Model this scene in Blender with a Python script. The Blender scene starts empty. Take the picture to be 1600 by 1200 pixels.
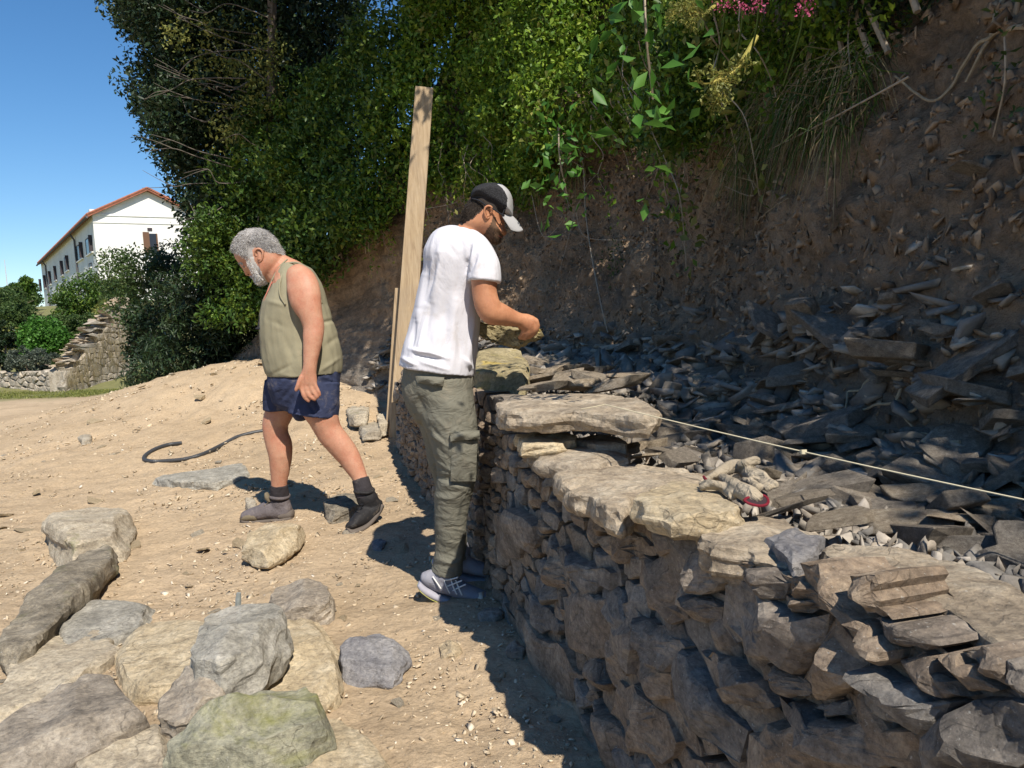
import bpy, bmesh, math, random
import numpy as np
from mathutils import Vector, Matrix

# ------------------------------------------------------------------ camera, world, sun, exposure
SC = bpy.context.scene
COL = SC.collection
PITCH, ROLL, FPX = math.radians(4.65), math.radians(3.2), 1230.0
CAM = np.array([0.0, 0.0, 1.12])
_F = np.array([0, math.cos(PITCH), -math.sin(PITCH)])
_R0 = np.array([1.0, 0, 0]); _U0 = np.array([0, math.sin(PITCH), math.cos(PITCH)])
_R = _R0 * math.cos(ROLL) - _U0 * math.sin(ROLL)
_U = _U0 * math.cos(ROLL) + _R0 * math.sin(ROLL)
cd = bpy.data.cameras.new('camera'); cam = bpy.data.objects.new('camera', cd); COL.objects.link(cam)
cd.sensor_width = 36.0; cd.lens = 36.0 * FPX / 1600.0; cd.clip_start = 0.05; cd.clip_end = 2000
m = Matrix(((_R[0], _U[0], -_F[0], CAM[0]), (_R[1], _U[1], -_F[1], CAM[1]), (_R[2], _U[2], -_F[2], CAM[2]), (0, 0, 0, 1)))
cam.matrix_world = m
SC.camera = cam

SUN_EL = math.radians(50.0)
SUNH = np.array([0.41, -0.912])                     # horizontal direction towards the sun
SUNH /= np.linalg.norm(SUNH)
world = bpy.data.worlds.new('World'); SC.world = world; world.use_nodes = True
wn = world.node_tree; wn.nodes.clear()
sky = wn.nodes.new('ShaderNodeTexSky'); sky.sky_type = 'NISHITA'; sky.sun_disc = False
sky.sun_elevation = SUN_EL; sky.sun_rotation = math.atan2(SUNH[0], SUNH[1])
sky.air_density = 1.0; sky.dust_density = 0.0; sky.ozone_density = 4.0
bg = wn.nodes.new('ShaderNodeBackground'); bg.inputs['Strength'].default_value = 0.10
wo = wn.nodes.new('ShaderNodeOutputWorld')
hs = wn.nodes.new('ShaderNodeHueSaturation'); hs.inputs['Saturation'].default_value = 1.22
wn.links.new(sky.outputs[0], hs.inputs['Color']); wn.links.new(hs.outputs[0], bg.inputs[0]); wn.links.new(bg.outputs[0], wo.inputs[0])
sl = bpy.data.lights.new('sun', 'SUN'); sl.energy = 5.0; sl.angle = math.radians(0.5); sl.color = (1.0, 0.93, 0.82)
so = bpy.data.objects.new('sun', sl); COL.objects.link(so); so.location = (3, -6, 12)
_sd = Vector((SUNH[0] * math.cos(SUN_EL), SUNH[1] * math.cos(SUN_EL), math.sin(SUN_EL)))
so.rotation_euler = _sd.to_track_quat('Z', 'Y').to_euler()
SC.view_settings.view_transform = 'Standard'; SC.view_settings.look = 'None'
SC.view_settings.exposure = 0.42; SC.view_settings.gamma = 1.0; SC.view_settings.use_curve_mapping = False
SC.cycles.max_bounces = 6; SC.cycles.diffuse_bounces = 3; SC.cycles.glossy_bounces = 2
SC.cycles.transparent_max_bounces = 4; SC.cycles.transmission_bounces = 2
SC.cycles.caustics_reflective = False; SC.cycles.caustics_refractive = False

# ------------------------------------------------------------------ measuring helpers (photo pixel -> place)
def ray(x, y): return _F + _R * (x - 800) / FPX + _U * (600 - y) / FPX
def onz(x, y, z=0.0):
    d = ray(x, y); return CAM + d * (z - CAM[2]) / d[2]
def ony(x, y, Y):
    d = ray(x, y); return CAM + d * Y / d[1]
WO2 = np.array([0.676, 0.0]); WE = np.array([-0.2425, 0.9701]); WM = np.array([0.9701, 0.2425])
def wp(s, q, z):                                     # wall coordinates: along, inward, up
    return np.array([WO2[0] + WE[0] * s + WM[0] * q, WO2[1] + WE[1] * s + WM[1] * q, z])
def wsq(P):
    d = np.array(P[:2]) - WO2; return d @ WE, d @ WM
def onface(x, y, q=0.0):                             # pixel -> (s, z) on the upright plane of the wall face
    d = ray(x, y); t = (q - (CAM[:2] - WO2) @ WM) / (d[:2] @ WM); P = CAM + d * t
    return wsq(P)[0], P[2]

# ------------------------------------------------------------------ noise
def _h(ix, iy, iz, seed):
    n = (ix * 374761393 + iy * 668265263 + iz * 2147483647 + seed * 974634777) & 0xFFFFFFFF
    n = ((n ^ (n >> 13)) * 1274126177) & 0xFFFFFFFF
    n = (n ^ (n >> 16)) & 0xFFFFFFFF
    return n / 4294967295.0
def vnoise(P, seed=0):
    P = np.asarray(P, float); i = np.floor(P).astype(np.int64); f = P - i; f = f * f * (3 - 2 * f)
    r = 0
    for dx in (0, 1):
        wx = f[..., 0] if dx else 1 - f[..., 0]
        for dy in (0, 1):
            wy = f[..., 1] if dy else 1 - f[..., 1]
            for dz in (0, 1):
                wz = f[..., 2] if dz else 1 - f[..., 2]
                r = r + wx * wy * wz * _h(i[..., 0] + dx, i[..., 1] + dy, i[..., 2] + dz, seed)
    return r * 2 - 1
def fbm(P, seed=0, octv=4, gain=0.5):
    P = np.asarray(P, float); a = 1.0; r = 0
    for k in range(octv):
        r = r + a * vnoise(P * (2.03 ** k) + 17.3 * k, seed + k); a *= gain
    return r

# ------------------------------------------------------------------ objects
WORLD = {}
def worigin(o): return WORLD.get(o.name, np.zeros(3)) if o else np.zeros(3)
def tag(o, label=None, cat=None, group=None, kind=None):
    if label: o['label'] = label
    if cat: o['category'] = cat
    if group: o['group'] = group
    if kind: o['kind'] = kind
    return o
def thing(name, loc, label, cat, group=None):
    o = bpy.data.objects.new(name, None); COL.objects.link(o); o.location = tuple(loc)
    o.empty_display_size = 0.1
    WORLD[o.name] = np.array(loc, float); return tag(o, label, cat, group)
def link(name, me, parent=None, origin=(0, 0, 0), rot=None, scale=None):
    o = bpy.data.objects.new(name, me); COL.objects.link(o)
    org = np.array(origin, float); WORLD[o.name] = org
    if parent is not None: o.parent = parent
    o.location = tuple(org - worigin(parent))
    if rot is not None: o.rotation_euler = rot
    if scale is not None: o.scale = scale
    return o
def mesh(name, V, Fc, mat, smooth=False):
    me = bpy.data.meshes.new(name)
    V = np.asarray(V, float)
    if isinstance(Fc, np.ndarray):
        n, k = Fc.shape
        me.vertices.add(len(V)); me.vertices.foreach_set('co', V.ravel())
        me.loops.add(n * k); me.loops.foreach_set('vertex_index', Fc.ravel().astype(np.int32))
        me.polygons.add(n); me.polygons.foreach_set('loop_start', np.arange(0, n * k, k, dtype=np.int32))
        try: me.polygons.foreach_set('loop_total', np.full(n, k, dtype=np.int32))
        except Exception: pass
        me.update(calc_edges=True); me.validate()
    else:
        me.from_pydata([tuple(v) for v in V], [], [tuple(f) for f in Fc]); me.update()
    if mat: me.materials.append(mat)
    if smooth: me.polygons.foreach_set('use_smooth', [True] * len(me.polygons))
    return me
def obj(name, V, Fc, mat, parent=None, origin=None, smooth=False):
    V = np.asarray(V, float)
    if origin is None: origin = worigin(parent) if parent is not None else V.mean(0)
    return link(name, mesh(name, V - np.array(origin), Fc, mat, smooth), parent, origin)
def grid_faces(n, mcols, wrap=False):
    i = np.arange(n - 1)[:, None]; j = np.arange(mcols if wrap else mcols - 1)[None, :]
    j2 = (j + 1) % mcols
    a = i * mcols + j; b = i * mcols + j2; c = (i + 1) * mcols + j2; d = (i + 1) * mcols + j
    return np.stack([a, b, c, d], -1).reshape(-1, 4)

# ------------------------------------------------------------------ materials
class NT:
    def __init__(s, name):
        s.m = bpy.data.materials.new(name); s.m.use_nodes = True; s.t = s.m.node_tree; s.t.nodes.clear()
        s.out = s.n('ShaderNodeOutputMaterial'); s.b = s.n('ShaderNodeBsdfPrincipled')
        s.l(s.b.outputs[0], s.out.inputs[0])
    def n(s, ty, **kw):
        nd = s.t.nodes.new(ty)
        for k, v in kw.items(): setattr(nd, k, v)
        return nd
    def l(s, a, b): s.t.links.new(a, b)
    def coord(s, which='Object', scale=(1, 1, 1), rnd=False, rot=(0, 0, 0)):
        tc = s.n('ShaderNodeTexCoord'); mp = s.n('ShaderNodeMapping'); mp.inputs['Scale'].default_value = scale
        mp.inputs['Rotation'].default_value = rot
        s.l(tc.outputs[which], mp.inputs[0])
        if rnd:
            oi = s.n('ShaderNodeObjectInfo'); mm = s.n('ShaderNodeMath', operation='MULTIPLY'); mm.inputs[1].default_value = 57.0
            s.l(oi.outputs['Random'], mm.inputs[0]); s.l(mm.outputs[0], mp.inputs['Location'])
        return mp.outputs[0]
    def noise(s, co, scale, detail=6, rough=0.6, dist=0.0):
        nd = s.n('ShaderNodeTexNoise'); nd.inputs['Scale'].default_value = scale; nd.inputs['Detail'].default_value = detail
        nd.inputs['Roughness'].default_value = rough; nd.inputs['Distortion'].default_value = dist
        s.l(co, nd.inputs['Vector']); return nd.outputs['Fac']
    def vor(s, co, scale, feature='F1', out='Distance'):
        nd = s.n('ShaderNodeTexVoronoi'); nd.feature = feature; nd.inputs['Scale'].default_value = scale
        s.l(co, nd.inputs['Vector']); return nd.outputs[out]
    def ramp(s, fac, stops, interp='LINEAR'):
        nd = s.n('ShaderNodeValToRGB'); nd.color_ramp.interpolation = interp
        e = nd.color_ramp.elements
        while len(e) > 1: e.remove(e[-1])
        for i, (p, c) in enumerate(stops):
            el = e[0] if i == 0 else e.new(p)
            el.position = p; el.color = (*c, 1) if len(c) == 3 else c
        s.l(fac, nd.inputs[0]); return nd.outputs[0]
    def mix(s, fac, a, b, mode='MIX'):
        nd = s.n('ShaderNodeMix'); nd.data_type = 'RGBA'; nd.blend_type = mode
        for v, i in ((fac, 0), (a, 6), (b, 7)):
            if hasattr(v, 'is_output') or isinstance(v, bpy.types.NodeSocket): s.l(v, nd.inputs[i])
            elif i == 0: nd.inputs[0].default_value = v
            else: nd.inputs[i].default_value = (*v, 1)
        return nd.outputs[2]
    def math(s, op, a, b=0.0):
        nd = s.n('ShaderNodeMath', operation=op)
        for v, i in ((a, 0), (b, 1)):
            if isinstance(v, bpy.types.NodeSocket): s.l(v, nd.inputs[i])
            else: nd.inputs[i].default_value = v
        return nd.outputs[0]
    def bump(s, hgt, strength=0.5, dist=0.01, prev=None):
        nd = s.n('ShaderNodeBump'); nd.inputs['Strength'].default_value = strength; nd.inputs['Distance'].default_value = dist
        s.l(hgt, nd.inputs['Height'])
        if prev is not None: s.l(prev, nd.inputs['Normal'])
        return nd.outputs[0]
    def fin(s, color, normal=None, rough=0.9, spec=0.2, sheen=0):
        if isinstance(color, bpy.types.NodeSocket): s.l(color, s.b.inputs['Base Color'])
        else: s.b.inputs['Base Color'].default_value = (*color, 1)
        if isinstance(rough, bpy.types.NodeSocket): s.l(rough, s.b.inputs['Roughness'])
        else: s.b.inputs['Roughness'].default_value = rough
        s.b.inputs['Specular IOR Level'].default_value = spec
        if normal is not None: s.l(normal, s.b.inputs['Normal'])
        return s.m
def rock_mat(name, A, B, Cc, moss=None, mossamt=0.0, grey=0.5, strata=(1, 1, 3.5), patch=None, bumpk=1.0):
    """A dark, B mid, C light; each stone leans by its own random value between warm and grey."""
    s = NT(name); co = s.coord(rnd=True); cs = s.coord(rnd=True, scale=strata)
    n1 = s.noise(co, 8.0, 12, 0.74, 0.2); n2 = s.noise(co, 70.0, 8, 0.75); n3 = s.noise(cs, 24.0, 8, 0.68, 0.25); n4 = s.noise(co, 150.0, 3, 0.6)
    wc = s.n('ShaderNodeMix'); wc.data_type = 'VECTOR'; wc.inputs[0].default_value = 0.22; nz_ = s.n('ShaderNodeTexNoise'); nz_.inputs['Scale'].default_value = 9; s.l(co, nz_.inputs['Vector']); s.l(co, wc.inputs[4]); s.l(nz_.outputs['Color'], wc.inputs[5])
    ck = s.ramp(s.vor(wc.outputs[1], 6.0, 'DISTANCE_TO_EDGE'), [(0.0, (0, 0, 0)), (0.016, (1, 1, 1))])
    base = s.ramp(n1, [(0.30, A), (0.5, B), (0.70, Cc)])
    g = s.ramp(n1, [(0.3, (0.082, 0.081, 0.080)), (0.5, (0.178, 0.176, 0.170)), (0.72, (0.34, 0.335, 0.32))])
    oi = s.n('ShaderNodeObjectInfo')
    gf = s.ramp(s.math('ADD', s.math('MULTIPLY', oi.outputs['Random'], 0.8), s.math('MULTIPLY', s.noise(co, 2.2, 3), 0.5)),
                [(0.45, (0, 0, 0)), (0.95, (1, 1, 1))])
    base = s.mix(s.math('MULTIPLY', gf, grey), base, g)
    base = s.mix(0.75, base, s.ramp(n2, [(0.30, (0.34, 0.34, 0.34)), (0.5, (0.98, 0.98, 0.98)), (0.70, (1.5, 1.47, 1.4))]), 'MULTIPLY')
    base = s.mix(0.5, base, s.ramp(n3, [(0.33, (0.55, 0.53, 0.52)), (0.5, (1, 1, 1)), (0.72, (1.25, 1.22, 1.16))]), 'MULTIPLY')
    msk = s.ramp(s.noise(co, 3.3, 3, 0.5), [(0.50, (0, 0, 0)), (0.60, (1, 1, 1))]); ck = s.mix(msk, (1, 1, 1), ck)
    base = s.mix(0.35, base, ck, 'MULTIPLY')
    base = s.mix(s.ramp(n4, [(0.64, (0, 0, 0)), (0.74, (.55, .55, .55))]), base, (0.55, 0.53, 0.48))
    if patch is not None:
        pf = s.ramp(s.noise(co, 4.3, 4, 0.55, 1.0), [(0.55, (0, 0, 0)), (0.60, (1, 1, 1))])
        base = s.mix(s.math('MULTIPLY', pf, 0.8), base, patch)
    if moss is not None:
        mf = s.ramp(s.noise(co, 3.4, 7, 0.7, 0.6), [(0.62 - mossamt * 0.25, (0, 0, 0)), (0.72 - mossamt * 0.15, (1, 1, 1))])
        base = s.mix(s.math('MULTIPLY', mf, 0.75), base, s.mix(n2, moss, (moss[0] * 1.8, moss[1] * 1.7, moss[2] * 1.6)))
    b = s.bump(n3, 0.65 * bumpk, 0.012); b = s.bump(n2, 0.8 * bumpk, 0.008, b); b = s.bump(ck, 0.5, 0.004, b)
    return s.fin(base, b, 0.88, 0.25)
# ------------------------------------------------------------------ colours
M = {}
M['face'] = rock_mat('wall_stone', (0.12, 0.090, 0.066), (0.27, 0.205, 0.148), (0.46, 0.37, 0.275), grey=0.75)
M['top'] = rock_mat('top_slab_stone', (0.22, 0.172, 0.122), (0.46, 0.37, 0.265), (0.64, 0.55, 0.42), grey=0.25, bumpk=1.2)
M['rubble'] = rock_mat('rubble_stone', (0.15, 0.125, 0.10), (0.28, 0.235, 0.185), (0.43, 0.38, 0.31), grey=0.35)
M['pile'] = rock_mat('pile_stone', (0.25, 0.205, 0.15), (0.43, 0.365, 0.27), (0.60, 0.53, 0.41), grey=0.35, moss=(0.12, 0.13, 0.045), mossamt=0.12)
M['pale'] = rock_mat('pale_stone', (0.27, 0.21, 0.13), (0.47, 0.38, 0.25), (0.62, 0.53, 0.38), grey=0.1)
M['greyrock'] = rock_mat('grey_stone', (0.17, 0.16, 0.135), (0.32, 0.30, 0.255), (0.48, 0.45, 0.39), grey=0.15)
M['bluerock'] = rock_mat('purple_grey_stone', (0.13, 0.125, 0.135), (0.24, 0.232, 0.235), (0.36, 0.34, 0.33), grey=0.5)
M['brownrock'] = rock_mat('brown_stone', (0.12, 0.10, 0.08), (0.33, 0.275, 0.21), (0.50, 0.43, 0.34), grey=0.25)
M['mossrock'] = rock_mat('mossy_stone', (0.13, 0.13, 0.10), (0.28, 0.27, 0.20), (0.42, 0.40, 0.30), moss=(0.15, 0.155, 0.04), mossamt=0.42, grey=0.2)
M['darkrock'] = rock_mat('weathered_stone', (0.07, 0.058, 0.042), (0.23, 0.19, 0.13), (0.45, 0.38, 0.27), moss=(0.10, 0.105, 0.05), mossamt=0.3, grey=0.3)
M['yellow'] = rock_mat('yellow_stained_stone', (0.17, 0.14, 0.075), (0.34, 0.28, 0.15), (0.47, 0.40, 0.25), patch=(0.50, 0.37, 0.10), grey=0.35, moss=(0.16, 0.15, 0.05), mossamt=0.2)

def ground_mat():
    s = NT('dry_dirt'); co = s.coord()
    n0 = s.noise(co, 0.7, 4, 0.5); n1 = s.noise(co, 6, 8, 0.65); n2 = s.noise(co, 60, 6, 0.7); v = s.vor(co, 70)
    base = s.ramp(n0, [(0.3, (0.40, 0.30, 0.195)), (0.7, (0.51, 0.39, 0.26))])
    base = s.mix(0.6, base, s.ramp(n1, [(0.3, (0.66, 0.64, 0.62)), (0.5, (1, 1, 1)), (0.75, (1.14, 1.12, 1.08))]), 'MULTIPLY')
    base = s.mix(0.6, base, s.ramp(n2, [(0.3, (0.6, 0.58, 0.55)), (0.5, (1, 1, 1)), (0.7, (1.25, 1.25, 1.22))]), 'MULTIPLY')
    sx = s.n('ShaderNodeSeparateXYZ'); tc = s.n('ShaderNodeTexCoord'); s.l(tc.outputs['Object'], sx.inputs[0])
    # far: packed smoother track with pinkish dust, then grass
    far = s.ramp(s.math('DIVIDE', s.math('ADD', sx.outputs[1], s.math('MULTIPLY', n0, 4.0)), 40.0), [(0.455, (0, 0, 0)), (0.49, (1, 1, 1))])
    grass = s.mix(n1, (0.11, 0.12, 0.045), (0.26, 0.24, 0.11))
    base = s.mix(far, base, grass)
    n3 = s.noise(co, 24, 7, 0.7, 0.5); v2 = s.vor(co, 34)
    b = s.bump(n1, 0.5, 0.03); b = s.bump(n3, 0.8, 0.014, b); b = s.bump(v2, 0.4, 0.008, b); b = s.bump(n2, 0.9, 0.009, b)
    return s.fin(base, b, 0.95, 0.1)
def bank_mat():
    s = NT('bank_earth'); co = s.coord(); cs = s.coord(scale=(1, 1, 3))
    n1 = s.noise(co, 1.6, 6, 0.6, 0.3); n2 = s.noise(co, 11, 8, 0.68, 0.3); n3 = s.noise(co, 55, 6, 0.7); n4 = s.noise(cs, 9, 6, 0.65, 0.8)
    base = s.ramp(n1, [(0.3, (0.16, 0.112, 0.075)), (0.48, (0.27, 0.19, 0.125)), (0.62, (0.36, 0.26, 0.175)), (0.75, (0.25, 0.215, 0.17))])
    base = s.mix(0.8, base, s.ramp(n2, [(0.3, (0.45, 0.44, 0.42)), (0.5, (1, 1, 1)), (0.72, (1.5, 1.45, 1.35))]), 'MULTIPLY')
    base = s.mix(0.5, base, s.ramp(n3, [(0.3, (0.5, 0.5, 0.5)), (0.5, (1, 1, 1)), (0.7, (1.4, 1.4, 1.4))]), 'MULTIPLY')
    sx = s.n('ShaderNodeSeparateXYZ'); tc = s.n('ShaderNodeTexCoord'); s.l(tc.outputs['Object'], sx.inputs[0])
    low = s.ramp(s.math('ADD', sx.outputs[2], s.math('MULTIPLY', n1, 1.4)), [(0.0, (1, 1, 1)), (1.0, (0, 0, 0))])
    lowf = s.ramp(s.math('DIVIDE', s.math('ADD', sx.outputs[2], s.math('MULTIPLY', n1, 1.0)), 3.0), [(0.42, (1, 1, 1)), (0.62, (0, 0, 0))])
    slate = s.ramp(n4, [(0.3, (0.09, 0.085, 0.08)), (0.5, (0.20, 0.18, 0.155)), (0.72, (0.33, 0.31, 0.27))])
    base = s.mix(s.math('MULTIPLY', lowf, 0.8), base, slate)
    b = s.bump(n2, 1.0, 0.06); b = s.bump(n3, 0.9, 0.015, b)
    return s.fin(base, b, 0.97, 0.08)
M['ground'] = ground_mat(); M['bank'] = bank_mat()
def simple(name, col, var=0.25, scale=30, rough=0.8, bumpd=0.0, spec=0.3, rnd=True, cscale=(1, 1, 1)):
    s = NT(name); co = s.coord(rnd=rnd, scale=cscale); n = s.noise(co, scale, 6, 0.65)
    a = tuple(c * (1 - var) for c in col); b = tuple(min(1, c * (1 + var)) for c in col)
    base = s.ramp(n, [(0.3, a), (0.7, b)])
    return s.fin(base, s.bump(n, 0.6, bumpd) if bumpd else None, rough, spec)
M['gravel'] = None
def gravel_mat():
    s = NT('gravel_chips'); g = s.n('ShaderNodeNewGeometry')
    c = s.ramp(g.outputs['Random Per Island'], [(0.0, (0.30, 0.24, 0.165)), (0.5, (0.50, 0.40, 0.275)), (0.9, (0.60, 0.50, 0.36)), (1.0, (0.70, 0.63, 0.52))])
    return s.fin(c, None, 0.95, 0.1)
M['gravel'] = gravel_mat()
def chip_mat(name, stops):
    s = NT(name); g = s.n('ShaderNodeNewGeometry'); co = s.coord()
    c = s.ramp(g.outputs['Random Per Island'], stops)
    n = s.noise(co, 40, 6, 0.65)
    c = s.mix(0.6, c, s.ramp(n, [(0.3, (0.55, 0.55, 0.55)), (0.5, (1, 1, 1)), (0.7, (1.35, 1.35, 1.3))]), 'MULTIPLY')
    return s.fin(c, s.bump(n, 0.5, 0.008), 0.92, 0.15)
M['slatechip'] = chip_mat('slate_chips', [(0, (0.14, 0.135, 0.13)), (0.35, (0.22, 0.20, 0.175)), (0.7, (0.29, 0.245, 0.195)), (1, (0.42, 0.38, 0.33))])
M['clod'] = chip_mat('earth_clods', [(0, (0.14, 0.098, 0.066)), (0.5, (0.25, 0.178, 0.118)), (1, (0.36, 0.265, 0.18))])

# ------------------------------------------------------------------ ground
def gheight(x, y):
    x = np.asarray(x, float); y = np.asarray(y, float)
    z = 0.80 * np.exp(-((x + 3.3) / 1.9) ** 2 / 2 - ((y - 10.8) / 2.0) ** 2 / 2)
    z = z + 0.10 * np.exp(-((x + 1.4) / 0.8) ** 2 / 2 - ((y - 8.4) / 0.9) ** 2 / 2)
    hill = np.clip((y - 19.5) / 50, 0, 1) ** 0.9 * 4.6
    z = z + hill * (1 / (1 + np.exp((x + 3.0 + (y - 19) * 0.15) / 2.0)))
    return z
def gtrue(x, y):
    x = np.asarray(x, float); y = np.asarray(y, float); P_ = np.stack([x, y, x * 0], -1)
    n = fbm(P_ * 1.3, 3, 3) * 0.018 + fbm(P_ * 6, 7, 3) * 0.007 + fbm(P_ * 3.1, 5, 3) * 0.010
    md = np.exp(-((x + 3.0) / 2.4) ** 2 / 2 - ((y - 9.5) / 2.6) ** 2 / 2)
    return gheight(x, y) + n + md * fbm(P_ * 4, 31, 4) * 0.035
def ong(x, y, up=0.0):
    z = 0.0
    for _ in range(25): p = onz(x, y, z); z = 0.5 * z + 0.5 * (float(gtrue(p[0], p[1])) + up)
    return onz(x, y, z)
def axis(dense0, dense1, step, lo, hi, k=1.06):
    a = list(np.arange(dense0, dense1, step)); st = step
    while a[-1] < hi: st *= k; a.append(a[-1] + st)
    st = step; b = []
    c = dense0
    while c > lo: st *= k; c -= st; b.append(c)
    return np.array(b[::-1] + a)
xs = axis(-3.6, 1.0, 0.017, -400, 400, 1.05); ys = axis(1.2, 6.4, 0.018, -60, 600, 1.04)
X, Y = np.meshgrid(xs, ys)
P = np.stack([X, Y, X * 0], -1)
fade = 1.0
Z = gheight(X, Y)
nz = fbm(P * 1.3, 3, 3) * 0.018 + fbm(P * 6, 7, 3) * 0.007 + np.maximum(fbm(P * 22, 9, 3), 0) * 0.009 + fbm(P * 3.1, 5, 3) * 0.010
md = np.exp(-((X + 3.0) / 2.4) ** 2 / 2 - ((Y - 9.5) / 2.6) ** 2 / 2)
nz = nz + md * (fbm(P * 4, 31, 4) * 0.035)
Z = Z + nz
Z[np.hypot(X, Y) > 60] += 0
V = np.stack([X, Y, Z], -1).reshape(-1, 3)
g = obj('ground', V, grid_faces(len(ys), len(xs)), M['ground'], origin=(0, 0, 0), smooth=True); tag(g, kind='structure')
def gz(x, y): return float(gheight(x, y))

# ------------------------------------------------------------------ bank (cut earth slope)
_ts = np.array([-8, 0, 1.6, 2.4, 3.5, 5.6, 6.6, 7.6, 8.6, 9.6, 10.6, 12, 14, 20.0])
_tq = np.array([0.80, 0.78, 0.78, 0.87, 1.0, 1.30, 1.15, 0.70, 0.20, -0.35, -1.1, -2.3, -3.8, -7.5])
def bank_q(s, z):
    t = np.interp(s, _ts, _tq); z = np.asarray(z, float)
    lowr = np.clip(z, -1, 1.35); up = np.clip(z - 1.35, 0, 1.2); top = np.clip(z - 2.55, 0, 9)
    return t + (lowr - 0.68) * 0.54 - 0.05 * np.exp(-((z - 1.38) / 0.12) ** 2) + up * 0.24 + top * 0.50
ss = axis(0.2, 7.5, 0.021, -9, 13.6, 1.05); zz = np.concatenate([np.arange(-0.2, 2.9, 0.021), np.linspace(2.95, 6.0, 30)])
S, Zb = np.meshgrid(ss, zz)
Q = bank_q(S, Zb)
Wx = WO2[0] + WE[0] * S + WM[0] * Q; Wy = WO2[1] + WE[1] * S + WM[1] * Q
Zs = np.where(Zb > 0, Zb * np.interp(S, [9.6, 11, 12, 13, 16], [1, .62, .36, .1, .03]), Zb)
Zs = Zs - np.clip(S - 12.3, 0, 3) * 0.9
P = np.stack([Wx, Wy, Zs], -1)
n_ = fbm(P * 0.9, 11, 3) * 0.10 + fbm(P * 3.2, 12, 4) * 0.05 + fbm(P * 9, 13, 4) * 0.030 + np.abs(fbm(P * 17, 18, 3)) * 0.020 + fbm(P * 33, 14, 2) * 0.008
st = fbm(P * np.array([2, 2, 14]), 15, 3) * 0.03 * np.clip(1.5 - Zb, 0, 1)
D = (n_ + st) * np.interp(S, [10, 13], [1, .3])
P = P + D[..., None] * np.array([-WM[0] * 0.9, -WM[1] * 0.9, 0.35])
# plateau behind the top edge so that the bank has a body
top = P[-1].copy(); rows = [P]
for k, dq in enumerate((1.5, 4, 9, 20)):
    r = top.copy(); r[:, 0] += WM[0] * dq; r[:, 1] += WM[1] * dq; r[:, 2] += 0.3 * (k + 1); rows.append(r[None])
P = np.concatenate(rows, 0)
g = obj('earth_bank', P.reshape(-1, 3), grid_faces(P.shape[0], P.shape[1]), M['bank'], origin=(0, 0, 0), smooth=True)
tag(g, kind='structure'); BANK = g

# ------------------------------------------------------------------ rocks
def hull_rock(seed, k=15, flat=0.35, long=1.35, sub=0, rough=0.0):
    """Broken block: a box whose corners and edges have been knocked off at random."""
    rg = np.random.default_rng(seed)
    pts = []
    for sx in (-1, 1):
        for sy in (-1, 1):
            cut = rg.uniform(0.0, 0.55, 2); 
            for sz_ in (-1, 1):
                a = 1 - cut[0] * rg.uniform(.6, 1.2); b = 1 - cut[1] * rg.uniform(.6, 1.2)
                pts.append((sx * a, sy * 1.0, sz_ * rg.uniform(0.7, 1.0))); pts.append((sx * 1.0, sy * b, sz_ * rg.uniform(0.7, 1.0)))
    pts = np.array(pts)
    pts[:, 0] += pts[:, 2] * rg.normal() * 0.12; pts[:, 1] += pts[:, 2] * rg.normal() * 0.12
    w = rg.normal(size=2) * 0.2; pts[:, 2] *= 1 + pts[:, 0] * w[0] + pts[:, 1] * w[1]
    pts[:, 0] *= 1 + pts[:, 1] * rg.uniform(-.35, .35); pts[:, 1] *= 1 + pts[:, 0] * rg.uniform(-.25, .25)
    pts = pts[rg.permutation(16)[:max(8, min(16, k))]] * rg.uniform(0.9, 1.06, (max(8, min(16, k)), 1)) * np.array([long, 1.0, flat]) * 0.42
    bm = bmesh.new()
    for p in pts: bm.verts.new(p)
    r = bmesh.ops.convex_hull(bm, input=bm.verts)
    for v in [v for v in bm.verts if not v.link_faces]: bm.verts.remove(v)
    if sub:
        bmesh.ops.dissolve_limit(bm, angle_limit=0.12, verts=bm.verts, edges=bm.edges)
        bmesh.ops.bevel(bm, geom=bm.edges, offset=0.03 * flat + 0.008, segments=1, affect='EDGES')
        bmesh.ops.triangulate(bm, faces=bm.faces)
        bmesh.ops.subdivide_edges(bm, edges=[e for e in bm.edges if e.calc_length() > 0.25], cuts=sub)
        bmesh.ops.triangulate(bm, faces=bm.faces)
    bm.verts.ensure_lookup_table(); bm.verts.index_update()
    V = np.array([v.co[:] for v in bm.verts]); Fc = [[v.index for v in f.verts] for f in bm.faces]; bm.free()
    if rough:
        V += np.stack([vnoise(V * 5 + 9.1 * seed, 1), vnoise(V * 5 + 3, 2), vnoise(V * 5 + 7, 3) * flat], -1) * rough
    return V, Fc
POOL = [hull_rock(100 + i, 16, [0.28, 0.4, 0.55, 0.22][i % 4], [1.3, 1.6, 1.1, 1.8][(i // 2) % 4], 1, 0.018) for i in range(16)]
LOW = [(lambda r: (r[0], np.array([f for f in r[1]], int)))(hull_rock(300 + i, 9, [0.3, 0.45, 0.25][i % 3], [1.4, 1.1, 1.8][i % 3])) for i in range(12)]
def rotm(rx, ry, rz):
    cx, sx, cy, sy, cz, sz = math.cos(rx), math.sin(rx), math.cos(ry), math.sin(ry), math.cos(rz), math.sin(rz)
    return np.array([[cz, -sz, 0], [sz, cz, 0], [0, 0, 1]]) @ np.array([[cy, 0, sy], [0, 1, 0], [-sy, 0, cy]]) @ np.array([[1, 0, 0], [0, cx, -sx], [0, sx, cx]])
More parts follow.
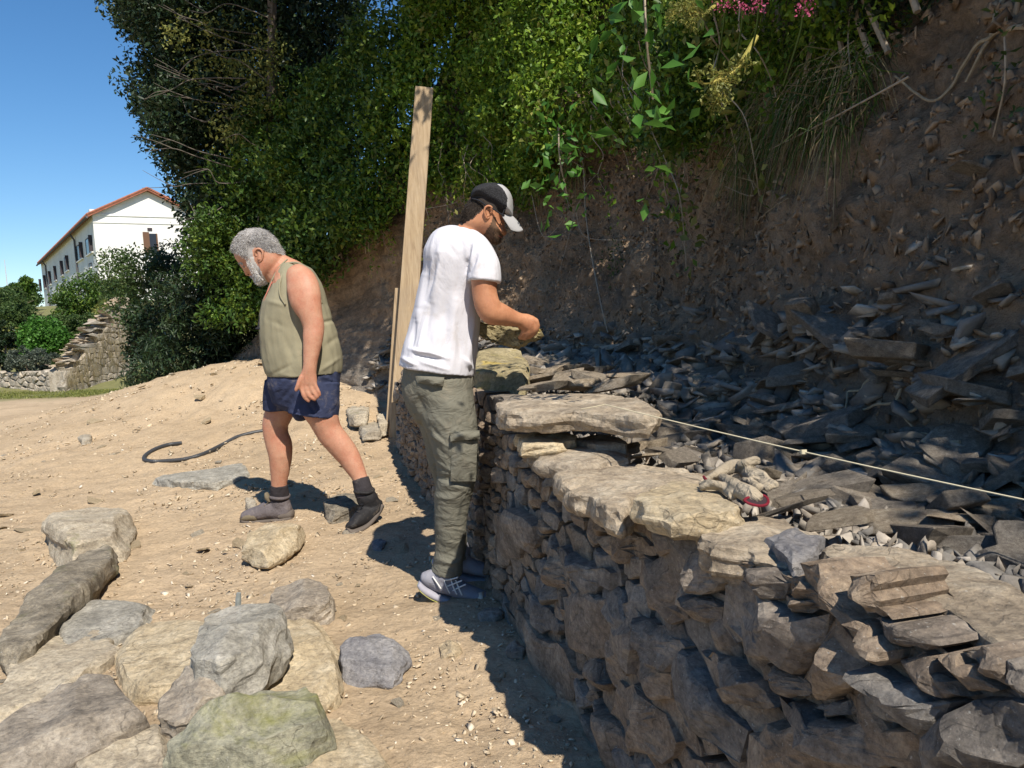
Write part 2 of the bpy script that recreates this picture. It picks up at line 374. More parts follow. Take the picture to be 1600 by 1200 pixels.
def scatter_low(pos, size, rg, tilt=0.5, pool=LOW):
    Vs, Fs, off = [], [], 0
    for p, sz in zip(pos, size):
        v, f = pool[rg.integers(len(pool))]
        R_ = rotm(rg.normal() * tilt, rg.normal() * tilt, rg.uniform(0, 6.28))
        Vs.append(v @ R_.T * sz + p); Fs.append(f + off); off += len(v)
    return np.concatenate(Vs), np.concatenate(Fs)

def resample(poly, step, rg, jit=0.22):
    poly = np.asarray(poly, float); out = []
    n = len(poly)
    for i in range(n):
        a, b = poly[i], poly[(i + 1) % n]; L = np.linalg.norm(b - a); k = max(1, int(round(L / step)))
        for j in range(k):
            p = a + (b - a) * j / k
            if j: 
                d = (b - a) / max(L, 1e-6); p = p + np.array([-d[1], d[0]]) * rg.normal() * jit * step
            out.append(p)
    return np.array(out)
def rock_poly(poly, front, back, rg, step=None, planes=4, tilt=0.35, edge=0.93, rough=0.006, layers=3, backscale=0.9, sharp=0.72, fine=False):
    """Chunk from a 2D outline: faceted crown of height `front`, layered rim, body going `back` behind."""
    poly = np.asarray(poly, float); c = poly.mean(0)
    size = np.sqrt(np.ptp(poly[:, 0]) * np.ptp(poly[:, 1]))
    if step is None: step = size / 6.0
    R0_ = resample(poly, step, rg); n = len(R0_)
    dirs = [rg.normal(size=2) * tilt * front / (size * 0.5) for _ in range(planes)]
    offs = rg.uniform(0.85, 1.25, planes) * front
    def crown(p):
        d = p - c
        return np.min(np.stack([offs[i] + d @ dirs[i] for i in range(planes)], 0), 0)
    rings, zs = [], []
    def ring(scale, z, jit=0.0):
        p = c + (R0_ - c) * (scale + rg.normal(size=(n, 1)) * jit)
        rings.append(p); zs.append(z)
    ring(backscale, np.full(n, -back))
    for L in range(layers):
        t = L / max(1, layers - 1)
        ring(1.0 if t < 0.99 else 0.985, -back * 0.55 * (1 - t) + front * 0.25 * t + rg.normal(size=n) * front * 0.04, 0.018)
    for sc, hk in (((edge, sharp), (edge - .035, 0.95), (0.78, 0.99), (0.66, 1.0), (0.54, 1.0), (0.41, 1.0), (0.28, 1.0), (0.14, 1.0)) if fine else ((edge, sharp), (0.80, 0.97), (0.55, 1.0), (0.28, 1.0))):
        p = c + (R0_ - c) * (sc + rg.normal(size=(n, 1)) * 0.018); rings.append(p)
        zs.append(np.maximum(crown(p), front * 0.3) * hk)
    V = np.concatenate([np.column_stack([p, z]) for p, z in zip(rings, zs)])
    nr = len(rings)
    V = np.vstack([V, [c[0], c[1], -back], [c[0], c[1], float(crown(c[None])[0])]])
    Fc = [list(f) for f in grid_faces(nr, n, True)]
    tri = []
    for a, b, c_, d in Fc: tri += [[a, b, c_], [a, c_, d]] if rg.random() < 0.5 else [[a, b, d], [b, c_, d]]
    for j in range(n):
        tri.append([nr * n, (j + 1) % n, j]); tri.append([nr * n + 1, (nr - 1) * n + j, (nr - 1) * n + (j + 1) % n])
    V[:, 2] += fbm(V * (3.0 / size), int(rg.integers(999)), 3) * front * 0.10
    V += np.stack([vnoise(V * (7 / size), 1), vnoise(V * (7 / size), 2), vnoise(V * (7 / size), 3)], -1) * rough
    if fine:
        t_ = fbm(V * np.array([1.7, 1.7, 1.7]) / size + rg.uniform(0, 9, 3), 3, 3); st_ = np.floor(t_ * 4.5 + fbm(V * 9 / size, 5, 2) * .25) / 4.5
        V[:, 2] += np.where(V[:, 2] > -back * .2, st_ * front * 0.42, 0)
        V[:, 2] += fbm(V * 14 / size, 8, 3) * front * 0.05
    ar = poly[:, 0] @ np.roll(poly[:, 1], -1) - poly[:, 1] @ np.roll(poly[:, 0], -1)
    if ar < 0: tri = [t[::-1] for t in tri]
    return V, tri

def remesh_rock(V, Fc, rg, div=46, planes=6, cut=0.10, amp=0.035, strata=0.02, axis_=(0.15, 0.1, 1.0), tris=1500):
    """Knock corners off with random planes, then rebuild as an even surface with chipped, layered relief."""
    V = np.array(V, float); c = V.mean(0); ext = np.ptp(V, axis=0)
    bm = bmesh.new(); vs = [bm.verts.new(v) for v in V]
    for f in Fc:
        try: bm.faces.new([vs[i] for i in f])
        except ValueError: pass
    for _ in range(planes):
        n = rg.normal(size=3) * np.array([1, 1, 0.55]); n[2] = abs(n[2]) * 1.0; n /= np.linalg.norm(n); d = (V - c) @ n; off = d.max() - cut * np.ptp(d) * rg.uniform(0.4, 1.6)
        r = bmesh.ops.bisect_plane(bm, geom=bm.verts[:] + bm.edges[:] + bm.faces[:], plane_co=c + n * off, plane_no=n, clear_outer=True)
        ed = [e for e in r['geom_cut'] if isinstance(e, bmesh.types.BMEdge)]
        if ed:
            try: bmesh.ops.holes_fill(bm, edges=bm.edges, sides=0)
            except Exception: pass
    bmesh.ops.recalc_face_normals(bm, faces=bm.faces)
    me = bpy.data.meshes.new('tmp'); bm.to_mesh(me); bm.free()
    o = bpy.data.objects.new('tmp', me); COL.objects.link(o); r = o.modifiers.new('r', 'REMESH'); r.mode = 'VOXEL'; size = float(np.sqrt(np.sort(ext)[-1] * np.sort(ext)[-2])); r.voxel_size = size / div
    dg = bpy.context.evaluated_depsgraph_get(); ev = o.evaluated_get(dg); m2 = ev.to_mesh(); n = len(m2.vertices)
    W = np.empty(n * 3); m2.vertices.foreach_get('co', W); W = W.reshape(-1, 3); N_ = np.empty(n * 3); m2.vertices.foreach_get('normal', N_); N_ = N_.reshape(-1, 3)
    F2 = np.array([list(p.vertices) for p in m2.polygons], np.int64); ev.to_mesh_clear(); bpy.data.objects.remove(o); bpy.data.meshes.remove(me)
    if n < 60: return V, Fc
    ax = np.array(axis_, float) + rg.normal(size=3) * 0.12; ax /= np.linalg.norm(ax); of = rg.uniform(0, 50, 3); U_ = (W - c) / size
    big = fbm(U_ * 2.2 + of, 1, 3); t_ = U_ @ ax; side = 1 - np.abs(N_ @ ax) ** 2
    q = np.stack([t_ * 26 + big * 2.0, (U_[:, 0] + U_[:, 1]) * 1.7, U_[:, 0] * 0], -1) + of
    lay = vnoise(q, 4) ; lay = np.sign(lay) * np.abs(lay) ** 0.5
    led = np.floor((fbm(U_ * np.array([1.6, 1.6, 1.6]) + of + 9, 6, 3)) * 3.2) / 3.2
    D = big * amp * 1.0 + side * lay * strata + (1 - side) * led * strata * 1.1 + (np.abs(fbm(U_ * 9 + of, 7, 3)) - 0.3) * -amp * 0.55 + fbm(U_ * 22 + of, 8, 2) * amp * 0.12
    W = W + N_ * (D * size)[:, None]
    me = mesh('tmp', W, F2, None); o = bpy.data.objects.new('tmp', me); COL.objects.link(o); dm = o.modifiers.new('d', 'DECIMATE'); dm.ratio = min(1.0, tris / (2.0 * len(F2)))
    dg = bpy.context.evaluated_depsgraph_get(); ev = o.evaluated_get(dg); m2 = ev.to_mesh(); n = len(m2.vertices); W = np.empty(n * 3); m2.vertices.foreach_get('co', W)
    F2 = [list(p.vertices) for p in m2.polygons]; ev.to_mesh_clear(); bpy.data.objects.remove(o); bpy.data.meshes.remove(me)
    return W.reshape(-1, 3), F2

# ------------------------------------------------------------------ dry stone wall
rg = np.random.default_rng(5)
S0, S1 = -0.7, 6.75
def wall_top(s):                                      # height of the built face
    return np.interp(s, [-1, 1.0, 2.2, 3.0, 3.15, 5.0, 6.0, 6.75], [0.70, 0.69, 0.67, 0.68, 0.80, 0.84, 0.80, 0.62])
wall = thing('dry_stone_wall', wp(3.0, 0.3, 0), 'long waist-high dry stone wall being rebuilt below the earth bank', 'stone wall')
def face_pt(sz, out):                                 # (s,z,outwards) -> world, face leans back a little
    sz = np.asarray(sz); out = np.asarray(out)
    q = -out + sz[..., 1] * 0.045
    return np.stack([WO2[0] + WE[0] * sz[..., 0] + WM[0] * q, WO2[1] + WE[1] * sz[..., 0] + WM[1] * q, sz[..., 1]], -1)
def px7(l): return [(x / 2.667 + 1060, y / 2.667 + 750) for x, y in l]
def px8(l): return [(x / 2.858 + 740, y / 2.858 + 780) for x, y in l]
TR = [px7(l) for l in (
    [(180, 430), (300, 440), (430, 540), (620, 560), (600, 680), (540, 780), (510, 810), (400, 740), (240, 680), (180, 600)],
    [(640, 570), (700, 640), (780, 760), (750, 860), (610, 915), (530, 830), (590, 680)],
    [(480, 350), (550, 350), (640, 470), (780, 620), (780, 650), (620, 540), (500, 430)],
    [(650, 560), (720, 570), (870, 680), (900, 750), (820, 770), (720, 700)],
    [(760, 800), (830, 780), (940, 850), (1060, 920), (1150, 930), (1100, 1000), (1050, 1080), (960, 1030), (860, 1000), (770, 930)],
    [(1050, 1060), (1150, 960), (1300, 920), (1440, 950), (1500, 1080), (1440, 1200), (1100, 1200), (1050, 1130)],
    [(400, 890), (480, 920), (640, 990), (900, 1060), (1040, 1150), (1040, 1200), (780, 1200), (640, 1130), (450, 970)],
    [(310, 1050), (400, 1000), (520, 1020), (650, 1130), (760, 1210), (700, 1270), (310, 1250)],
    [(100, 710), (220, 740), (350, 830), (420, 950), (380, 960), (250, 930), (150, 850)],
    [(345, 780), (420, 760), (520, 830), (560, 890), (480, 910), (350, 830)],
    [(0, 730), (60, 720), (120, 820), (230, 960), (300, 1040), (280, 1180), (200, 1120), (60, 1020), (0, 930)],
    [(10, 290), (80, 280), (200, 370), (220, 420), (100, 470), (40, 440)],
    [(20, 490), (100, 480), (180, 530), (170, 590), (80, 580)],
    [(230, 390), (330, 370), (450, 430), (420, 500), (320, 490)],
    [(100, 270), (200, 340), (320, 360), (220, 388), (150, 350)],
    [(390, 385), (500, 430), (590, 510), (570, 530), (450, 490)],
    [(420, 480), (500, 500), (620, 540), (540, 560), (440, 540)],
    [(690, 400), (780, 400), (790, 540), (870, 590), (760, 560), (690, 480)],
    [(780, 580), (930, 620), (1060, 700), (940, 700), (850, 650)],
    [(900, 750), (1020, 740), (1100, 830), (1190, 910), (1080, 900), (960, 840)],
    [(1040, 740), (1130, 725), (1260, 850), (1300, 885), (1200, 890)],
    [(1140, 720), (1210, 700), (1310, 770), (1330, 870), (1290, 850)],
    [(1310, 760), (1440, 850), (1440, 940), (1340, 890)],
    [(700, 930), (760, 940), (780, 990), (720, 1000)],
    [(560, 950), (700, 920), (720, 980), (640, 990)])] + [px8(l) for l in (
    [(410, 430), (500, 410), (610, 440), (630, 660), (540, 690), (450, 620), (415, 540)],
    [(620, 500), (710, 450), (745, 520), (745, 780), (640, 740), (620, 620)],
    [(740, 260), (900, 250), (930, 390), (960, 540), (900, 560), (800, 450), (740, 370)],
    [(690, 100), (830, 60), (990, 110), (1010, 200), (830, 250), (760, 180)],
    [(590, 190), (680, 120), (810, 210), (810, 250), (700, 290), (600, 220)],
    [(160, 460), (240, 500), (370, 640), (480, 760), (530, 800), (460, 900), (380, 850), (230, 640), (160, 540)],
    [(240, 410), (300, 440), (370, 510), (370, 590), (330, 600), (250, 490)],
    [(520, 740), (580, 700), (640, 820), (600, 850), (530, 790)],
    [(670, 810), (780, 860), (880, 960), (940, 1080), (880, 1180), (760, 1120), (640, 950)],
    [(745, 520), (830, 560), (960, 660), (900, 770), (850, 740), (790, 650)],
    [(735, 770), (790, 680), (890, 780), (890, 890), (800, 860)],
    [(600, 930), (660, 980), (740, 1110), (700, 1200), (600, 1190)],
    [(380, 210), (470, 260), (620, 330), (620, 410), (560, 420), (480, 340), (390, 280)],
    [(100, 60), (200, 40), (290, 120), (290, 200), (180, 260), (110, 240)],
    [(320, 360), (400, 370), (420, 440), (370, 460), (320, 430)],
    [(335, 210), (380, 230), (460, 380), (400, 390), (340, 300)])]
TRS = [np.array([onface(x, y) for x, y in pl]) for pl in TR]
def inside(pt, poly):
    x, y = pt; c = False; n = len(poly); j = n - 1
    for i in range(n):
        if (poly[i][1] > y) != (poly[j][1] > y) and x < (poly[j][0] - poly[i][0]) * (y - poly[i][1]) / (poly[j][1] - poly[i][1]) + poly[i][0]: c = not c
        j = i
    return c
def clip(poly, p, nrm):                               # keep side where (x-p).n <= 0
    out = []; n = len(poly)
    d = [(q - p) @ nrm for q in poly]
    for i in range(n):
        a, b, da, db = poly[i], poly[(i + 1) % n], d[i], d[(i + 1) % n]
        if da <= 0: out.append(a)
        if da * db < 0: out.append(a + (b - a) * da / (da - db))
    return out
# sites of the remaining stones: rough courses of varying height
sites = []; z = 0.0
while z < 0.86:
    h = rg.choice([0.026, 0.038, 0.055, 0.080], p=[0.22, 0.33, 0.3, 0.15]); s = S0 + rg.uniform(0, .2)
    while s < S1:
        w = h * rg.uniform(1.2, 3.2) * (1.35 if h < 0.04 else 1)
        if z + h * 0.5 < wall_top(s): sites.append((s + w / 2, z + h / 2 + rg.normal() * h * 0.25 + 0.02 * math.sin(s * 3)))
        s += w
    z += h * 0.95
sites = np.array(sites)
keep = np.array([not any(inside(p, t) for t in TRS) for p in sites]); sites = sites[keep]
def vor_cells(sites, AN=1.9, gap=0.007):
    sc = sites * np.array([1, AN]); out = []
    for i, c in enumerate(sc):
        poly = [c + np.array(v) for v in ((-.3, -.3), (.3, -.3), (.3, .3), (-.3, .3))]
        d = np.hypot(*(sc - c).T); nb = np.argsort(d)[1:26]
        for j in nb:
            if d[j] > 0.6: break
            nrm = (sc[j] - c) / d[j]; poly = clip(poly, (sc[j] + c) / 2 - nrm * gap * rg.uniform(.4, 1.8), nrm)
            if len(poly) < 3: break
        if len(poly) < 3: continue
        out.append(np.array(poly) / np.array([1, AN]))
    return out
stones = []
for t in TRS:
    stones.append((t, rg.uniform(0.035, 0.06), True))
for c in vor_cells(sites):
    c = c.copy(); tp = wall_top(c[:, 0].mean()) + 0.015; c[:, 1] = np.clip(c[:, 1], -0.03, tp)
    if np.ptp(c[:, 0]) < 0.02 or np.ptp(c[:, 1]) < 0.012: continue
    # soften: round the corners a little by cutting them
    r = []
    for k in range(len(c)):
        a, b, d = c[k - 1], c[k], c[(k + 1) % len(c)]; r += [b + (a - b) * 0.10, b + (d - b) * 0.10]
    stones.append((np.array(r), rg.uniform(0.006, 0.045), False))
def appsize(t):
    c = t[0].mean(0); P_ = face_pt(c, 0.0); return np.ptp(t[0][:, 0]) / max(0.5, np.linalg.norm(P_ - CAM)) if c[0] > 0.35 else 0
stones.sort(key=lambda t: -appsize(t) - (10 if t[2] else 0))
rest_V, rest_F, off = [], [], 0
for k, (poly, fr, tr) in enumerate(stones):
    big = k < 295
    size = math.sqrt(np.ptp(poly[:, 0]) * np.ptp(poly[:, 1]))
    V, Fc = rock_poly(poly, min(fr, size * 0.55), 0.10, rg, step=size / (5.5 if tr else 3.5), tilt=0.7 if tr else 0.6, planes=5,
                      rough=size * 0.012, layers=3 if tr else 2, edge=0.945, sharp=0.80)
    W = face_pt(V[:, :2], V[:, 2] + (0.012 if tr else 0.0))
    # orientation: (s,z,out) is left handed or right handed -> fix by sign
    if big:
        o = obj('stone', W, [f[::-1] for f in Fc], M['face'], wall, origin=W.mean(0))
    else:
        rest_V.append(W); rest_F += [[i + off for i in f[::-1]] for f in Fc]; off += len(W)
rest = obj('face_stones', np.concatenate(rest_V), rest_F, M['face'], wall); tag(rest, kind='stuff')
# wall core behind the face, up to the level of the fill
ss_ = np.arange(S0, S1 - 0.05, 0.05); V = []; 
for s in ss_:
    h = float(wall_top(s)) - 0.05
    for q, z in ((0.07, -0.05), (0.09, h), (0.45, h - 0.01), (2.2, h + 0.0)):
        V.append(wp(s, q + rg.normal() * 0.006, z + rg.normal() * 0.01))
V = np.array(V); Fc = [list(f) for f in grid_faces(len(ss_), 4)]
Fc.append([0, 1, 2, 3]); Fc.append([len(V) - 4, len(V) - 1, len(V) - 2, len(V) - 3])
tag(obj('wall_core', V, Fc, M['clod'], wall), kind=None)
# far end of the wall: a few through stones
for k in range(9):
    z0 = k * 0.085
    poly = [(0.02, z0), (0.30, z0 + rg.uniform(-.01, .01)), (0.42, z0 + 0.03), (0.40, z0 + 0.08), (0.05, z0 + 0.08)]
    V, Fc = rock_poly(np.array(poly), 0.05, 0.05, rg)
    W = np.array([wp(S1 - 0.08 + v[2], v[0], v[1]) for v in V]); obj('stone', W, Fc, M['face'], wall, origin=W.mean(0))

# ---- flat slabs laid on the wall; outlines measured on the level of their tops
def slab(name, pix, z, th, mat, parent=None, front=0.02, rgs=1, label=None, cat=None, tilt=None, step=None, group=None, rough=0.007, planes=3):
    r = np.random.default_rng(rgs); poly = np.array([onz(x, y, z)[:2] for x, y in pix])
    V, Fc = rock_poly(poly, front, th, r, step=step or 0.03, planes=planes, tilt=0.25, edge=0.965, sharp=0.85, layers=3, backscale=0.93, rough=rough)
    V, Fc = remesh_rock(V, Fc, r, 64 if len(pix) > 7 else 44, 5, 0.04, 0.012, 0.012, tris=2600 if len(pix) > 7 else 1000)
    V[:, 2] += z - front
    if tilt is not None:
        c = V.mean(0); V[:, 2] += (V[:, 0] - c[0]) * tilt[0] + (V[:, 1] - c[1]) * tilt[1]
    o = obj(name, V, Fc, mat, parent, origin=V.mean(0))
    if label: tag(o, label, cat, group)
    return o
SL = [  # (outline px, top z, thickness, label)
    ([(1272, 852), (1300, 832), (1400, 846), (1500, 862), (1560, 900), (1640, 940), (1700, 1040), (1600, 1042), (1540, 1000), (1488, 950), (1420, 925), (1350, 892)], 0.735, 0.055, 'top'),
    ([(1088, 820), (1135, 803), (1220, 800), (1290, 832), (1262, 872), (1234, 880), (1170, 858), (1110, 850)], 0.725, 0.045, 'top'),
    ([(865, 735), (890, 722), (960, 716), (1040, 722), (1120, 742), (1100, 768), (1000, 775), (965, 800), (925, 775), (885, 758)], 0.72, 0.050, 'top'),
    ([(990, 775), (1050, 745), (1100, 752), (1155, 778), (1160, 792), (1110, 805), (1050, 806), (1010, 795)], 0.755, 0.03, 'pale'),
    ([(766, 630), (800, 612), (860, 606), (950, 610), (1005, 620), (1032, 636), (1022, 646), (960, 642), (900, 639), (840, 643), (790, 641)], 0.865, 0.055, 'top'),
    ([(802, 676), (868, 668), (905, 676), (870, 690), (815, 692)], 0.775, 0.025, 'pale'),
    ([(822, 700), (900, 686), (980, 690), (985, 712), (900, 722), (845, 716)], 0.74, 0.03, 'top'),
    ([(888, 680), (925, 674), (975, 680), (980, 694), (930, 696)], 0.76, 0.03, 'rubble'),
    ([(1195, 835), (1245, 815), (1290, 835), (1255, 872), (1240, 880)], 0.737, 0.018, 'bluerock'),
    ([(1440, 1060), (1500, 980), (1560, 1010), (1640, 1060), (1700, 1120), (1600, 1110), (1560, 1085)], 0.665, 0.035, 'top'),
]
SLPOLY = [np.array(a[0], float) for a in SL]
for k, (pl, z, th, mt) in enumerate(SL):
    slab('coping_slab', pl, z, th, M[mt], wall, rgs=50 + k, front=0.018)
from mathutils.bvhtree import BVHTree
def bvh_of(o):
    me = o.data; loc = np.array(o.location)
    vs = [tuple(np.array(v.co) + loc) for v in me.vertices]; fs = [tuple(p.vertices) for p in me.polygons]
    return BVHTree.FromPolygons(vs, fs)
BB = bvh_of(BANK)
def onbank(x, y, off=0.0):
    d = Vector(ray(x, y)).normalized(); h = BB.ray_cast(Vector(CAM), d)
    if h[0] is None: return None
    return np.array(h[0]) - np.array(d) * off
def bank_down(p, n):                                 # nearest bank point
    h = BB.find_nearest(Vector(p)); return np.array(h[0]), np.array(h[1])
def tube(pts, rad, sides=6, jit=0.0, rg=None, cap=True):
    pts = np.asarray(pts, float); n = len(pts); rad = np.broadcast_to(np.asarray(rad, float), (n,))
    T = np.gradient(pts, axis=0); T /= np.linalg.norm(T, axis=1)[:, None] + 1e-9
    up = np.array([0.13, 0.31, 0.94]); V = []
    a = np.linspace(0, 2 * math.pi, sides, endpoint=False)
    for i in range(n):
        u = np.cross(T[i], up); 
        if np.linalg.norm(u) < 0.1: u = np.cross(T[i], np.array([1, 0, 0]))
        u /= np.linalg.norm(u); v = np.cross(T[i], u)
        V.append(pts[i] + rad[i] * (np.cos(a)[:, None] * u + np.sin(a)[:, None] * v))
    V = np.concatenate(V); Fc = [list(f) for f in grid_faces(n, sides, True)]
    if cap: Fc += [list(range(sides))[::-1], [(n - 1) * sides + k for k in range(sides)]]
    return V, Fc
def smoothpath(pts, k=6):
    pts = np.asarray(pts, float); n = len(pts); out = []
    for i in range(n - 1):
        p0, p1, p2, p3 = pts[max(0, i - 1)], pts[i], pts[i + 1], pts[min(n - 1, i + 2)]
        for t in np.linspace(0, 1, k, endpoint=False):
            out.append(0.5 * ((2 * p1) + (-p0 + p2) * t + (2 * p0 - 5 * p1 + 4 * p2 - p3) * t * t + (-p0 + 3 * p1 - 3 * p2 + p3) * t ** 3))
    out.append(pts[-1]); return np.array(out)
class MB:
    def __init__(s): s.V = []; s.F = []; s.n = 0
    def add(s, V, Fc):
        s.V.append(np.asarray(V, float)); s.F += [[i + s.n for i in f] for f in Fc]; s.n += len(V)
    def build(s, name, mat, parent=None, origin=None, smooth=False): return obj(name, np.concatenate(s.V), s.F, mat, parent, origin, smooth)

# ------------------------------------------------------------------ slates standing out of the lower bank, clods above
rg = np.random.default_rng(21)
POOLM = {}
def pool_mesh(i, mk):
    if (i, mk) not in POOLM: POOLM[(i, mk)] = mesh('stone', *POOL[i], M[mk])
    return POOLM[(i, mk)]
cand = []
for _ in range(3800):
    s = rg.uniform(0.4, 9.0) if rg.random() < 0.8 else rg.uniform(0.4, 4.5)
    z = 0.62 + rg.exponential(0.25 if s > 3 else 0.33)
    if z > 2.4: continue
    if z > 1.05 + max(0, 3.2 - s) * 0.16 and rg.random() < 0.975: continue
    q = float(bank_q(s, z)); p, nn = bank_down(wp(s, q - 0.2, z), None)
    sz = np.clip(rg.lognormal(-3.15, 0.55), 0.02, 0.15) * (1.0 if z < 1.3 else 0.7)
    d = np.linalg.norm(p - CAM); cand.append((sz / d, p, sz, nn))
cand.sort(key=lambda t: -t[0])
for k, (_, p, sz, nn) in enumerate(cand[:290]):
    o = link('slate', pool_mesh(int(rg.integers(16)), 'rubble'), BANK, p - nn * sz * 0.1,
             rot=(rg.normal() * 0.3 - 0.2, rg.normal() * 0.3, rg.uniform(0, 6.28)), scale=(sz * 1.15, sz, sz * rg.uniform(0.5, 0.9)))
V, Fc = scatter_low([c[1] - c[3] * c[2] * 0.1 for c in cand[290:]], [c[2] * 1.2 for c in cand[290:]], rg, 0.35)
tag(obj('loose_slates', V, Fc, M['slatechip'], BANK), kind='stuff')
pos, sz_ = [], []
for _ in range(16000):
    s = rg.uniform(0.3, 9.0); z = rg.uniform(0.6, 2.9); q = float(bank_q(s, z)) - 0.05
    p = wp(s, q, z); h = BB.find_nearest(Vector(p)); pos.append(np.array(h[0])); sz_.append(min(0.045, rg.lognormal(-4.1, 0.5)))
V, Fc = scatter_low(pos, sz_, rg, 1.5)
tag(obj('earth_clods', V, Fc, M['clod'], BANK), kind='stuff')

# ------------------------------------------------------------------ rubble behind the coping slabs
cand = []
for _ in range(1900):
    s = rg.uniform(0.35, 6.2); tq = float(np.interp(s, _ts, _tq)); lo = 0.40 if s < 1.7 else (0.30 if s < 3.2 else 0.42)
    u = rg.random(); q = lo + u * (tq + 0.10 - lo)
    z = float(wall_top(s)) - 0.045 + u * 0.05 + rg.uniform(-0.02, 0.03)
    sz = float(np.clip(rg.lognormal(-2.6, 0.45), 0.035, 0.12 if s < 2 else 0.16))
    p = wp(s, q, z); v_ = p - CAM; w_ = v_ @ _F; pp = (800 + FPX * (v_ @ _R) / w_, 600 - FPX * (v_ @ _U) / w_)
    if any(inside(pp, sl_) for sl_ in SLPOLY) or any(inside((pp[0], pp[1] + 14), sl_) for sl_ in SLPOLY): continue
    cand.append((sz / np.linalg.norm(p - CAM), p, sz))
cand.sort(key=lambda t: -t[0])
for k, (_, p, sz) in enumerate(cand[:280]):
    o = link('rubble_stone', pool_mesh(int(rg.integers(16)), 'rubble' if k % 5 else 'top'), None, p,
             rot=(rg.normal() * 0.28, rg.normal() * 0.28, rg.uniform(0, 6.28)), scale=(sz * 1.2, sz, sz * rg.uniform(0.6, 1.1)))
    ls_, lq_ = wsq(p)
    reg = ('beyond the yellow boulder on the wall' if ls_ > 4.2 else 'behind the big raised slab' if ls_ > 2.9 else 'between the raised slab and the gloves' if ls_ > 1.95 else 'right beside the work gloves' if ls_ > 1.45 else 'behind the nearest coping slabs') + (', wall side of the string' if lq_ < 0.45 else ', against the bank' if lq_ > 0.72 else ', under the string')
    col_ = 'tan' if k % 5 == 0 else 'dark grey'; szw = 'large' if sz > .12 else 'middling' if sz > .08 else 'small'
    tag(o, szw + ' ' + col_ + ' stone ' + reg, 'stone', szw + ' ' + col_ + ' rubble stones ' + reg)
V, Fc = scatter_low([c[1] - [0, 0, 0.01] for c in cand[280:]], [c[2] for c in cand[280:]], rg, 0.5)
fx, fs = [], []
for _ in range(9000):
    s = rg.uniform(0.35, 6.3); tq = float(np.interp(s, _ts, _tq)); q = rg.uniform(0.12, tq + 0.12)
    fx.append(wp(s, q, float(wall_top(s)) - 0.045 + 0.025 * rg.random())); fs.append(rg.uniform(0.012, 0.045))
V2, F2 = scatter_low(fx, fs, rg, 1.0)
o = obj('rubble_fill', np.concatenate([V, V2]), np.concatenate([Fc, F2 + len(V)]), M['slatechip'])
tag(o, 'small loose stone chips filling the gaps behind the wall top', 'rubble', kind='stuff')
# flat tan stones further along the wall top, by the yellow boulder
spots = [(832, 577, .10), (850, 590, .11), (868, 575, .10), (885, 592, .12), (903, 580, .11), (925, 578, .12), (940, 592, .13), (905, 602, .13), (870, 604, .12),
         (845, 603, .10), (960, 602, .12), (842, 566, .08), (862, 563, .08), (890, 568, .09), (915, 566, .08), (975, 590, .10)]
for k, (x, y, sz) in enumerate(spots):
    p = onz(x, y, 0.86); 
    o = link('flat_stone', pool_mesh(int(rg.integers(16)), 'top'), wall, p, rot=(rg.normal() * 0.15, rg.normal() * 0.15, rg.uniform(0, 6.28)), scale=(sz * 1.6, sz * 1.3, sz * 0.9))
# flat small stones between the raised slab and the near slabs
for k, (x, y, sz) in enumerate([(845, 680, .07), (1005, 712, .07), (1040, 706, .08), (1015, 695, .06), (1060, 715, .07), (990, 700, .07), (1230, 795, .07), (1310, 812, .06), (1250, 775, .07), (1180, 745, .06)]):
    p = onz(x, y, 0.72)
    o = link('flat_stone', pool_mesh(int(rg.integers(16)), 'top' if k % 2 else 'rubble'), wall, p, rot=(rg.normal() * 0.15, rg.normal() * 0.15, rg.uniform(0, 6.28)), scale=(sz * 1.4, sz * 1.2, sz * 0.8))

# ------------------------------------------------------------------ boulders
def boulder(pix, h, z0, mat, seed, label, cat='rock', name='rock', tilt=None, planes=5, front=0.5, edge=0.975, step=0.022, under=0.9, tl=0.9, big=1.0, cut=0.11):
    r = np.random.default_rng(seed); zc = z0 + h * (1 - front); pm_ = np.mean(pix, 0); pix = [tuple(pm_ + (np.array(p_) - pm_) * big) for p_ in pix]
    zb0 = z0
    for _ in range(14):
        mid = np.mean([onz(x, y, zc)[:2] for x, y in pix], 0); zc = 0.5 * zc + 0.5 * (zb0 + h * (1 - front) + float(gtrue(*mid)))
    z0 = zc - h * (1 - front)
    poly = np.array([onz(x, y, zc)[:2] for x, y in pix])
    V, Fc = rock_poly(poly, h * front, h * (1 - front) + 0.03, r, step=step, planes=planes, tilt=tl, edge=edge, sharp=0.95, layers=3, backscale=under, rough=0.006)
    V, Fc = remesh_rock(V, Fc, r, 48 if h > .06 else 24, 12, cut, 0.011, 0.014, tris=1500 if h > .06 else 400, axis_=(r.normal() * .35, r.normal() * .35, 1.0))
    V[:, 2] += zc
    if tilt is not None:
        c = V.mean(0); V[:, 2] += (V[:, 0] - c[0]) * tilt[0] + (V[:, 1] - c[1]) * tilt[1]
    o = obj(name, V, Fc, M[mat], None, origin=(V[:, 0].mean(), V[:, 1].mean(), z0)); return tag(o, label, cat)
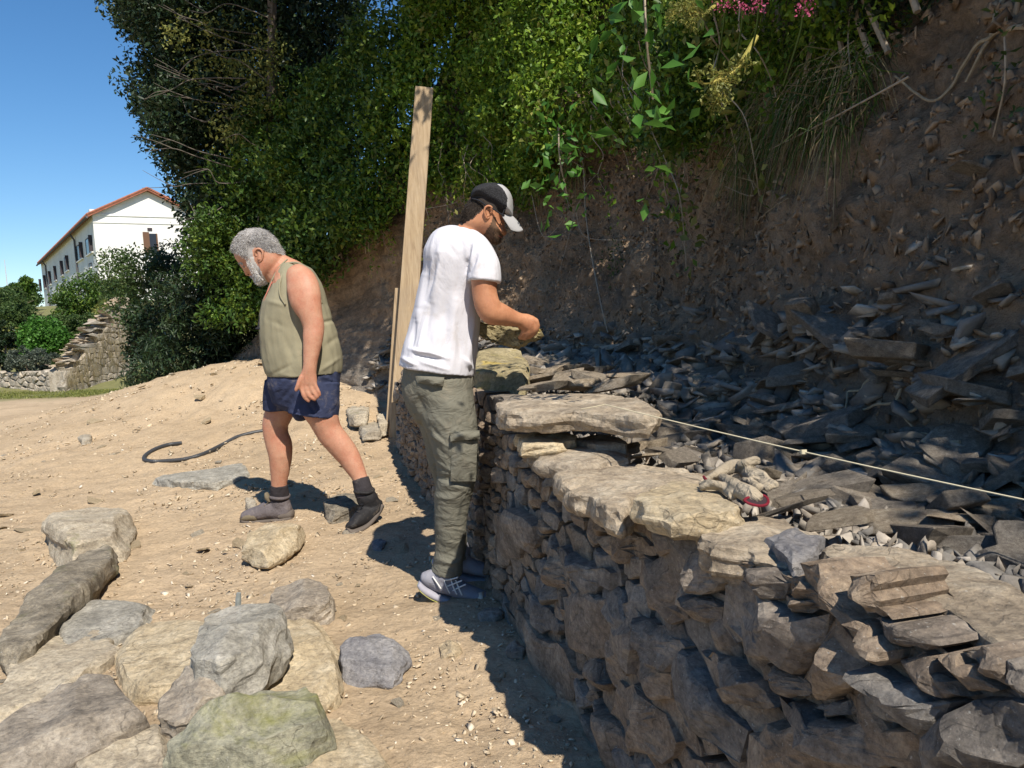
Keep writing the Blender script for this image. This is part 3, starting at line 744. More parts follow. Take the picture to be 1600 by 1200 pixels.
PR = [
 ([(78, 812), (124, 798), (181, 800), (202, 815), (198, 858), (177, 872), (140, 882), (107, 891), (82, 875)], .17, 0, 'pile', 'big rounded tan boulder with a mossy flank, at the top left of the heap', .55, .90),
 ([(165, 860), (169, 883), (136, 920), (99, 961), (62, 999), (25, 1021), (2, 1015), (12, 986), (41, 957), (95, 908), (136, 869)], .13, .02, 'darkrock', 'long dark weathered stone leaning against the big tan boulder', .5, .9),
 ([(136, 930), (160, 930), (231, 941), (235, 962), (214, 982), (173, 1001), (165, 1012), (82, 1020), (70, 985), (111, 949)], .09, 0, 'greyrock', 'flat grey slab with an orange end, right of the long dark stone', .35, .9),
 ([(54, 990), (100, 976), (136, 978), (173, 1011), (169, 1031), (120, 1065), (82, 1085), (0, 1139), (-40, 1130), (-20, 1085), (12, 1065), (29, 1023)], .10, .0, 'pile', 'broad flat tan slab at the left edge of the heap', .35, .9),
 ([(231, 974), (268, 966), (322, 978), (325, 1000), (300, 1020), (317, 1050), (300, 1065), (247, 1082), (198, 1070), (169, 1027), (198, 999)], .11, .0, 'pale', 'pale flat stone in the middle of the heap, left of the raised grey rock', .3, .9),
 ([(355, 953), (417, 951), (448, 970), (441, 995), (408, 1027), (377, 1056), (355, 1048), (313, 1040), (289, 1011), (305, 986)], .15, .10, 'greyrock', 'angular grey rock lying on top in the middle of the heap', .4, .86),
 ([(446, 966), (507, 957), (520, 986), (534, 1019), (528, 1077), (511, 1100), (437, 1095), (384, 1100), (379, 1065), (412, 1023), (430, 990)], .14, .0, 'pale', 'large cream rough rock on the right side of the heap', .45, .88),
 ([(252, 1077), (297, 1052), (359, 1048), (379, 1073), (384, 1102), (342, 1122), (280, 1140), (252, 1131)], .16, .02, 'brownrock', 'brown blocky stone between the tilted slab and the mossy rock', .5, .9),
 ([(177, 1040), (198, 1065), (231, 1077), (247, 1102), (247, 1118), (223, 1135), (136, 1160), (54, 1197), (-30, 1215), (-60, 1150), (0, 1135), (62, 1102), (124, 1069)], .16, .05, 'brownrock', 'big tilted brown slab in the lower left of the heap', .3, .9),
 ([(148, 1143), (214, 1133), (268, 1139), (274, 1160), (268, 1215), (190, 1240), (110, 1225), (132, 1172)], .17, .0, 'pile', 'light grey block with a rusty right end, at the bottom of the heap', .4, .9),
 ([(371, 1110), (437, 1085), (507, 1081), (514, 1130), (433, 1168), (363, 1190), (276, 1196), (268, 1168), (285, 1147), (340, 1128)], .17, .05, 'mossrock', 'long grey rock covered with yellow green moss, at the front of the heap', .5, .9),
 ([(512, 1118), (557, 1143), (606, 1184), (625, 1210), (560, 1260), (470, 1230), (440, 1190), (479, 1150)], .07, .0, 'pale', 'smooth tan slab lying right of the mossy rock', .3, .93),
 ([(363, 1200), (420, 1186), (480, 1184), (540, 1196), (530, 1240), (420, 1260), (340, 1240)], .08, .0, 'pile', 'flat grey stone at the very front, below the mossy rock', .3, .93),
 ([(425, 937), (446, 916), (495, 912), (528, 933), (530, 949), (512, 960), (450, 962), (429, 953)], .12, .0, 'brownrock', 'smooth brown boulder behind the cream rock at the top of the heap', .45, .9),
 ([(536, 1011), (578, 990), (619, 988), (639, 1003), (635, 1028), (615, 1052), (578, 1050), (536, 1052), (532, 1028)], .09, .0, 'bluerock', 'purple grey stone lying apart to the right of the heap', .5, .88),
 ([(391, 830), (425, 813), (464, 816), (480, 828), (475, 838), (440, 862), (417, 873), (399, 873), (373, 858), (376, 850)], .13, .02, 'pale', 'yellowish angular stone before the old man\'s leading boot', .55, .66),
 ([(241, 747), (281, 736), (332, 732), (378, 723), (392, 742), (335, 756), (252, 756)], .07, .0, 'greyrock', 'long flat blue grey slab on the dirt beside the black pipe', .4, .92),
 ([(505, 786), (513, 774), (551, 768), (565, 785), (554, 803), (508, 806)], .10, .0, 'darkrock', 'dark stone behind the old man\'s trailing boot', .5, .9),
 ([(580, 845), (590, 841), (602, 846), (603, 853), (592, 858), (582, 855)], .03, .0, 'bluerock', 'small oval bluish stone in the shade between the two men', .6, .9),
 ([(384, 785), (388, 777), (396, 778), (401, 790), (396, 800), (388, 798)], .09, .0, 'pile', 'small upright stone at the toe of the leading boot', .5, .85),
 ([(678, 1010), (700, 1000), (724, 1008), (718, 1024), (690, 1026)], .03, .0, 'gravelrock', 'low dusty stone half sunk in the dirt near the wall foot', .6, .95),
 ([(120, 684), (132, 679), (143, 682), (144, 688), (130, 690)], .05, .0, 'pile', 'small tan stone alone on the packed dirt at the left', .5, .9),
 ([(540, 640), (560, 630), (578, 640), (570, 655), (548, 656)], .10, .0, 'pile', 'pale squared stone at the foot of the bank behind the old man', .5, .9),
 ([(590, 650), (606, 636), (612, 655), (604, 672), (592, 668)], .12, .0, 'pile', 'pale stone against the left edge of the tall plank', .5, .9),
 ([(560, 665), (580, 655), (600, 668), (592, 680), (566, 680)], .07, .0, 'pile', 'flat pale stone in front of the stones by the plank foot', .5, .9),
 ([(742, 958), (765, 945), (790, 952), (782, 968), (750, 970)], .03, .0, 'rubble', 'dark flat chip in the shade at the wall foot', .5, .9),
 ([(785, 1012), (805, 1004), (825, 1010), (818, 1022), (792, 1022)], .03, .0, 'rubble', 'flat slate lying on the shaded dirt by the lowest wall stone', .5, .9),
]
M['gravelrock'] = rock_mat('dusty_stone', (0.30, 0.23, 0.15), (0.42, 0.33, 0.21), (0.50, 0.41, 0.28), grey=0.05)
for k, (pl, h, z0, mt, lb, fr, un) in enumerate(PR):
    boulder(pl, h * (0.68 if k in (2, 3, 4, 6, 8, 9) else 1), z0, mt, 200 + k, lb, front=fr, under=un, big=1.12 if k < 14 else 1.0, cut=0.04 if k in (1, 16) else 0.11, cat='rock' if h > .06 else 'stone', name='rock' if h > .06 else 'stone', step=0.02 if h > .06 else 0.012)
# small grey peg standing in the heap
V, Fc = tube([onz(372, 955, 0.02), onz(374, 955, 0.02) + [0, 0, 0.05], onz(374, 955, 0.02) + [0.004, 0, 0.075]], [0.013, 0.012, 0.009], 8)
tag(obj('iron_peg', V, Fc, simple('grey_iron', (0.22, 0.24, 0.23), 0.2), None), 'short grey metal peg standing behind the raised grey rock', 'peg')
# big stones on the wall: yellow boulder
boulder([(738, 580), (742, 560), (765, 550), (800, 558), (822, 572), (822, 592), (800, 606), (760, 604), (740, 600)], .17, .80, 'yellow', 301,
        'yellow stained boulder on the wall just beyond the young man\'s hip', front=.6, name='boulder', cat='boulder', edge=.80)

# ------------------------------------------------------------------ pebbles and gravel on the ground
pebm = [mesh('pebble', *hull_rock(500 + i, 14, [0.35, 0.5, 0.25][i % 3], 1.3, 1, 0.04), M['gravelrock' if i % 3 else 'pile']) for i in range(9)]
for k in range(230):
    x = rg.uniform(-5.5, 0.3); y = rg.uniform(1.7, 10.5) if k % 2 else rg.uniform(2.0, 5)
    q = (np.array([x, y]) - WO2) @ WM
    if q > -0.06 or abs(x / y) > 0.8: continue
    sz = min(0.085, rg.lognormal(-3.35, 0.45)) * (0.75 + y * 0.1)
    o = link('pebble', pebm[int(rg.integers(9))], None, (x, y, gz(x, y) + sz * 0.08), rot=(rg.normal() * .2, rg.normal() * .2, rg.uniform(0, 6.28)), scale=(sz, sz, sz * 0.8))
    reg = 'beyond the old man, up the dirt mound' if y > 7 else 'left of the black pipe' if (x < -3.2 and y > 5) else 'around the old man\'s feet' if y > 4 else 'between the rock heap and the wall foot' if x > -0.9 else 'on the dirt around the rock heap'
    tag(o, 'small dusty pebble ' + reg, 'pebble', 'loose pebbles ' + reg)
N = 60000
x = rg.uniform(-7, 0.6, N); y = 1.5 + 12 * rg.random(N) ** 1.6
clump = vnoise(np.stack([x * 1.5, y * 1.5, x * 0], -1), 77)
ok = ((np.stack([x, y], -1) - WO2) @ WM < -0.02) & (np.abs(x / y) < 0.85) & (rg.random(N) < 0.55 + 0.5 * clump) & ~((x < -2.8) & (rg.random(N) < 0.55))
x, y = x[ok], y[ok]; z = gheight(x, y) + 0.004
nzv = fbm(np.stack([x, y, x * 0], -1) * 1.3, 3, 3) * 0.018 + fbm(np.stack([x, y, x * 0], -1) * 3.1, 5, 3) * 0.010
sz_ = np.minimum(0.03, rg.lognormal(-4.8, 0.5, len(x))) * (0.75 + 0.12 * y)
V, Fc = scatter_low(np.stack([x, y, z + nzv], -1), sz_, rg, 0.5)
tag(obj('gravel', V, Fc, M['gravel'], origin=(0, 0, 0)), 'fine stone chips strewn over the dirt', 'gravel', kind='stuff')

# ------------------------------------------------------------------ plank, batten, pipe, string
def wood_mat():
    s = NT('sawn_wood'); co = s.coord(scale=(9, 9, 0.8)); c2 = s.coord()
    n = s.noise(co, 5, 8, 0.6, 1.2); n2 = s.noise(c2, 3, 4)
    base = s.ramp(n, [(0.3, (0.30, 0.21, 0.125)), (0.5, (0.42, 0.31, 0.19)), (0.7, (0.50, 0.385, 0.25))])
    base = s.mix(s.ramp(n2, [(0.45, (0, 0, 0)), (0.8, (.6, .6, .6))]), base, (0.30, 0.24, 0.18))
    k = s.vor(s.coord(scale=(6, 6, 1.8)), 1.0); base = s.mix(s.ramp(k, [(0.05, (0.7, 0.7, 0.7)), (0.11, (0, 0, 0))]), base, (0.16, 0.085, 0.04))
    return s.fin(base, s.bump(n, 0.4, 0.003), 0.75, 0.25)
M['wood'] = wood_mat()
def plank(name, tl, tr, br, bl, Y0, Y1, th, label, low=0.25):
    A = [ony(*tl, Y1), ony(*tr, Y1), ony(*br, Y0), ony(*bl, Y0)]; A = [np.array(a) for a in A]
    A[2] = A[2] + (A[2] - A[1]) * low / 3.2; A[3] = A[3] + (A[3] - A[0]) * low / 3.2
    nrm = np.cross(A[1] - A[0], A[3] - A[0]); nrm /= np.linalg.norm(nrm)
    if nrm[1] > 0: nrm = -nrm
    bm = bmesh.new(); vs = [bm.verts.new(a) for a in A] + [bm.verts.new(a - nrm * th) for a in A]
    for f in ((0, 3, 2, 1), (4, 5, 6, 7), (0, 1, 5, 4), (1, 2, 6, 5), (2, 3, 7, 6), (3, 0, 4, 7)): bm.faces.new([vs[i] for i in f])
    bmesh.ops.recalc_face_normals(bm, faces=bm.faces)
    bmesh.ops.bevel(bm, geom=bm.edges, offset=0.003, segments=1, affect='EDGES')
    V = np.array([v.co[:] for v in bm.verts]); bm.verts.index_update(); Fc = [[v.index for v in f.verts] for f in bm.faces]; bm.free()
    o = obj(name, V, Fc, M['wood'], None, origin=V.mean(0)); return tag(o, label, 'plank')
plank('wooden_plank', (649, 134), (677, 137), (637, 702), (605, 712), 7.05, 7.12, 0.03, 'tall pale sawn plank standing upright behind the young man at the wall end')
plank('wooden_batten', (617, 450), (624, 450), (612, 660), (603, 660), 7.25, 7.25, 0.03, 'short narrow batten behind the left edge of the tall plank')
def hose_mat():
    s = NT('black_plastic'); return s.fin((0.04, 0.042, 0.047), None, 0.45, 0.5)
hp = smoothpath([ong(x, y, 0.014) for x, y in
    [(284, 692), (262, 695), (242, 702), (228, 711), (226, 718), (240, 721), (262, 720), (290, 717), (318, 709), (345, 696), (370, 683), (395, 676), (425, 671), (450, 668)]], 26)
L = np.concatenate([[0], np.cumsum(np.linalg.norm(np.diff(hp, axis=0), axis=1))])
t = np.arange(0, L[-1], 0.006); hp = np.stack([np.interp(t, L, hp[:, i]) for i in range(3)], -1)
V, Fc = tube(hp, 0.0155 + 0.0022 * (np.arange(len(hp)) % 2), 10)
tag(obj('corrugated_pipe', V, Fc, hose_mat(), None), 'black corrugated pipe curling over the dirt left of the old man', 'pipe')
a = onz(945, 632, 0.885); b = onz(1600, 770, 0.80); b2 = b + (b - a) * 0.6
t = np.linspace(0, 1, 60)[:, None]; sp = a + (b2 - a) * t; sp[:, 2] -= 0.012 * np.sin(t[:, 0] * math.pi)
V, Fc = tube(sp, 0.0016, 6); mb = MB(); mb.add(V, Fc)
sm = simple('cotton_string', (0.62, 0.55, 0.38), 0.1)
st = mb.build('guide_string', sm, None); tag(st, 'taut pale builder\'s string running above the wall top', 'string')
kp = sp[22]; V, Fc = hull_rock(7, 20, 0.9, 1.2, 1); obj('knot', V * 0.012 + kp, Fc, sm, st)
# loose end wound round the raised slab and hanging
hp = smoothpath([a + [0, 0, 0], a + [-0.03, 0.01, -0.006], a + [-0.06, 0.03, -0.012]], 6)
V, Fc = tube(hp, 0.0014, 5); obj('string_end', V, Fc, sm, st)
# ------------------------------------------------------------------ roots on the bank
rm = simple('root_bark', (0.33, 0.26, 0.17), 0.3, 60)
def bankpath(pix, off, k=6):
    P_ = [onbank(x, y, off) for x, y in pix]; P_ = [p for p in P_ if p is not None]
    return smoothpath(P_, k)
ROOTS = [([(1395, 566), (1375, 585), (1352, 600), (1344, 618)], .007, 'thick pale root end poking from the slates of the bank'),
 ([(1405, 606), (1400, 628), (1372, 632), (1345, 642), (1332, 653)], .005, 'bent pale root reaching left out of the lower bank'),
 ([(1345, 610), (1325, 612), (1322, 640), (1324, 660), (1314, 680), (1311, 700)], .004, 'thin pale root hanging straight down between the slates'),
 ([(1424, 590), (1428, 612), (1440, 630)], .005, 'short brown root below the slate ledge'),
 ([(1432, 638), (1412, 650), (1425, 668), (1448, 680), (1455, 692), (1475, 700)], .004, 'winding thin root at the right of the lower bank'),
 ([(1500, 690), (1440, 692), (1400, 700), (1375, 725), (1360, 740)], .006, 'long brown root trailing along the foot of the bank'),
 ([(1272, 520), (1268, 545), (1257, 570)], .0025, 'fine dark root hair under the overhang of the bank'),
 ([(1345, 515), (1290, 535), (1250, 548)], .0025, 'fine horizontal root under the overhang'),
 ([(1600, 40), (1540, 60), (1500, 110), (1460, 160), (1400, 120)], .008, 'long grey root on the upper right of the bank'),
 ([(1565, 0), (1545, 60), (1510, 130)], .009, 'slanting pale root at the top right corner of the bank'),
 ([(1180, 350), (1200, 330), (1230, 310)], .003, 'short thin root in the sunlit patch of the bank')]
for pix, r, lb in ROOTS:
    pth = bankpath(pix, 0.05, 8)
    if len(pth) < 3: continue
    pth = pth + np.stack([vnoise(pth * 20, 1), vnoise(pth * 20, 2), vnoise(pth * 20, 3)], -1) * 0.008
    V, Fc = tube(pth, np.linspace(r, r * 0.5, len(pth)), 6); tag(obj('root', V, Fc, rm, None), lb, 'root', 'roots hanging out of the bank')
# ------------------------------------------------------------------ foliage
def leaf_mat(name, stops, trans=0.35, rough=0.5):
    s = NT(name); g = s.n('ShaderNodeNewGeometry'); co = s.coord(); nn = s.noise(co, 2.2, 4)
    f = s.math('ADD', s.math('MULTIPLY', g.outputs['Random Per Island'], 0.5), s.math('MULTIPLY', s.math('SUBTRACT', nn, 0.28), 1.0))
    c = s.ramp(f, stops)
    s.l(c, s.b.inputs['Base Color']); s.b.inputs['Roughness'].default_value = rough; s.b.inputs['Specular IOR Level'].default_value = 0.35
    tr = s.n('ShaderNodeBsdfTranslucent'); s.l(c, tr.inputs['Color']); mx = s.n('ShaderNodeMixShader'); mx.inputs[0].default_value = trans
    s.l(s.b.outputs[0], mx.inputs[1]); s.l(tr.outputs[0], mx.inputs[2]); s.l(mx.outputs[0], s.out.inputs[0])
    return s.m
LM = {
 'fresh': leaf_mat('fresh_leaves', [(0.1, (0.04, 0.095, 0.012)), (0.4, (0.11, 0.21, 0.02)), (0.7, (0.25, 0.35, 0.035)), (0.95, (0.42, 0.43, 0.09))]),
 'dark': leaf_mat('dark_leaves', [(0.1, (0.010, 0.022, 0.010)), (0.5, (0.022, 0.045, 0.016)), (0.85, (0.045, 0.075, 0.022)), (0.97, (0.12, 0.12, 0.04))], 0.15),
 'ivy': leaf_mat('ivy_leaves', [(0.1, (0.022, 0.055, 0.012)), (0.5, (0.065, 0.13, 0.018)), (0.85, (0.17, 0.23, 0.03)), (0.97, (0.32, 0.30, 0.07))], 0.25),
 'mid': leaf_mat('garden_leaves', [(0.1, (0.03, 0.06, 0.02)), (0.5, (0.07, 0.12, 0.03)), (0.9, (0.15, 0.19, 0.06))]),
 'bright': leaf_mat('bright_leaves', [(0.1, (0.04, 0.11, 0.015)), (0.5, (0.08, 0.21, 0.03)), (0.9, (0.14, 0.30, 0.05))]),
 'grey': leaf_mat('grey_green_leaves', [(0.1, (0.05, 0.065, 0.05)), (0.5, (0.10, 0.125, 0.09)), (0.9, (0.17, 0.19, 0.13))]),
 'olive': leaf_mat('yellow_green_leaves', [(0.1, (0.09, 0.11, 0.02)), (0.5, (0.20, 0.22, 0.05)), (0.9, (0.36, 0.34, 0.10))]),
 'dry': leaf_mat('dry_grass', [(0.1, (0.14, 0.10, 0.05)), (0.5, (0.32, 0.25, 0.13)), (0.9, (0.50, 0.42, 0.24))], 0.2),
 'pink': leaf_mat('pink_petals', [(0.1, (0.45, 0.05, 0.15)), (0.9, (0.70, 0.16, 0.30))], 0.3)}
def leaves_arr(C_, size, rg, up=0.4, ratio=0.5, droop=0.0, out=None):
    n = len(C_); a = rg.normal(size=(n, 3)); 
    N_ = a * (1 - up) + np.array([0, 0, 1.0]) * up
    if out is not None: N_ += out * 0.7
    N_ /= np.linalg.norm(N_, axis=1)[:, None] + 1e-9
    t = rg.normal(size=(n, 3)); t[:, 2] -= droop
    t -= (t * N_).sum(1)[:, None] * N_; t /= np.linalg.norm(t, axis=1)[:, None] + 1e-9
    b = np.cross(N_, t); L = size * rg.uniform(0.6, 1.3, n)[:, None]; w = L * ratio
    p0 = C_ - t * L * 0.5; p2 = C_ + t * L * 0.5 - N_ * L * 0.08
    p1 = C_ + b * w * 0.5 + N_ * w * 0.18; p3 = C_ - b * w * 0.5 + N_ * w * 0.18
    V = np.stack([p0, p1, p2, p3], 1).reshape(-1, 3)
    i = np.arange(n)[:, None] * 4
    F_ = np.concatenate([i + np.array([0, 1, 2]), i + np.array([0, 2, 3])], 1).reshape(-1, 3)
    return V, F_
def clumps(centers, radii, per, rg, flat=0.8):
    centers = np.asarray(centers, float); n = len(centers); radii = np.broadcast_to(radii, (n,))
    cnt = np.maximum(4, (per * (radii / radii.mean()) ** 2).astype(int)); idx = np.repeat(np.arange(n), cnt)
    d = rg.normal(size=(len(idx), 3)); d /= np.linalg.norm(d, axis=1)[:, None]
    r = radii[idx] * (0.45 + 0.65 * rg.random(len(idx)) ** 0.7)
    return centers[idx] + d * r[:, None] * np.array([1, 1, flat]), d
bark = simple('bark', (0.16, 0.125, 0.095), 0.35, 25, bumpd=0.01, cscale=(1, 1, 0.3))
twig = simple('dry_twig', (0.34, 0.28, 0.21), 0.3, 40)
def limbs(parent, paths, mat=None, name='limb', sides=6):
    for pth, r0, r1 in paths:
        p = smoothpath(pth, 5); V, Fc = tube(p, np.linspace(r0, r1, len(p)), sides); obj(name, V, Fc, mat or bark, parent, origin=p[0])
rg = np.random.default_rng(77)

# ---- the mass of climbers hanging over the bank edge: lower rim measured on the bank
RIM = [(430, 530), (460, 505), (500, 465), (560, 425), (620, 365), (700, 305), (760, 292), (830, 292), (880, 285), (905, 255), (960, 238), (1000, 205), (1060, 218), (1110, 215), (1180, 235), (1240, 210), (1300, 170), (1400, 110), (1480, 45)]
rim = []
for x, y in RIM:
    p = onbank(x, y)
    if p is not None: s, q = wsq(p); rim.append((s, p[2]))
rim = np.array(sorted(rim)); 
RS = np.concatenate([[-9, -1, rim[0, 0] - 0.3], rim[:, 0], [rim[-1, 0] + 1.5, 14]]); RZ = np.concatenate([[2.75, 2.75, max(2.6, rim[0, 1])], rim[:, 1], [rim[-1, 1] * .75, .4]])
def zrim(s): return np.interp(s, RS, RZ)
def hang(s0, s1, n, size, mk, rg, zspan=3.2, bulge=0.75, per=70, crad=0.17, ratio=0.5, droop=0.8, up=0.35, low=0.0):
    s = rg.uniform(s0, s1, n); dz = zspan * rg.random(n) ** 1.15 - low
    zr = zrim(s) + vnoise(np.stack([s * 3, s * 0, s * 0], -1), 4) * 0.12
    z = zr + dz; q = bank_q(s, z) + np.interp(s, [10, 11, 12, 13], [0, .3, .8, 1.5]) * 0
    b = np.clip(0.10 + 0.55 * np.sqrt(np.clip(dz + 0.05, 0, None)), 0.05, bulge) + 0.42 * vnoise(np.stack([s * 1.5, z * 1.5, s * 0], -1), 9) + 0.20 * vnoise(np.stack([s * 4, z * 4, s * 0], -1), 19)
    q = q - b * rg.uniform(0.75, 1.05, n)
    C_ = np.stack([WO2[0] + WE[0] * s + WM[0] * q, WO2[1] + WE[1] * s + WM[1] * q, z], -1)
    P_, d = clumps(C_, rg.uniform(crad * .6, crad * 1.3, n), per, rg)
    return leaves_arr(P_, size, rg, up, ratio, droop, None)
def shrub_on_bank(s0, s1, n, size, mk, label, **kw):
    zc = float(zrim((s0 + s1) / 2)); c = wp((s0 + s1) / 2, float(bank_q((s0 + s1) / 2, zc)), zc)
    t = thing('climbing_shrub', c, label, 'shrub', 'climbing shrubs hanging over the bank')
    V, F_ = hang(s0, s1, n, size, mk, rg, **kw); o = obj('foliage', V, F_, LM[mk], t)
    if mk in ('fresh', 'ivy') and size > .035:        # longer, lighter shoots that stand out of the mass
        V, F_ = hang(s0, s1, n // 7, size * 1.25, 'olive', rg, **{**kw, 'per': 14, 'bulge': kw.get('bulge', .75) + .12, 'crad': .12}); obj('light_shoots', V, F_, LM['fresh' if mk == 'ivy' else 'olive'], t)
    st = []
    for k in range(7):
        s = rg.uniform(s0, s1); z = float(zrim(s)); pts = []
        for j in range(5):
            zz_ = z + 0.08 + j * 0.42; pts.append(wp(s + rg.normal() * 0.12, float(bank_q(s, zz_)) - 0.06 - 0.10 * j, zz_))
        st.append((pts, 0.012, 0.006))
    limbs(t, st, twig, 'stem')
    return t
shrub_on_bank(8.9, 11.4, 700, 0.075, 'ivy', 'dense climbing shrub behind the old man with leafy curtain hanging low over the bank', per=46, crad=0.22)
shrub_on_bank(7.2, 9.2, 640, 0.062, 'fresh', 'bright green sunlit climbing shrub left of the tall plank', per=56, crad=0.20)
shrub_on_bank(5.3, 7.5, 640, 0.056, 'fresh', 'green leafy climber hanging above the young man\'s cap', per=56, crad=0.18)
shrub_on_bank(3.7, 5.6, 640, 0.044, 'ivy', 'dark green climber over the bank right of the young man, with dry twigs below', per=56, crad=0.15)
shrub_on_bank(2.6, 3.9, 480, 0.034, 'fresh', 'mixed green undergrowth on the bank edge under the pink flowers', per=48, crad=0.12, bulge=0.4, zspan=1.6)
shrub_on_bank(1.2, 2.8, 420, 0.030, 'dark', 'thin dark undergrowth at the upper right edge of the bank', per=40, crad=0.12, bulge=0.35, zspan=1.6)
# off to the right and behind the photographer the same hedge goes on, standing higher
def tree(name, base, crown, leafn, size, mk, label, trunk_r=0.12, group=None, limbsn=6, flat=0.8, per=60, crad=0.4, cat='tree', up=0.4):
    base = np.array(base, float); t = thing(name, base, label, cat, group)
    cc = np.array([c[0] for c in crown]); rr = np.array([c[1] for c in crown])
    pts = []; rad = []
    tot = (rr ** 2).sum(); 
    for c, r in zip(cc, rr):
        k = max(3, int(leafn / per * r * r / tot)); d = rg.normal(size=(k, 3)); d /= np.linalg.norm(d, axis=1)[:, None]
        pts.append(c + d * r * (0.55 + 0.45 * rg.random((k, 1)))); rad.append(rg.uniform(crad * .6, crad * 1.25, k))
    pts = np.concatenate(pts); P_, d = clumps(pts, np.concatenate(rad), per, rg, flat)
    V, F_ = leaves_arr(P_, size, rg, up); obj('crown', V, F_, LM[mk], t)
    top = cc.mean(0); pth = smoothpath([base, base * 0.6 + top * 0.4 + rg.normal(size=3) * trunk_r, base * 0.2 + top * 0.8, top], 5)
    V, Fc = tube(pth, np.linspace(trunk_r, trunk_r * 0.35, len(pth)), 8); obj('trunk', V, Fc, bark, t)
    ls = []
    for k in range(limbsn):
        a = pth[int(rg.integers(len(pth) // 3, len(pth)))]; b = pts[rg.integers(len(pts))]
        ls.append(([a, (a + b) / 2 + rg.normal(size=3) * 0.08 * np.linalg.norm(b - a), b], trunk_r * 0.35, trunk_r * 0.08))
    limbs(t, ls); return t
def on_top(s, q, z): return wp(s, q, z)
tree('oak_tree', on_top(-3.0, 4.2, 3.0), [(on_top(-3.0, 3.8, 6.4), 1.9), (on_top(-1.0, 3.9, 6.0), 1.6), (on_top(0.8, 3.6, 5.6), 1.3)], 15000, 0.13, 'ivy', 'leafy oak standing on the bank top to the right of the photographer', 0.16, crad=0.5)
tree('oak_tree', on_top(-6.6, 4.4, 3.0), [(on_top(-6.5, 4.2, 7.0), 2.1), (on_top(-4.6, 4.0, 7.4), 1.9)], 12000, 0.15, 'ivy', 'second oak on the bank top, further behind the photographer', 0.18, crad=0.5)
tree('overhanging_tree', wp(8.2, 3.2, 3.2), [(wp(6.4, .95, 5.8), 1.1), (wp(8.0, .35, 6.3), 1.25), (wp(9.6, -.5, 6.6), 1.2), (wp(8.0, 1.8, 6.2), 1.2)], 30000, 0.10, 'ivy', 'tree on the bank top whose crown reaches out above the photo behind the plank', 0.13, crad=0.4)
V, F_ = hang(-7.5, 1.3, 1200, 0.07, 'ivy', rg, zspan=3.2, bulge=1.25, per=28, crad=0.3)
t = thing('hedge', wp(-3, 1.4, 2.8), 'overhanging bramble hedge on the bank edge beside the photographer', 'hedge'); obj('foliage', V, F_, LM['ivy'], t)

# ---- loose vines trailing below the rim
for k in range(34):
    s = rg.uniform(3.0, 10.5); z = float(zrim(s)) + rg.uniform(0.1, 0.7); L_ = rg.uniform(0.4, 1.0); pts = []
    for j in range(6):
        zz_ = z - L_ * j / 5; s += rg.normal() * 0.06; pts.append(wp(s, float(bank_q(s, zz_)) - (0.55 - 0.07 * j) + rg.normal() * .03, zz_))
    t = thing('hanging_vine', pts[0], 'thin leafy vine trailing from the climbers down the bank, ' + ('behind the old man' if s > 9 else 'behind the tall plank' if s > 7.3 else 'above the young man' if s > 5.6 else 'right of the young man'), 'vine', 'vines trailing ' + ('behind the old man' if s > 9 else 'behind the plank' if s > 7.3 else 'above the young man' if s > 5.6 else 'right of the young man'))
    pth = smoothpath(pts, 5); V, Fc = tube(pth, np.linspace(.004, .002, len(pth)), 4); obj('stem', V, Fc, twig, t)
    P_ = pth[rg.integers(len(pth), size=70)] + rg.normal(size=(70, 3)) * .045; V, F_ = leaves_arr(P_, .05, rg, .3, .55, .8); obj('leaves', V, F_, LM['fresh' if k % 3 else 'olive'], t)
# ---- dark evergreen on the left, leaning out over the dirt
def polyin(poly, n, rg):
    poly = np.array(poly, float); lo, hi = poly.min(0), poly.max(0); out = []
    while len(out) < n:
        p = lo + rg.random(2) * (hi - lo)
        if inside(p, poly): out.append(p)
    return out
def leafmass(poly, Y0, Y1, n, per, crad, size, mk, parent, name='crown', up=0.35, ratio=0.5, droop=0.3):
    C_ = [ony(p[0], p[1], rg.uniform(Y0, Y1)) for p in polyin(poly, n, rg)]
    P_, d = clumps(C_, rg.uniform(crad * .5, crad * 1.3, n), per, rg); V, F_ = leaves_arr(P_, size, rg, up, ratio, droop)
    return obj(name, V, F_, LM[mk], parent)
t = thing('evergreen_tree', ony(415, 570, 13), 'tall dark evergreen leaning out to the left above the old man', 'tree')
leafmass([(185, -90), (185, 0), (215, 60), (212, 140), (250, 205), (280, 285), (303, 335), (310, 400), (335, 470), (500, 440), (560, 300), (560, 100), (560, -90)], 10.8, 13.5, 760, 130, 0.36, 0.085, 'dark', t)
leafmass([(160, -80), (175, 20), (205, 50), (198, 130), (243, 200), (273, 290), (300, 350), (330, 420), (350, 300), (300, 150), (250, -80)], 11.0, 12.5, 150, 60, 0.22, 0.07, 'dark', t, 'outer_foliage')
leafmass([(260, 40), (430, 30), (480, 180), (420, 260), (330, 200), (270, 130)], 10.2, 10.9, 46, 50, 0.25, 0.06, 'olive', t, 'sun_tint_foliage')  # sunlit part of the dark crown, put into a yellow-green leaf colour
limbs(t, [([ony(415, 575, 11.8), ony(418, 400, 11.5), ony(424, 200, 10.9), ony(425, 0, 10.8), ony(425, -110, 10.8)], 0.10, 0.05)], name='trunk')
tw = []
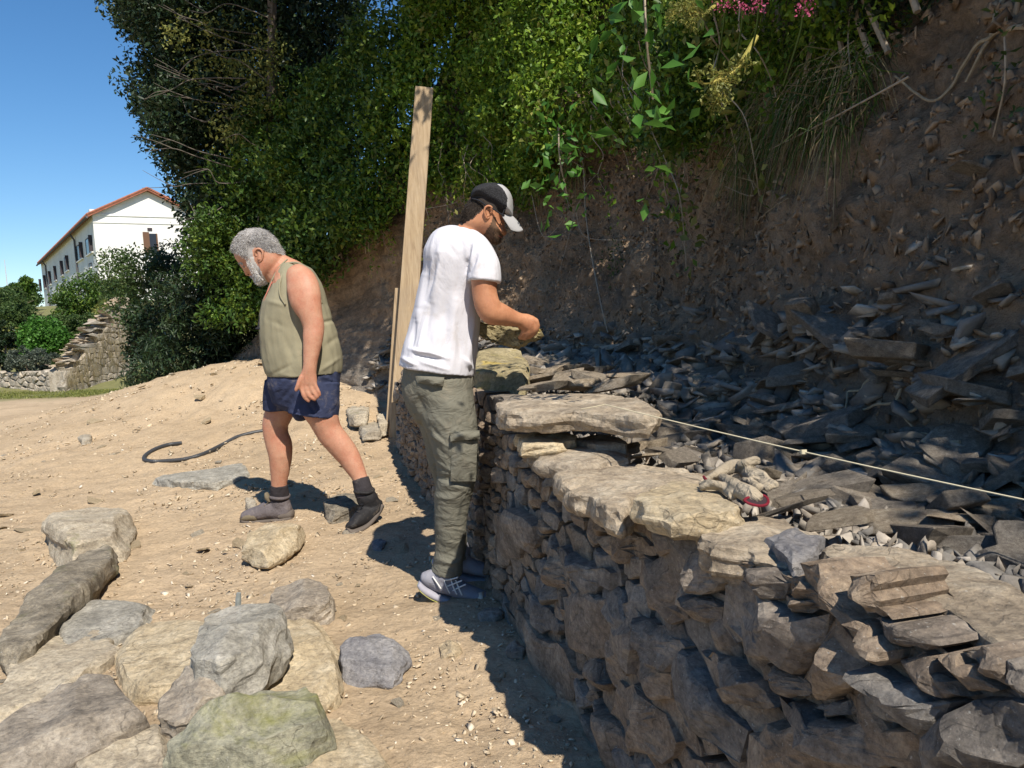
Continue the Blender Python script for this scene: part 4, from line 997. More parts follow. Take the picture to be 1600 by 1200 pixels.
for k in range(20):
    a = np.array([rg.uniform(380, 425), rg.uniform(0, 300)]); dx = -rg.uniform(40, 170); dy = rg.uniform(-90, 60)
    Yk = rg.uniform(10.0, 10.8); b = a + [dx * .5, dy * .5 + rg.normal() * 10]; c = a + [dx, dy]; e1 = (b + c) / 2 + rg.normal(size=2) * 6; g_ = c + [rg.uniform(-30, 10), rg.uniform(-30, 20)]
    tw.append(([ony(*a, Yk), ony(*b, Yk - .2), ony(*e1, Yk - .3), ony(*c, Yk - .1)], 0.008, 0.003)); tw.append(([ony(*e1, Yk - .3), ony(*((e1 + g_) / 2 + rg.normal(size=2) * 4), Yk - .3), ony(*g_, Yk - .2)], 0.006, 0.002))
limbs(t, tw, simple('grey_twig', (0.13, 0.11, 0.09), 0.3, 40), 'branch', 5)
t = thing('undergrowth_shrub', ony(300, 590, 13), 'dark tangled undergrowth in the shade below the evergreen, behind the dirt mound', 'shrub')
leafmass([(255, 440), (330, 430), (480, 400), (545, 400), (520, 600), (380, 600), (230, 615), (205, 600), (235, 560), (255, 520)], 10.9, 12.6, 420, 80, 0.26, 0.11, 'dark', t, 'foliage', ratio=0.25, droop=0.9)  # shade below the evergreen is put into the very dark leaf colour
t = thing('leafy_shrub', ony(310, 430, 11), 'yellow green bush hanging left of the old man\'s head, below the evergreen', 'shrub')
leafmass([(300, 350), (335, 335), (385, 350), (375, 420), (340, 445), (300, 430)], 10.2, 11.0, 60, 80, 0.22, 0.06, 'ivy', t, 'foliage')
limbs(t, [([ony(330, 450, 12), ony(325, 400, 11.7), ony(330, 350, 11.5)], 0.02, 0.008)], twig, 'stem')

# ---- garden shrubs and trees on the left
def bush(px_, py_, Y0, w, h, n, size, mk, label, name='garden_shrub', cat='shrub', per=60, stems=3, crad=None, d=None):
    c = ony(px_, py_, Y0); k = Y0 / FPX; rx, rz = w * k / 2, h * k / 2; base = c - [0, 0, rz * 1.0]
    base[2] = min(base[2], c[2] - rz)
    t = thing(name, base, label, cat); m_ = max(8, n // per); dd = rg.normal(size=(m_, 3)); dd /= np.linalg.norm(dd, axis=1)[:, None]
    C_ = c + dd * (0.3 + 0.62 * rg.random((m_, 1)) ** 0.5) * np.array([rx, (d or rx), rz]) * (1 + 0.22 * vnoise(dd * 2.3 + px_, 3))[:, None]
    P_, _ = clumps(C_, rg.uniform(.6, 1.2, m_) * (crad or min(rx, rz) * 0.28), per, rg); V, F_ = leaves_arr(P_, size, rg, 0.45)
    obj('foliage', V, F_, LM[mk], t)
    gzb = gz(base[0], base[1])
    limbs(t, [([np.array([base[0] + rg.normal() * rx * .15, base[1], min(gzb, base[2]) - .1]), base + [rg.normal() * rx * .3, 0, rz * .5], c + [rg.normal() * rx * .6, 0, rz * .3]], rx * 0.05 + .01, 0.01) for _ in range(stems)], name='stem')
    return t
bush(68, 530, 23, 78, 70, 9000, 0.10, 'bright', 'round bright green bush above the low stone wall at the left')
bush(50, 564, 20.5, 92, 42, 5200, 0.07, 'grey', 'low grey green lavender-like bush just behind the low stone wall')
bush(92, 572, 19.8, 26, 24, 1200, 0.06, 'mid', 'pale green tuft at the right end of the low wall', per=40)
bush(4, 540, 21, 36, 90, 4000, 0.09, 'dark', 'dark bush cut by the left edge of the photo')
bush(128, 518, 24, 84, 56, 7000, 0.10, 'mid', 'clipped green shrub behind the stepped retaining wall')
bush(130, 468, 33, 92, 84, 8000, 0.13, 'ivy', 'dark green shrub in front of the long house facade')
bush(28, 500, 30, 60, 70, 5000, 0.12, 'mid', 'leafy light green tree crown by the end of the house', name='garden_tree', cat='tree', stems=2)
bush(42, 462, 60, 50, 60, 3500, 0.28, 'ivy', 'distant dark tree at the far end of the house', name='garden_tree', cat='tree', stems=2)
bush(16, 478, 45, 46, 44, 2500, 0.2, 'mid', 'light leafy tree at the far left edge, below the mast', name='garden_tree', cat='tree', stems=2)
bush(10, 525, 27, 40, 40, 2000, 0.12, 'olive', 'yellowish shrub at the left edge behind the dark bush')
bush(8, 470, 55, 80, 50, 4000, 0.25, 'mid', 'pale green trees massed left of the far end of the house', name='garden_tree', cat='tree')
bush(95, 512, 30, 100, 44, 5000, 0.13, 'mid', 'mixed hedge below the house windows', name='hedge', cat='hedge')
bush(0, 490, 34, 80, 80, 5000, 0.15, 'mid', 'large leafy bush at the left edge above the dark bush')
bush(165, 500, 26, 60, 60, 5000, 0.11, 'olive', 'yellowish green shrub beside the stems of the small tree')
bush(188, 470, 28, 56, 80, 6500, 0.12, 'mid', 'leafy green shrub hiding the corner of the white house')
# small tree before the gable
t = thing('small_tree', ony(240, 560, 15), 'small tree with bare stems and round crown in front of the white gable', 'tree')
leafmass([(165, 470), (160, 430), (180, 400), (215, 388), (245, 395), (258, 430), (250, 480), (215, 500), (180, 500)], 14.5, 16, 46, 80, 0.26, 0.075, 'mid', t)
leafmass([(225, 400), (260, 385), (285, 400), (282, 430), (270, 455), (235, 450)], 14.5, 15.5, 30, 90, 0.20, 0.075, 'dark', t, 'dark_crown')
limbs(t, [([ony(245, 575, 15), ony(238, 500, 15), ony(225, 450, 15), ony(218, 420, 15)], 0.035, 0.012), ([ony(246, 575, 15), ony(252, 500, 15), ony(245, 450, 15), ony(262, 425, 15)], 0.03, 0.01), ([ony(243, 575, 15.1), ony(225, 520, 15), ony(205, 475, 15)], 0.022, 0.008)], simple('grey_bark', (0.28, 0.24, 0.2), 0.2), 'stem')
t = thing('shade_shrub', ony(235, 560, 14), 'dark shrub in shade under the small tree, left of the undergrowth', 'shrub')
leafmass([(205, 490), (240, 480), (262, 500), (262, 570), (215, 570), (198, 540)], 14, 15, 42, 80, 0.22, 0.085, 'dark', t, 'foliage')

# ------------------------------------------------------------------ house on the hill
HC = ony(155, 447, 70.0); HA = np.array([0.815, 0.579, 0]); HB = np.array([-0.579, 0.815, 0]); HZ = 12.35; HW, HL = 9.2, 47.0; HP = 14.55
def stucco_mat():
    s = NT('white_stucco'); co = s.coord(); n = s.noise(co, 0.5, 5, 0.6); n2 = s.noise(co, 5, 6)
    c = s.ramp(n, [(0.35, (0.70, 0.68, 0.64)), (0.6, (0.80, 0.79, 0.76))]); c = s.mix(0.3, c, s.ramp(n2, [(0.3, (0.85, 0.85, 0.85)), (0.7, (1.05, 1.05, 1.05))]), 'MULTIPLY')
    return s.fin(c, s.bump(n2, 0.3, 0.02), 0.9, 0.1)
M['stucco'] = stucco_mat(); M['shutter'] = simple('dark_shutter', (0.05, 0.04, 0.045), 0.2); M['glass'] = simple('dark_window', (0.02, 0.022, 0.03), 0.2, rough=0.2, spec=0.5)
M['tile'] = simple('red_roof_tile', (0.30, 0.115, 0.07), 0.3, 3, bumpd=0.05); M['gutter'] = simple('grey_gutter', (0.10, 0.095, 0.10), 0.1)
M['brownwood'] = simple('brown_shutter', (0.14, 0.075, 0.045), 0.2)
house = thing('white_house', HC, 'long white two storey house with red tiled gable roof on the hill', 'house')
zb = 1.5
A0 = np.array([HC[0], HC[1], 0]); 
def hp_(a, b, z): return A0 + HA * a + HB * b + np.array([0, 0, z])
def boxh(mb, a0, a1, b0, b1, z0, z1):
    V = [hp_(a, b, z) for z in (z0, z1) for a, b in ((a0, b0), (a1, b0), (a1, b1), (a0, b1))]
    mb.add(V, [[3, 2, 1, 0], [4, 5, 6, 7], [0, 1, 5, 4], [1, 2, 6, 5], [2, 3, 7, 6], [3, 0, 4, 7]])
mb = MB(); V = [hp_(0, 0, zb), hp_(HW, 0, zb), hp_(HW, 0, HZ), hp_(HW / 2, 0, HP), hp_(0, 0, HZ), hp_(0, HL, zb), hp_(HW, HL, zb), hp_(HW, HL, HZ), hp_(HW / 2, HL, HP), hp_(0, HL, HZ)]
mb.add(V, [[0, 1, 2, 3, 4], [9, 8, 7, 6, 5], [0, 4, 9, 5], [1, 6, 7, 2]]); mb.build('wall', M['stucco'], house)
mb = MB()
for sgn in (0, 1):                                    # two roof slopes with an overhang
    e = (-0.45, HZ - 0.30) if not sgn else (HW + 0.45, HZ - 0.30)
    pk = (HW / 2, HP + 0.02)
    V = [hp_(e[0], -0.5, e[1]), hp_(pk[0], -0.5, pk[1]), hp_(pk[0], HL + .4, pk[1]), hp_(e[0], HL + .4, e[1])]
    V2 = [v + [0, 0, 0.22] for v in V]
    mb.add(V + V2, [[0, 1, 2, 3], [7, 6, 5, 4], [0, 4, 5, 1], [1, 5, 6, 2], [2, 6, 7, 3], [3, 7, 4, 0]])
roof = mb.build('roof', M['tile'], house)
mb = MB()
for k in range(int(HL / 0.5)):                        # rows of barrel tiles
    for sgn in (0, 1):
        a0, a1 = ((-0.5, HW / 2) if not sgn else (HW + 0.5, HW / 2)); b = -0.45 + k * 0.5
        V, Fc = tube([hp_(a0, b, HZ - 0.09), hp_(a1, b, HP + 0.24)], 0.12, 5); mb.add(V, Fc)
o = mb.build('roof_tiles', M['tile'], house); tag(o, kind='stuff')
for sgn in (0, 1):
    a = -0.05 if not sgn else HW + 0.05; mb = MB(); V, Fc = tube([hp_((-0.5 if not sgn else HW + .5), -0.5, HZ - 0.30), hp_((-0.5 if not sgn else HW + .5), HL, HZ - 0.30)], 0.11, 6); mb.add(V, Fc); mb.build('gutter', M['gutter'], house)
mb = MB(); boxh(mb, -0.02, HW, -0.07, -0.003, HZ - 0.10, HZ + 0.08); mb.build('cornice', M['stucco'], house)
mb = MB(); boxh(mb, -0.02, HW, -0.06, -0.003, HZ - 0.72, HZ - 0.62); mb.build('cornice', M['stucco'], house)
mb = MB(); boxh(mb, 0.1, 0.6, 2, 2.6, HZ, HZ + 0.75); mb.build('chimney', M['stucco'], house)
def onside(x, y):
    d = ray(x, y); t_ = ((A0 - CAM) @ HA) / (d @ HA); P_ = CAM + d * t_; return (P_ - A0) @ HB, P_[2]
def ongable(x, y):
    d = ray(x, y); t_ = ((A0 - CAM) @ HB) / (d @ HB); P_ = CAM + d * t_; return (P_ - A0) @ HA, P_[2]
def side_window(x0, x1, y0, y1, shut=True):
    xm = (x0 + x1) / 2; b1_, _ = onside(x0, (y0 + y1) / 2); b0_, _ = onside(x1, (y0 + y1) / 2); bm_ = (b0_ + b1_) / 2
    zt = onside(xm, y0)[1]; zl = onside(xm, y1)[1]; w = b1_ - b0_
    mb = MB(); boxh(mb, -0.05, -0.004, b0_, b1_, zl, zt); f = mb.build('window', M['glass'], house)
    mb = MB()
    for k in range(3): boxh(mb, -0.075, -0.052, b0_ + w * (k / 2.0) - 0.03, b0_ + w * (k / 2.0) + 0.03, zl, zt)
    boxh(mb, -0.078, -0.053, b0_, b1_, zt - .06, zt); boxh(mb, -0.078, -0.053, b0_, b1_, zl, zl + .06); mb.build('frame', M['shutter'], f)
    mb = MB(); boxh(mb, -0.16, -0.004, b0_ - .1, b1_ + .1, zl - 0.10, zl - 0.005); mb.build('sill', M['stucco'], f)
    if shut:
        mb = MB(); boxh(mb, -0.32, -0.08, b0_ - 0.06, b0_ - 0.01, zl, zt); mb.build('shutter', M['shutter'], f)
for wdw in ((135, 145, 370, 397), (120, 130, 381, 407), (102, 107.5, 400, 424), (95, 99, 408, 431), (85, 88.5, 416, 439), (77, 80, 424, 445), (69.5, 72, 430, 451), (63, 65, 436, 456)): side_window(*wdw)
for wdw in ((140, 143.5, 411, 418), (100, 102, 438, 445), (80, 83, 468, 489), (64, 67, 477, 490)): side_window(*wdw, shut=False)
for x, y0, y1 in ((118, 374, 436), (73, 418, 480)):
    b, z1 = onside(x, y0); z0 = onside(x + 4, y1)[1]; V, Fc = tube([hp_(-0.45, b, HZ - 0.35), hp_(-0.12, b, HZ - 0.9), hp_(-0.12, b, 5)], 0.09, 6); obj('downpipe', V, Fc, M['gutter'], house)
a0, zt = ongable(232, 365); a1, zl = ongable(246.5, 385.5)
mb = MB(); boxh(mb, a0, a1, -0.05, -0.004, zl - 0.6, zt); f = mb.build('window', M['glass'], house, )
mb = MB(); boxh(mb, a0 - 0.55, a0 - 0.02, -0.35, -0.30, zl - 0.6, zt + 0.1); mb.build('shutter', M['brownwood'], f)
mb = MB(); boxh(mb, a1 - 0.08, a1 + 0.04, -0.12, -0.055, zl - 0.6, zt); mb.build('frame', M['brownwood'], f)
a0, zt = ongable(230, 356); a1, zl = ongable(238, 361)
mb = MB(); boxh(mb, a0, a1, -0.05, -0.004, zl, zt); mb.build('vent', M['shutter'], house)
# mast far away
mp_ = ony(16, 490, 140); V, Fc = tube([[mp_[0], 140, 5], [mp_[0], 140, ony(16, 405, 140)[2]]], [0.14, 0.05], 5); tag(obj('radio_mast', V, Fc, simple('mast_metal', (0.5, 0.5, 0.52), 0.1), None), 'thin distant mast rising above the trees at the left edge', 'mast')

# ------------------------------------------------------------------ low garden wall and stepped retaining wall
def course_wall(t, P0, dirv, nrm, L, hf, mat, hs, rg, wmul=(1.2, 3.0), name='stone', limit=290, front=0.05, depth=0.2):
    dirv = np.array(dirv, float); nrm = np.array(nrm, float); sites = []; z = 0; hmax = max(hf(0), hf(L), hf(L / 2))
    while z < hmax:
        h = rg.choice(hs); s = rg.uniform(-.1, .1)
        while s < L:
            w = h * rg.uniform(*wmul)
            if z + h * .4 < hf(s): sites.append((s + w / 2, z + h / 2 + rg.normal() * h * .2))
            s += w
        z += h * .95
    cells = vor_cells(np.array(sites) / 3.0, gap=0.003); k = 0
    for c in cells:
        c = c * 3.0; top_ = hf(c[:, 0].mean()); c[:, 1] = np.clip(c[:, 1], -0.05, top_); c[:, 0] = np.clip(c[:, 0], 0, L)
        if np.ptp(c[:, 0]) < 0.03 or np.ptp(c[:, 1]) < 0.02: continue
        V, Fc = rock_poly(c, front * rg.uniform(.5, 1.2), depth, rg, step=max(np.ptp(c[:, 0]), np.ptp(c[:, 1])) / 3, layers=2, rough=0.004, sharp=.7)
        W = P0 + dirv * V[:, :1] + np.array([0, 0, 1.0]) * V[:, 1:2] + nrm * V[:, 2:3]
        if np.cross(dirv, [0, 0, 1.0]) @ nrm < 0: Fc = [f[::-1] for f in Fc]
        obj(name, W, Fc, M[mat], t, origin=W.mean(0)); k += 1
    return k
M['gardenstone'] = rock_mat('garden_wall_stone', (0.22, 0.18, 0.13), (0.42, 0.36, 0.28), (0.60, 0.54, 0.45), grey=0.3)
P0 = onz(103, 612, 0.0); P1 = onz(0, 612, 0.0); dv = P1 - P0; dv /= np.linalg.norm(dv); nv = np.array([dv[1], -dv[0], 0]); nv = nv if nv[1] < 0 else -nv
t = thing('low_garden_wall', P0, 'low dry stone garden wall at the far left beyond the packed dirt', 'stone wall')
course_wall(t, P0, dv, nv, 5.0, lambda s: 0.50, 'gardenstone', [0.09, 0.12, 0.16], rg)
t = thing('retaining_wall', P0, 'stepped retaining wall overgrown with dry hanging stems, right of the low garden wall', 'stone wall')
P3 = onz(205, 612, 0.0); P3 = ony(212, 600, 21.5); P3[2] = 0; dv2 = P3 - P0; Lw = np.linalg.norm(dv2); dv2 /= Lw; nv2 = np.array([dv2[1], -dv2[0], 0]); nv2 = nv2 if nv2 @ (CAM - P0) > 0 else -nv2
hfun = lambda s: 0.55 + 1.75 * min(1, max(0, s / Lw)) + 0.05 * math.floor(s / 0.4) % 0.1
course_wall(t, P0, dv2, nv2, Lw, hfun, 'gardenstone', [0.10, 0.14, 0.2], rg, front=0.04)
V = [P0 - nv2 * .12, P3 - nv2 * .12, P3 - nv2 * .12 + [0, 0, 2.25], P0 - nv2 * .12 + [0, 0, .5], P0 - nv2 * .42, P3 - nv2 * .42, P3 - nv2 * .42 + [0, 0, 2.25], P0 - nv2 * .42 + [0, 0, .5]]
obj('wall_core', V, [[0, 1, 2, 3], [7, 6, 5, 4], [3, 2, 6, 7], [0, 3, 7, 4], [1, 5, 6, 2]], M['gardenstone'], t)
for k in range(46):
    s = Lw * (k % 23 + .5) / 23 + rg.normal() * .03; zt_ = hfun(s) + (0.02 if k < 23 else 0.07); p = P0 + dv2 * s - nv2 * rg.uniform(.12, .3) + np.array([0, 0, zt_])
    link('coping_stone', pool_mesh(int(rg.integers(16)), 'top'), t, p, rot=(rg.normal() * .1, rg.normal() * .1, rg.uniform(0, 6.28)), scale=(.24, .22, .12))
n = 800; s = rg.uniform(0, Lw, n); top_ = 0.5 + 1.75 * s / Lw; z1 = top_ * rg.uniform(0.3, 1.02, n); ln = rg.uniform(0.15, 0.5, n)
V = []; a = P0 + dv2 * s[:, None] + nv2 * rg.uniform(0.04, 0.10, (n, 1)) + np.array([0, 0, 1.0]) * z1[:, None]; b = a + nv2 * rg.uniform(0, .05, (n, 1)) - np.array([0, 0, 1.0]) * ln[:, None] + dv2 * rg.normal(0, .04, (n, 1)); wv = dv2 * 0.005
V = np.stack([a - wv, a + wv, b], 1).reshape(-1, 3); F_ = np.arange(n * 3).reshape(-1, 3)
o = obj('dry_stems', V, F_, LM['dry'], t); tag(o, kind='stuff')
# pale track wall piece beyond
t = thing('gate_pillar', ony(205, 590, 24), 'pale rounded wall end between the retaining wall and the dark undergrowth', 'stone wall')
poly = np.array([(188, 615), (190, 560), (200, 530), (215, 548), (222, 580), (216, 615)]); pts = np.array([[ony(x, y, 24)[0], ony(x, y, 24)[2]] for x, y in poly])
V, Fc = rock_poly(pts, 0.15, 0.8, rg, step=0.2, rough=0.02); W = np.stack([V[:, 0], 24 - V[:, 2], V[:, 1]], -1); obj('stone', W, Fc, M['gardenstone'], t, origin=W.mean(0))

# ------------------------------------------------------------------ grass strip, fennel, valerian, hanging twigs and grass on the bank
def blades(P_, L, w, rg, dirv=(0, 0, 1), spread=0.5, bend=0.3):
    n = len(P_); d = np.array(dirv) + rg.normal(size=(n, 3)) * spread; d /= np.linalg.norm(d, axis=1)[:, None]; L = L * rg.uniform(.5, 1.3, n)[:, None]
    side = np.cross(d, rg.normal(size=(n, 3))); side /= np.linalg.norm(side, axis=1)[:, None]; sw = side * w
    m1 = P_ + d * L * .5; tip = P_ + d * L + np.array([0, 0, -1.0]) * L * bend
    V = np.stack([P_ - sw, P_ + sw, m1 + sw * .8, m1 - sw * .8, tip], 1).reshape(-1, 3); i = np.arange(n)[:, None] * 5
    return V, np.concatenate([i + [0, 1, 2], i + [0, 2, 3], i + [3, 2, 4]], 1).reshape(-1, 3)
n = 9000; x = rg.uniform(-17, -9.0, n); y = rg.uniform(17.6, 19.5, n) + (x + 12) * -0.35
V, F_ = blades(np.stack([x, y, gheight(x, y)], -1), 0.07, 0.006, rg); tag(obj('grass', V, F_, LM['olive'], None, origin=(0, 0, 0)), 'thin grass strip at the foot of the low garden wall', 'grass', kind='stuff')
def onveg(x, y, off):                                # pixel -> place where the foliage stands `off` proud of the bank
    d = ray(x, y); t_ = 1.0
    while t_ < 20:
        P_ = CAM + d * t_; s_, q_ = wsq(P_)
        if q_ > float(bank_q(s_, P_[2])) - off: return P_
        t_ += 0.02
    return None
def bankpts(s0, s1, z0, z1, n, off):
    s = rg.uniform(s0, s1, n); z = rg.uniform(z0, z1, n); out = []
    for a, b in zip(s, z):
        h = BB.find_nearest(Vector(wp(a, float(bank_q(a, b)) - 0.1, b))); out.append(np.array(h[0]) - np.array([WM[0], WM[1], 0]) * rg.uniform(0, off))
    return np.array(out)
P_ = []
for x, y, k in ((1150, 150, 60), (1190, 180, 80), (1230, 130, 90), (1270, 150, 90), (1300, 120, 70), (1210, 80, 60), (1320, 180, 40), (1170, 240, 50), (1100, 190, 30), (900, 260, 50), (840, 280, 40), (1260, 60, 50), (1350, 100, 40), (1240, 210, 40)):
    p = onbank(x, y, 0.15)
    if p is not None: P_ += [p + rg.normal(size=3) * 0.05 for _ in range(k * 3)]
P_ = np.array(P_); half = len(P_) // 2
V, F_ = blades(P_[::2], 0.28, 0.0022, rg, (-.3, -.2, -.7), .45, .5); tag(obj('hanging_grass', V, F_, LM['dry'], None), 'dry grass blades hanging over the bank edge', 'grass', kind='stuff')
V, F_ = blades(P_[1::2], 0.26, 0.0025, rg, (-.3, -.2, -.5), .5, .5); tag(obj('hanging_grass', V, F_, LM['ivy'], None), 'green grass blades hanging over the bank edge', 'grass', kind='stuff')
def branching(p, d, L, r, depth, mb, rg, tips, spread=0.55):
    q = p + d * L; V, Fc = tube([p, (p + q) / 2 + rg.normal(size=3) * L * .05, q], [r, r * .85, r * .7], 4, cap=False); mb.add(V, Fc)
    if depth == 0: tips.append(q); return
    for k in range(int(rg.integers(3, 5))):
        nd = d + rg.normal(size=3) * spread; nd /= np.linalg.norm(nd); branching(q - d * L * rg.uniform(0, .5), nd, L * rg.uniform(.55, .8), r * .6, depth - 1, mb, rg, tips, spread)
fm = simple('yellow_fennel_stem', (0.30, 0.26, 0.06), 0.3)
for (pa, pb, lb) in (((1182, 58), (1112, 130), 'yellow branching fennel plant hanging out below the pink flowers'), ((1120, 5), (1075, 15), 'yellow fennel tuft at the top edge of the photo')):
    a = onveg(*pa, 0.65); b = onveg(*pb, 0.85)
    if a is None or b is None: continue
    t = thing('fennel', a, lb, 'plant'); pth = smoothpath([a, (a + b) / 2 - [0, 0, .03], b], 6); V, Fc = tube(pth, np.linspace(.008, .005, len(pth)), 6); obj('stem', V, Fc, fm, t)
    mb = MB(); tips = []; 
    for k in range(10):
        p = pth[int(rg.integers(len(pth) // 2, len(pth)))]; d = (b - a) / np.linalg.norm(b - a) + rg.normal(size=3) * .75; d /= np.linalg.norm(d)
        branching(p, d, rg.uniform(.035, .06), .0018, 2, mb, rg, tips)
    mb.build('umbels', fm, t); V, F_ = leaves_arr(np.repeat(np.array(tips), 5, 0) + rg.normal(size=(len(tips) * 5, 3)) * .008, .014, rg); obj('flowers', V, F_, LM['olive'], t)
for k, (x, y, lb) in enumerate(((1132, 6, 'pink valerian flower head, leftmost at the top edge of the photo'), (1160, 14, 'pink valerian flower head beside the yellow fennel top'), (1185, 8, 'small pink valerian flower near the top edge'), (1255, 12, 'magenta valerian flower head, rightmost at the top edge'), (437, 270, 'pink flower among the leaves right above the old man'), (455, 253, 'small pink flower in the climber left of the plank'))):
    p = onveg(x, y, 0.8)
    if p is None: continue
    t = thing('valerian_flower', p, lb, 'flower', 'pink valerian flowers'); sc = 0.5 if x > 500 else 1.4
    V, F_ = leaves_arr(p + rg.normal(size=(60, 3)) * .024 * sc, .010 * max(.8, sc), rg); obj('petals', V, F_, LM['pink'], t)
    V, Fc = tube(smoothpath([p, p + [0.01, 0.05, -.08 * sc], p + [0.04, .25, -.2 * sc]], 4), .003, 4); obj('stem', V, Fc, LM['ivy'], t)
# the long dry hanging twig with its fork
t = thing('dry_twig', onbank(905, 255, 0.3), 'long bare dry twig hanging down the bank right of the young man', 'twig')
for pix, r in ((((903, 225), (912, 265), (915, 330), (922, 385), (932, 440), (940, 480), (950, 520)), .008), (((912, 305), (900, 325), (890, 365), (874, 425)), .004), (((912, 262), (880, 245), (850, 235)), .004), (((935, 270), (920, 285), (912, 300)), .004)):
    pth = smoothpath([onbank(x, y, .28) for x, y in pix], 6); V, Fc = tube(pth, np.linspace(r, r * .5, len(pth)), 6); obj('branch', V, Fc, twig, t)
TW = [((640, 330), (700, 320), (722, 312)), ((1085, 180), (1075, 240), (1070, 275)), ((1120, 190), (1180, 300), (1130, 290)), ((1190, 50), (1185, 130), (1180, 190)), ((830, 300), (850, 370), (890, 330)), ((690, 230), (700, 330), (702, 365)), ((1420, 120), (1290, 190), (1200, 235)), ((1330, 0), (1325, 60), (1330, 120)), ((900, 330), (915, 370), (990, 375))]
for k, pix in enumerate(TW):
    pth = [onbank(x, y, .3) for x, y in pix]
    if any(p is None for p in pth): continue
    pth = smoothpath(pth, 6); V, Fc = tube(pth, np.linspace(.004, .002, len(pth)), 5)
    tag(obj('bare_twig', V, Fc, twig, None), 'thin bare twig sticking out of the climbers on the bank', 'twig', 'thin bare twigs on the bank')
# small green sprigs growing on the bare earth
for k, (x, y, n, sz, lb) in enumerate(((960, 415, 130, .026, 'small dusty sprig growing on the bank right of the dry twig'), (1075, 292, 60, .022, 'little tuft on the sunlit patch of the bank'), (1190, 180, 60, .05, 'bramble shoot with light leaves above the sunlit patch'), (1570, 130, 60, .03, 'sparse weed at the right edge of the bank'), (875, 250, 120, .045, 'bright bramble shoot over the dry twig'), (1010, 60, 100, .05, 'lit bramble sprig at the upper middle of the bank'))):
    p = onbank(x, y, .12) if sz < .04 or k == 2 else onveg(x, y, 1.1); t = thing('sprig', p, lb, 'plant')
    P_ = p + rg.normal(size=(n, 3)) * np.array([.05, .05, .11]) * (1 if sz < .04 else 1.3); V, F_ = leaves_arr(P_, sz, rg, .3); obj('leaves', V, F_, LM['mid' if sz < .04 else 'bright'], t)
    V, Fc = tube(smoothpath([p + [.03, .1, -.12], p, p + [0, 0, .12]], 4), .003, 4); obj('stem', V, Fc, twig, t)
# ------------------------------------------------------------------ people
def skin_mat(name, col, red, fine=45):
    s = NT(name); co = s.coord(); n = s.noise(co, 13, 7, 0.72); n2 = s.noise(co, 120, 4, 0.6)
    c = s.mix(s.ramp(n, [(0.35, (0, 0, 0)), (0.7, (1, 1, 1))]), col, red)
    c = s.mix(0.35, c, s.ramp(n2, [(0.3, (0.75, 0.72, 0.70)), (0.6, (1.06, 1.06, 1.05))]), 'MULTIPLY')
    s.b.inputs['Subsurface Weight'].default_value = 0.12; s.b.inputs['Subsurface Radius'].default_value = (0.012, 0.005, 0.003); s.b.inputs['Subsurface Scale'].default_value = 0.5
    return s.fin(c, s.bump(n2, 0.25, 0.002), 0.55, 0.35)
def cloth_mat(name, col, var=0.12, wrinkle=0.5, scale=14, fine=260, rough=0.9, cscale=(1, 1, 1)):
    s = NT(name); co = s.coord(); cw = s.coord(scale=cscale); n = s.noise(co, 5, 5, 0.6); n2 = s.noise(co, fine, 3, 0.6); w = s.noise(cw, scale, 4, 0.55, 0.8)
    a = tuple(c * (1 - var) for c in col); b = tuple(min(0.85, c * (1 + var)) for c in col)
    c = s.ramp(n, [(0.3, a), (0.7, b)]); c = s.mix(0.25, c, s.ramp(n2, [(0.3, (0.8, 0.8, 0.8)), (0.7, (1.1, 1.1, 1.1))]), 'MULTIPLY')
    c = s.mix(s.ramp(s.noise(co, 11, 8, 0.75, 0.5), [(0.56, (0, 0, 0)), (0.78, (.45, .45, .45))]), c, (0.36, 0.29, 0.21))
    return s.fin(c, s.bump(n2, 0.2, 0.001, s.bump(w, wrinkle, 0.02)), rough, 0.15)
M['skin_old'] = skin_mat('sunburnt_skin', (0.50, 0.275, 0.18), (0.44, 0.18, 0.11))
M['skin_young'] = skin_mat('tanned_skin', (0.50, 0.24, 0.13), (0.40, 0.17, 0.09))
M['tank'] = cloth_mat('khaki_jersey', (0.27, 0.245, 0.165), wrinkle=0.35, scale=7, cscale=(1, 1, .6))
M['navy'] = cloth_mat('navy_cotton', (0.035, 0.043, 0.085), 0.2, 0.6, 12)
M['white'] = cloth_mat('white_tshirt', (0.60, 0.59, 0.63), 0.04, 0.7, 7, cscale=(1, 1, .4))
M['cargo'] = cloth_mat('olive_grey_cotton', (0.165, 0.158, 0.125), 0.14, 0.7, 13, cscale=(1, 1, 1.6))
M['black'] = cloth_mat('black_cloth', (0.022, 0.023, 0.028), 0.2, 0.3); M['sock'] = cloth_mat('dark_sock', (0.04, 0.035, 0.038), 0.2, 0.4, 30)
M['boot'] = cloth_mat('worn_leather', (0.125, 0.108, 0.110), 0.35, 0.5, 30, rough=0.6); M['boot_dark'] = cloth_mat('black_leather', (0.022, 0.021, 0.022), 0.3, 0.3, 30, rough=0.6)
M['suede'] = cloth_mat('dusty_suede', (0.17, 0.14, 0.095), 0.2, 0.2, 30); M['sole'] = cloth_mat('rubber_sole', (0.12, 0.10, 0.085), 0.2, 0.2, 30)
M['shoe'] = cloth_mat('grey_mesh_shoe', (0.25, 0.25, 0.285), 0.15, 0.2, 60); M['shoewhite'] = simple('shoe_overlay', (0.66, 0.65, 0.62), 0.1)
M['shoeyellow'] = simple('yellow_sole', (0.62, 0.60, 0.18), 0.1); M['capwhite'] = cloth_mat('grey_white_twill', (0.38, 0.375, 0.38), 0.05, 0.1, 20)
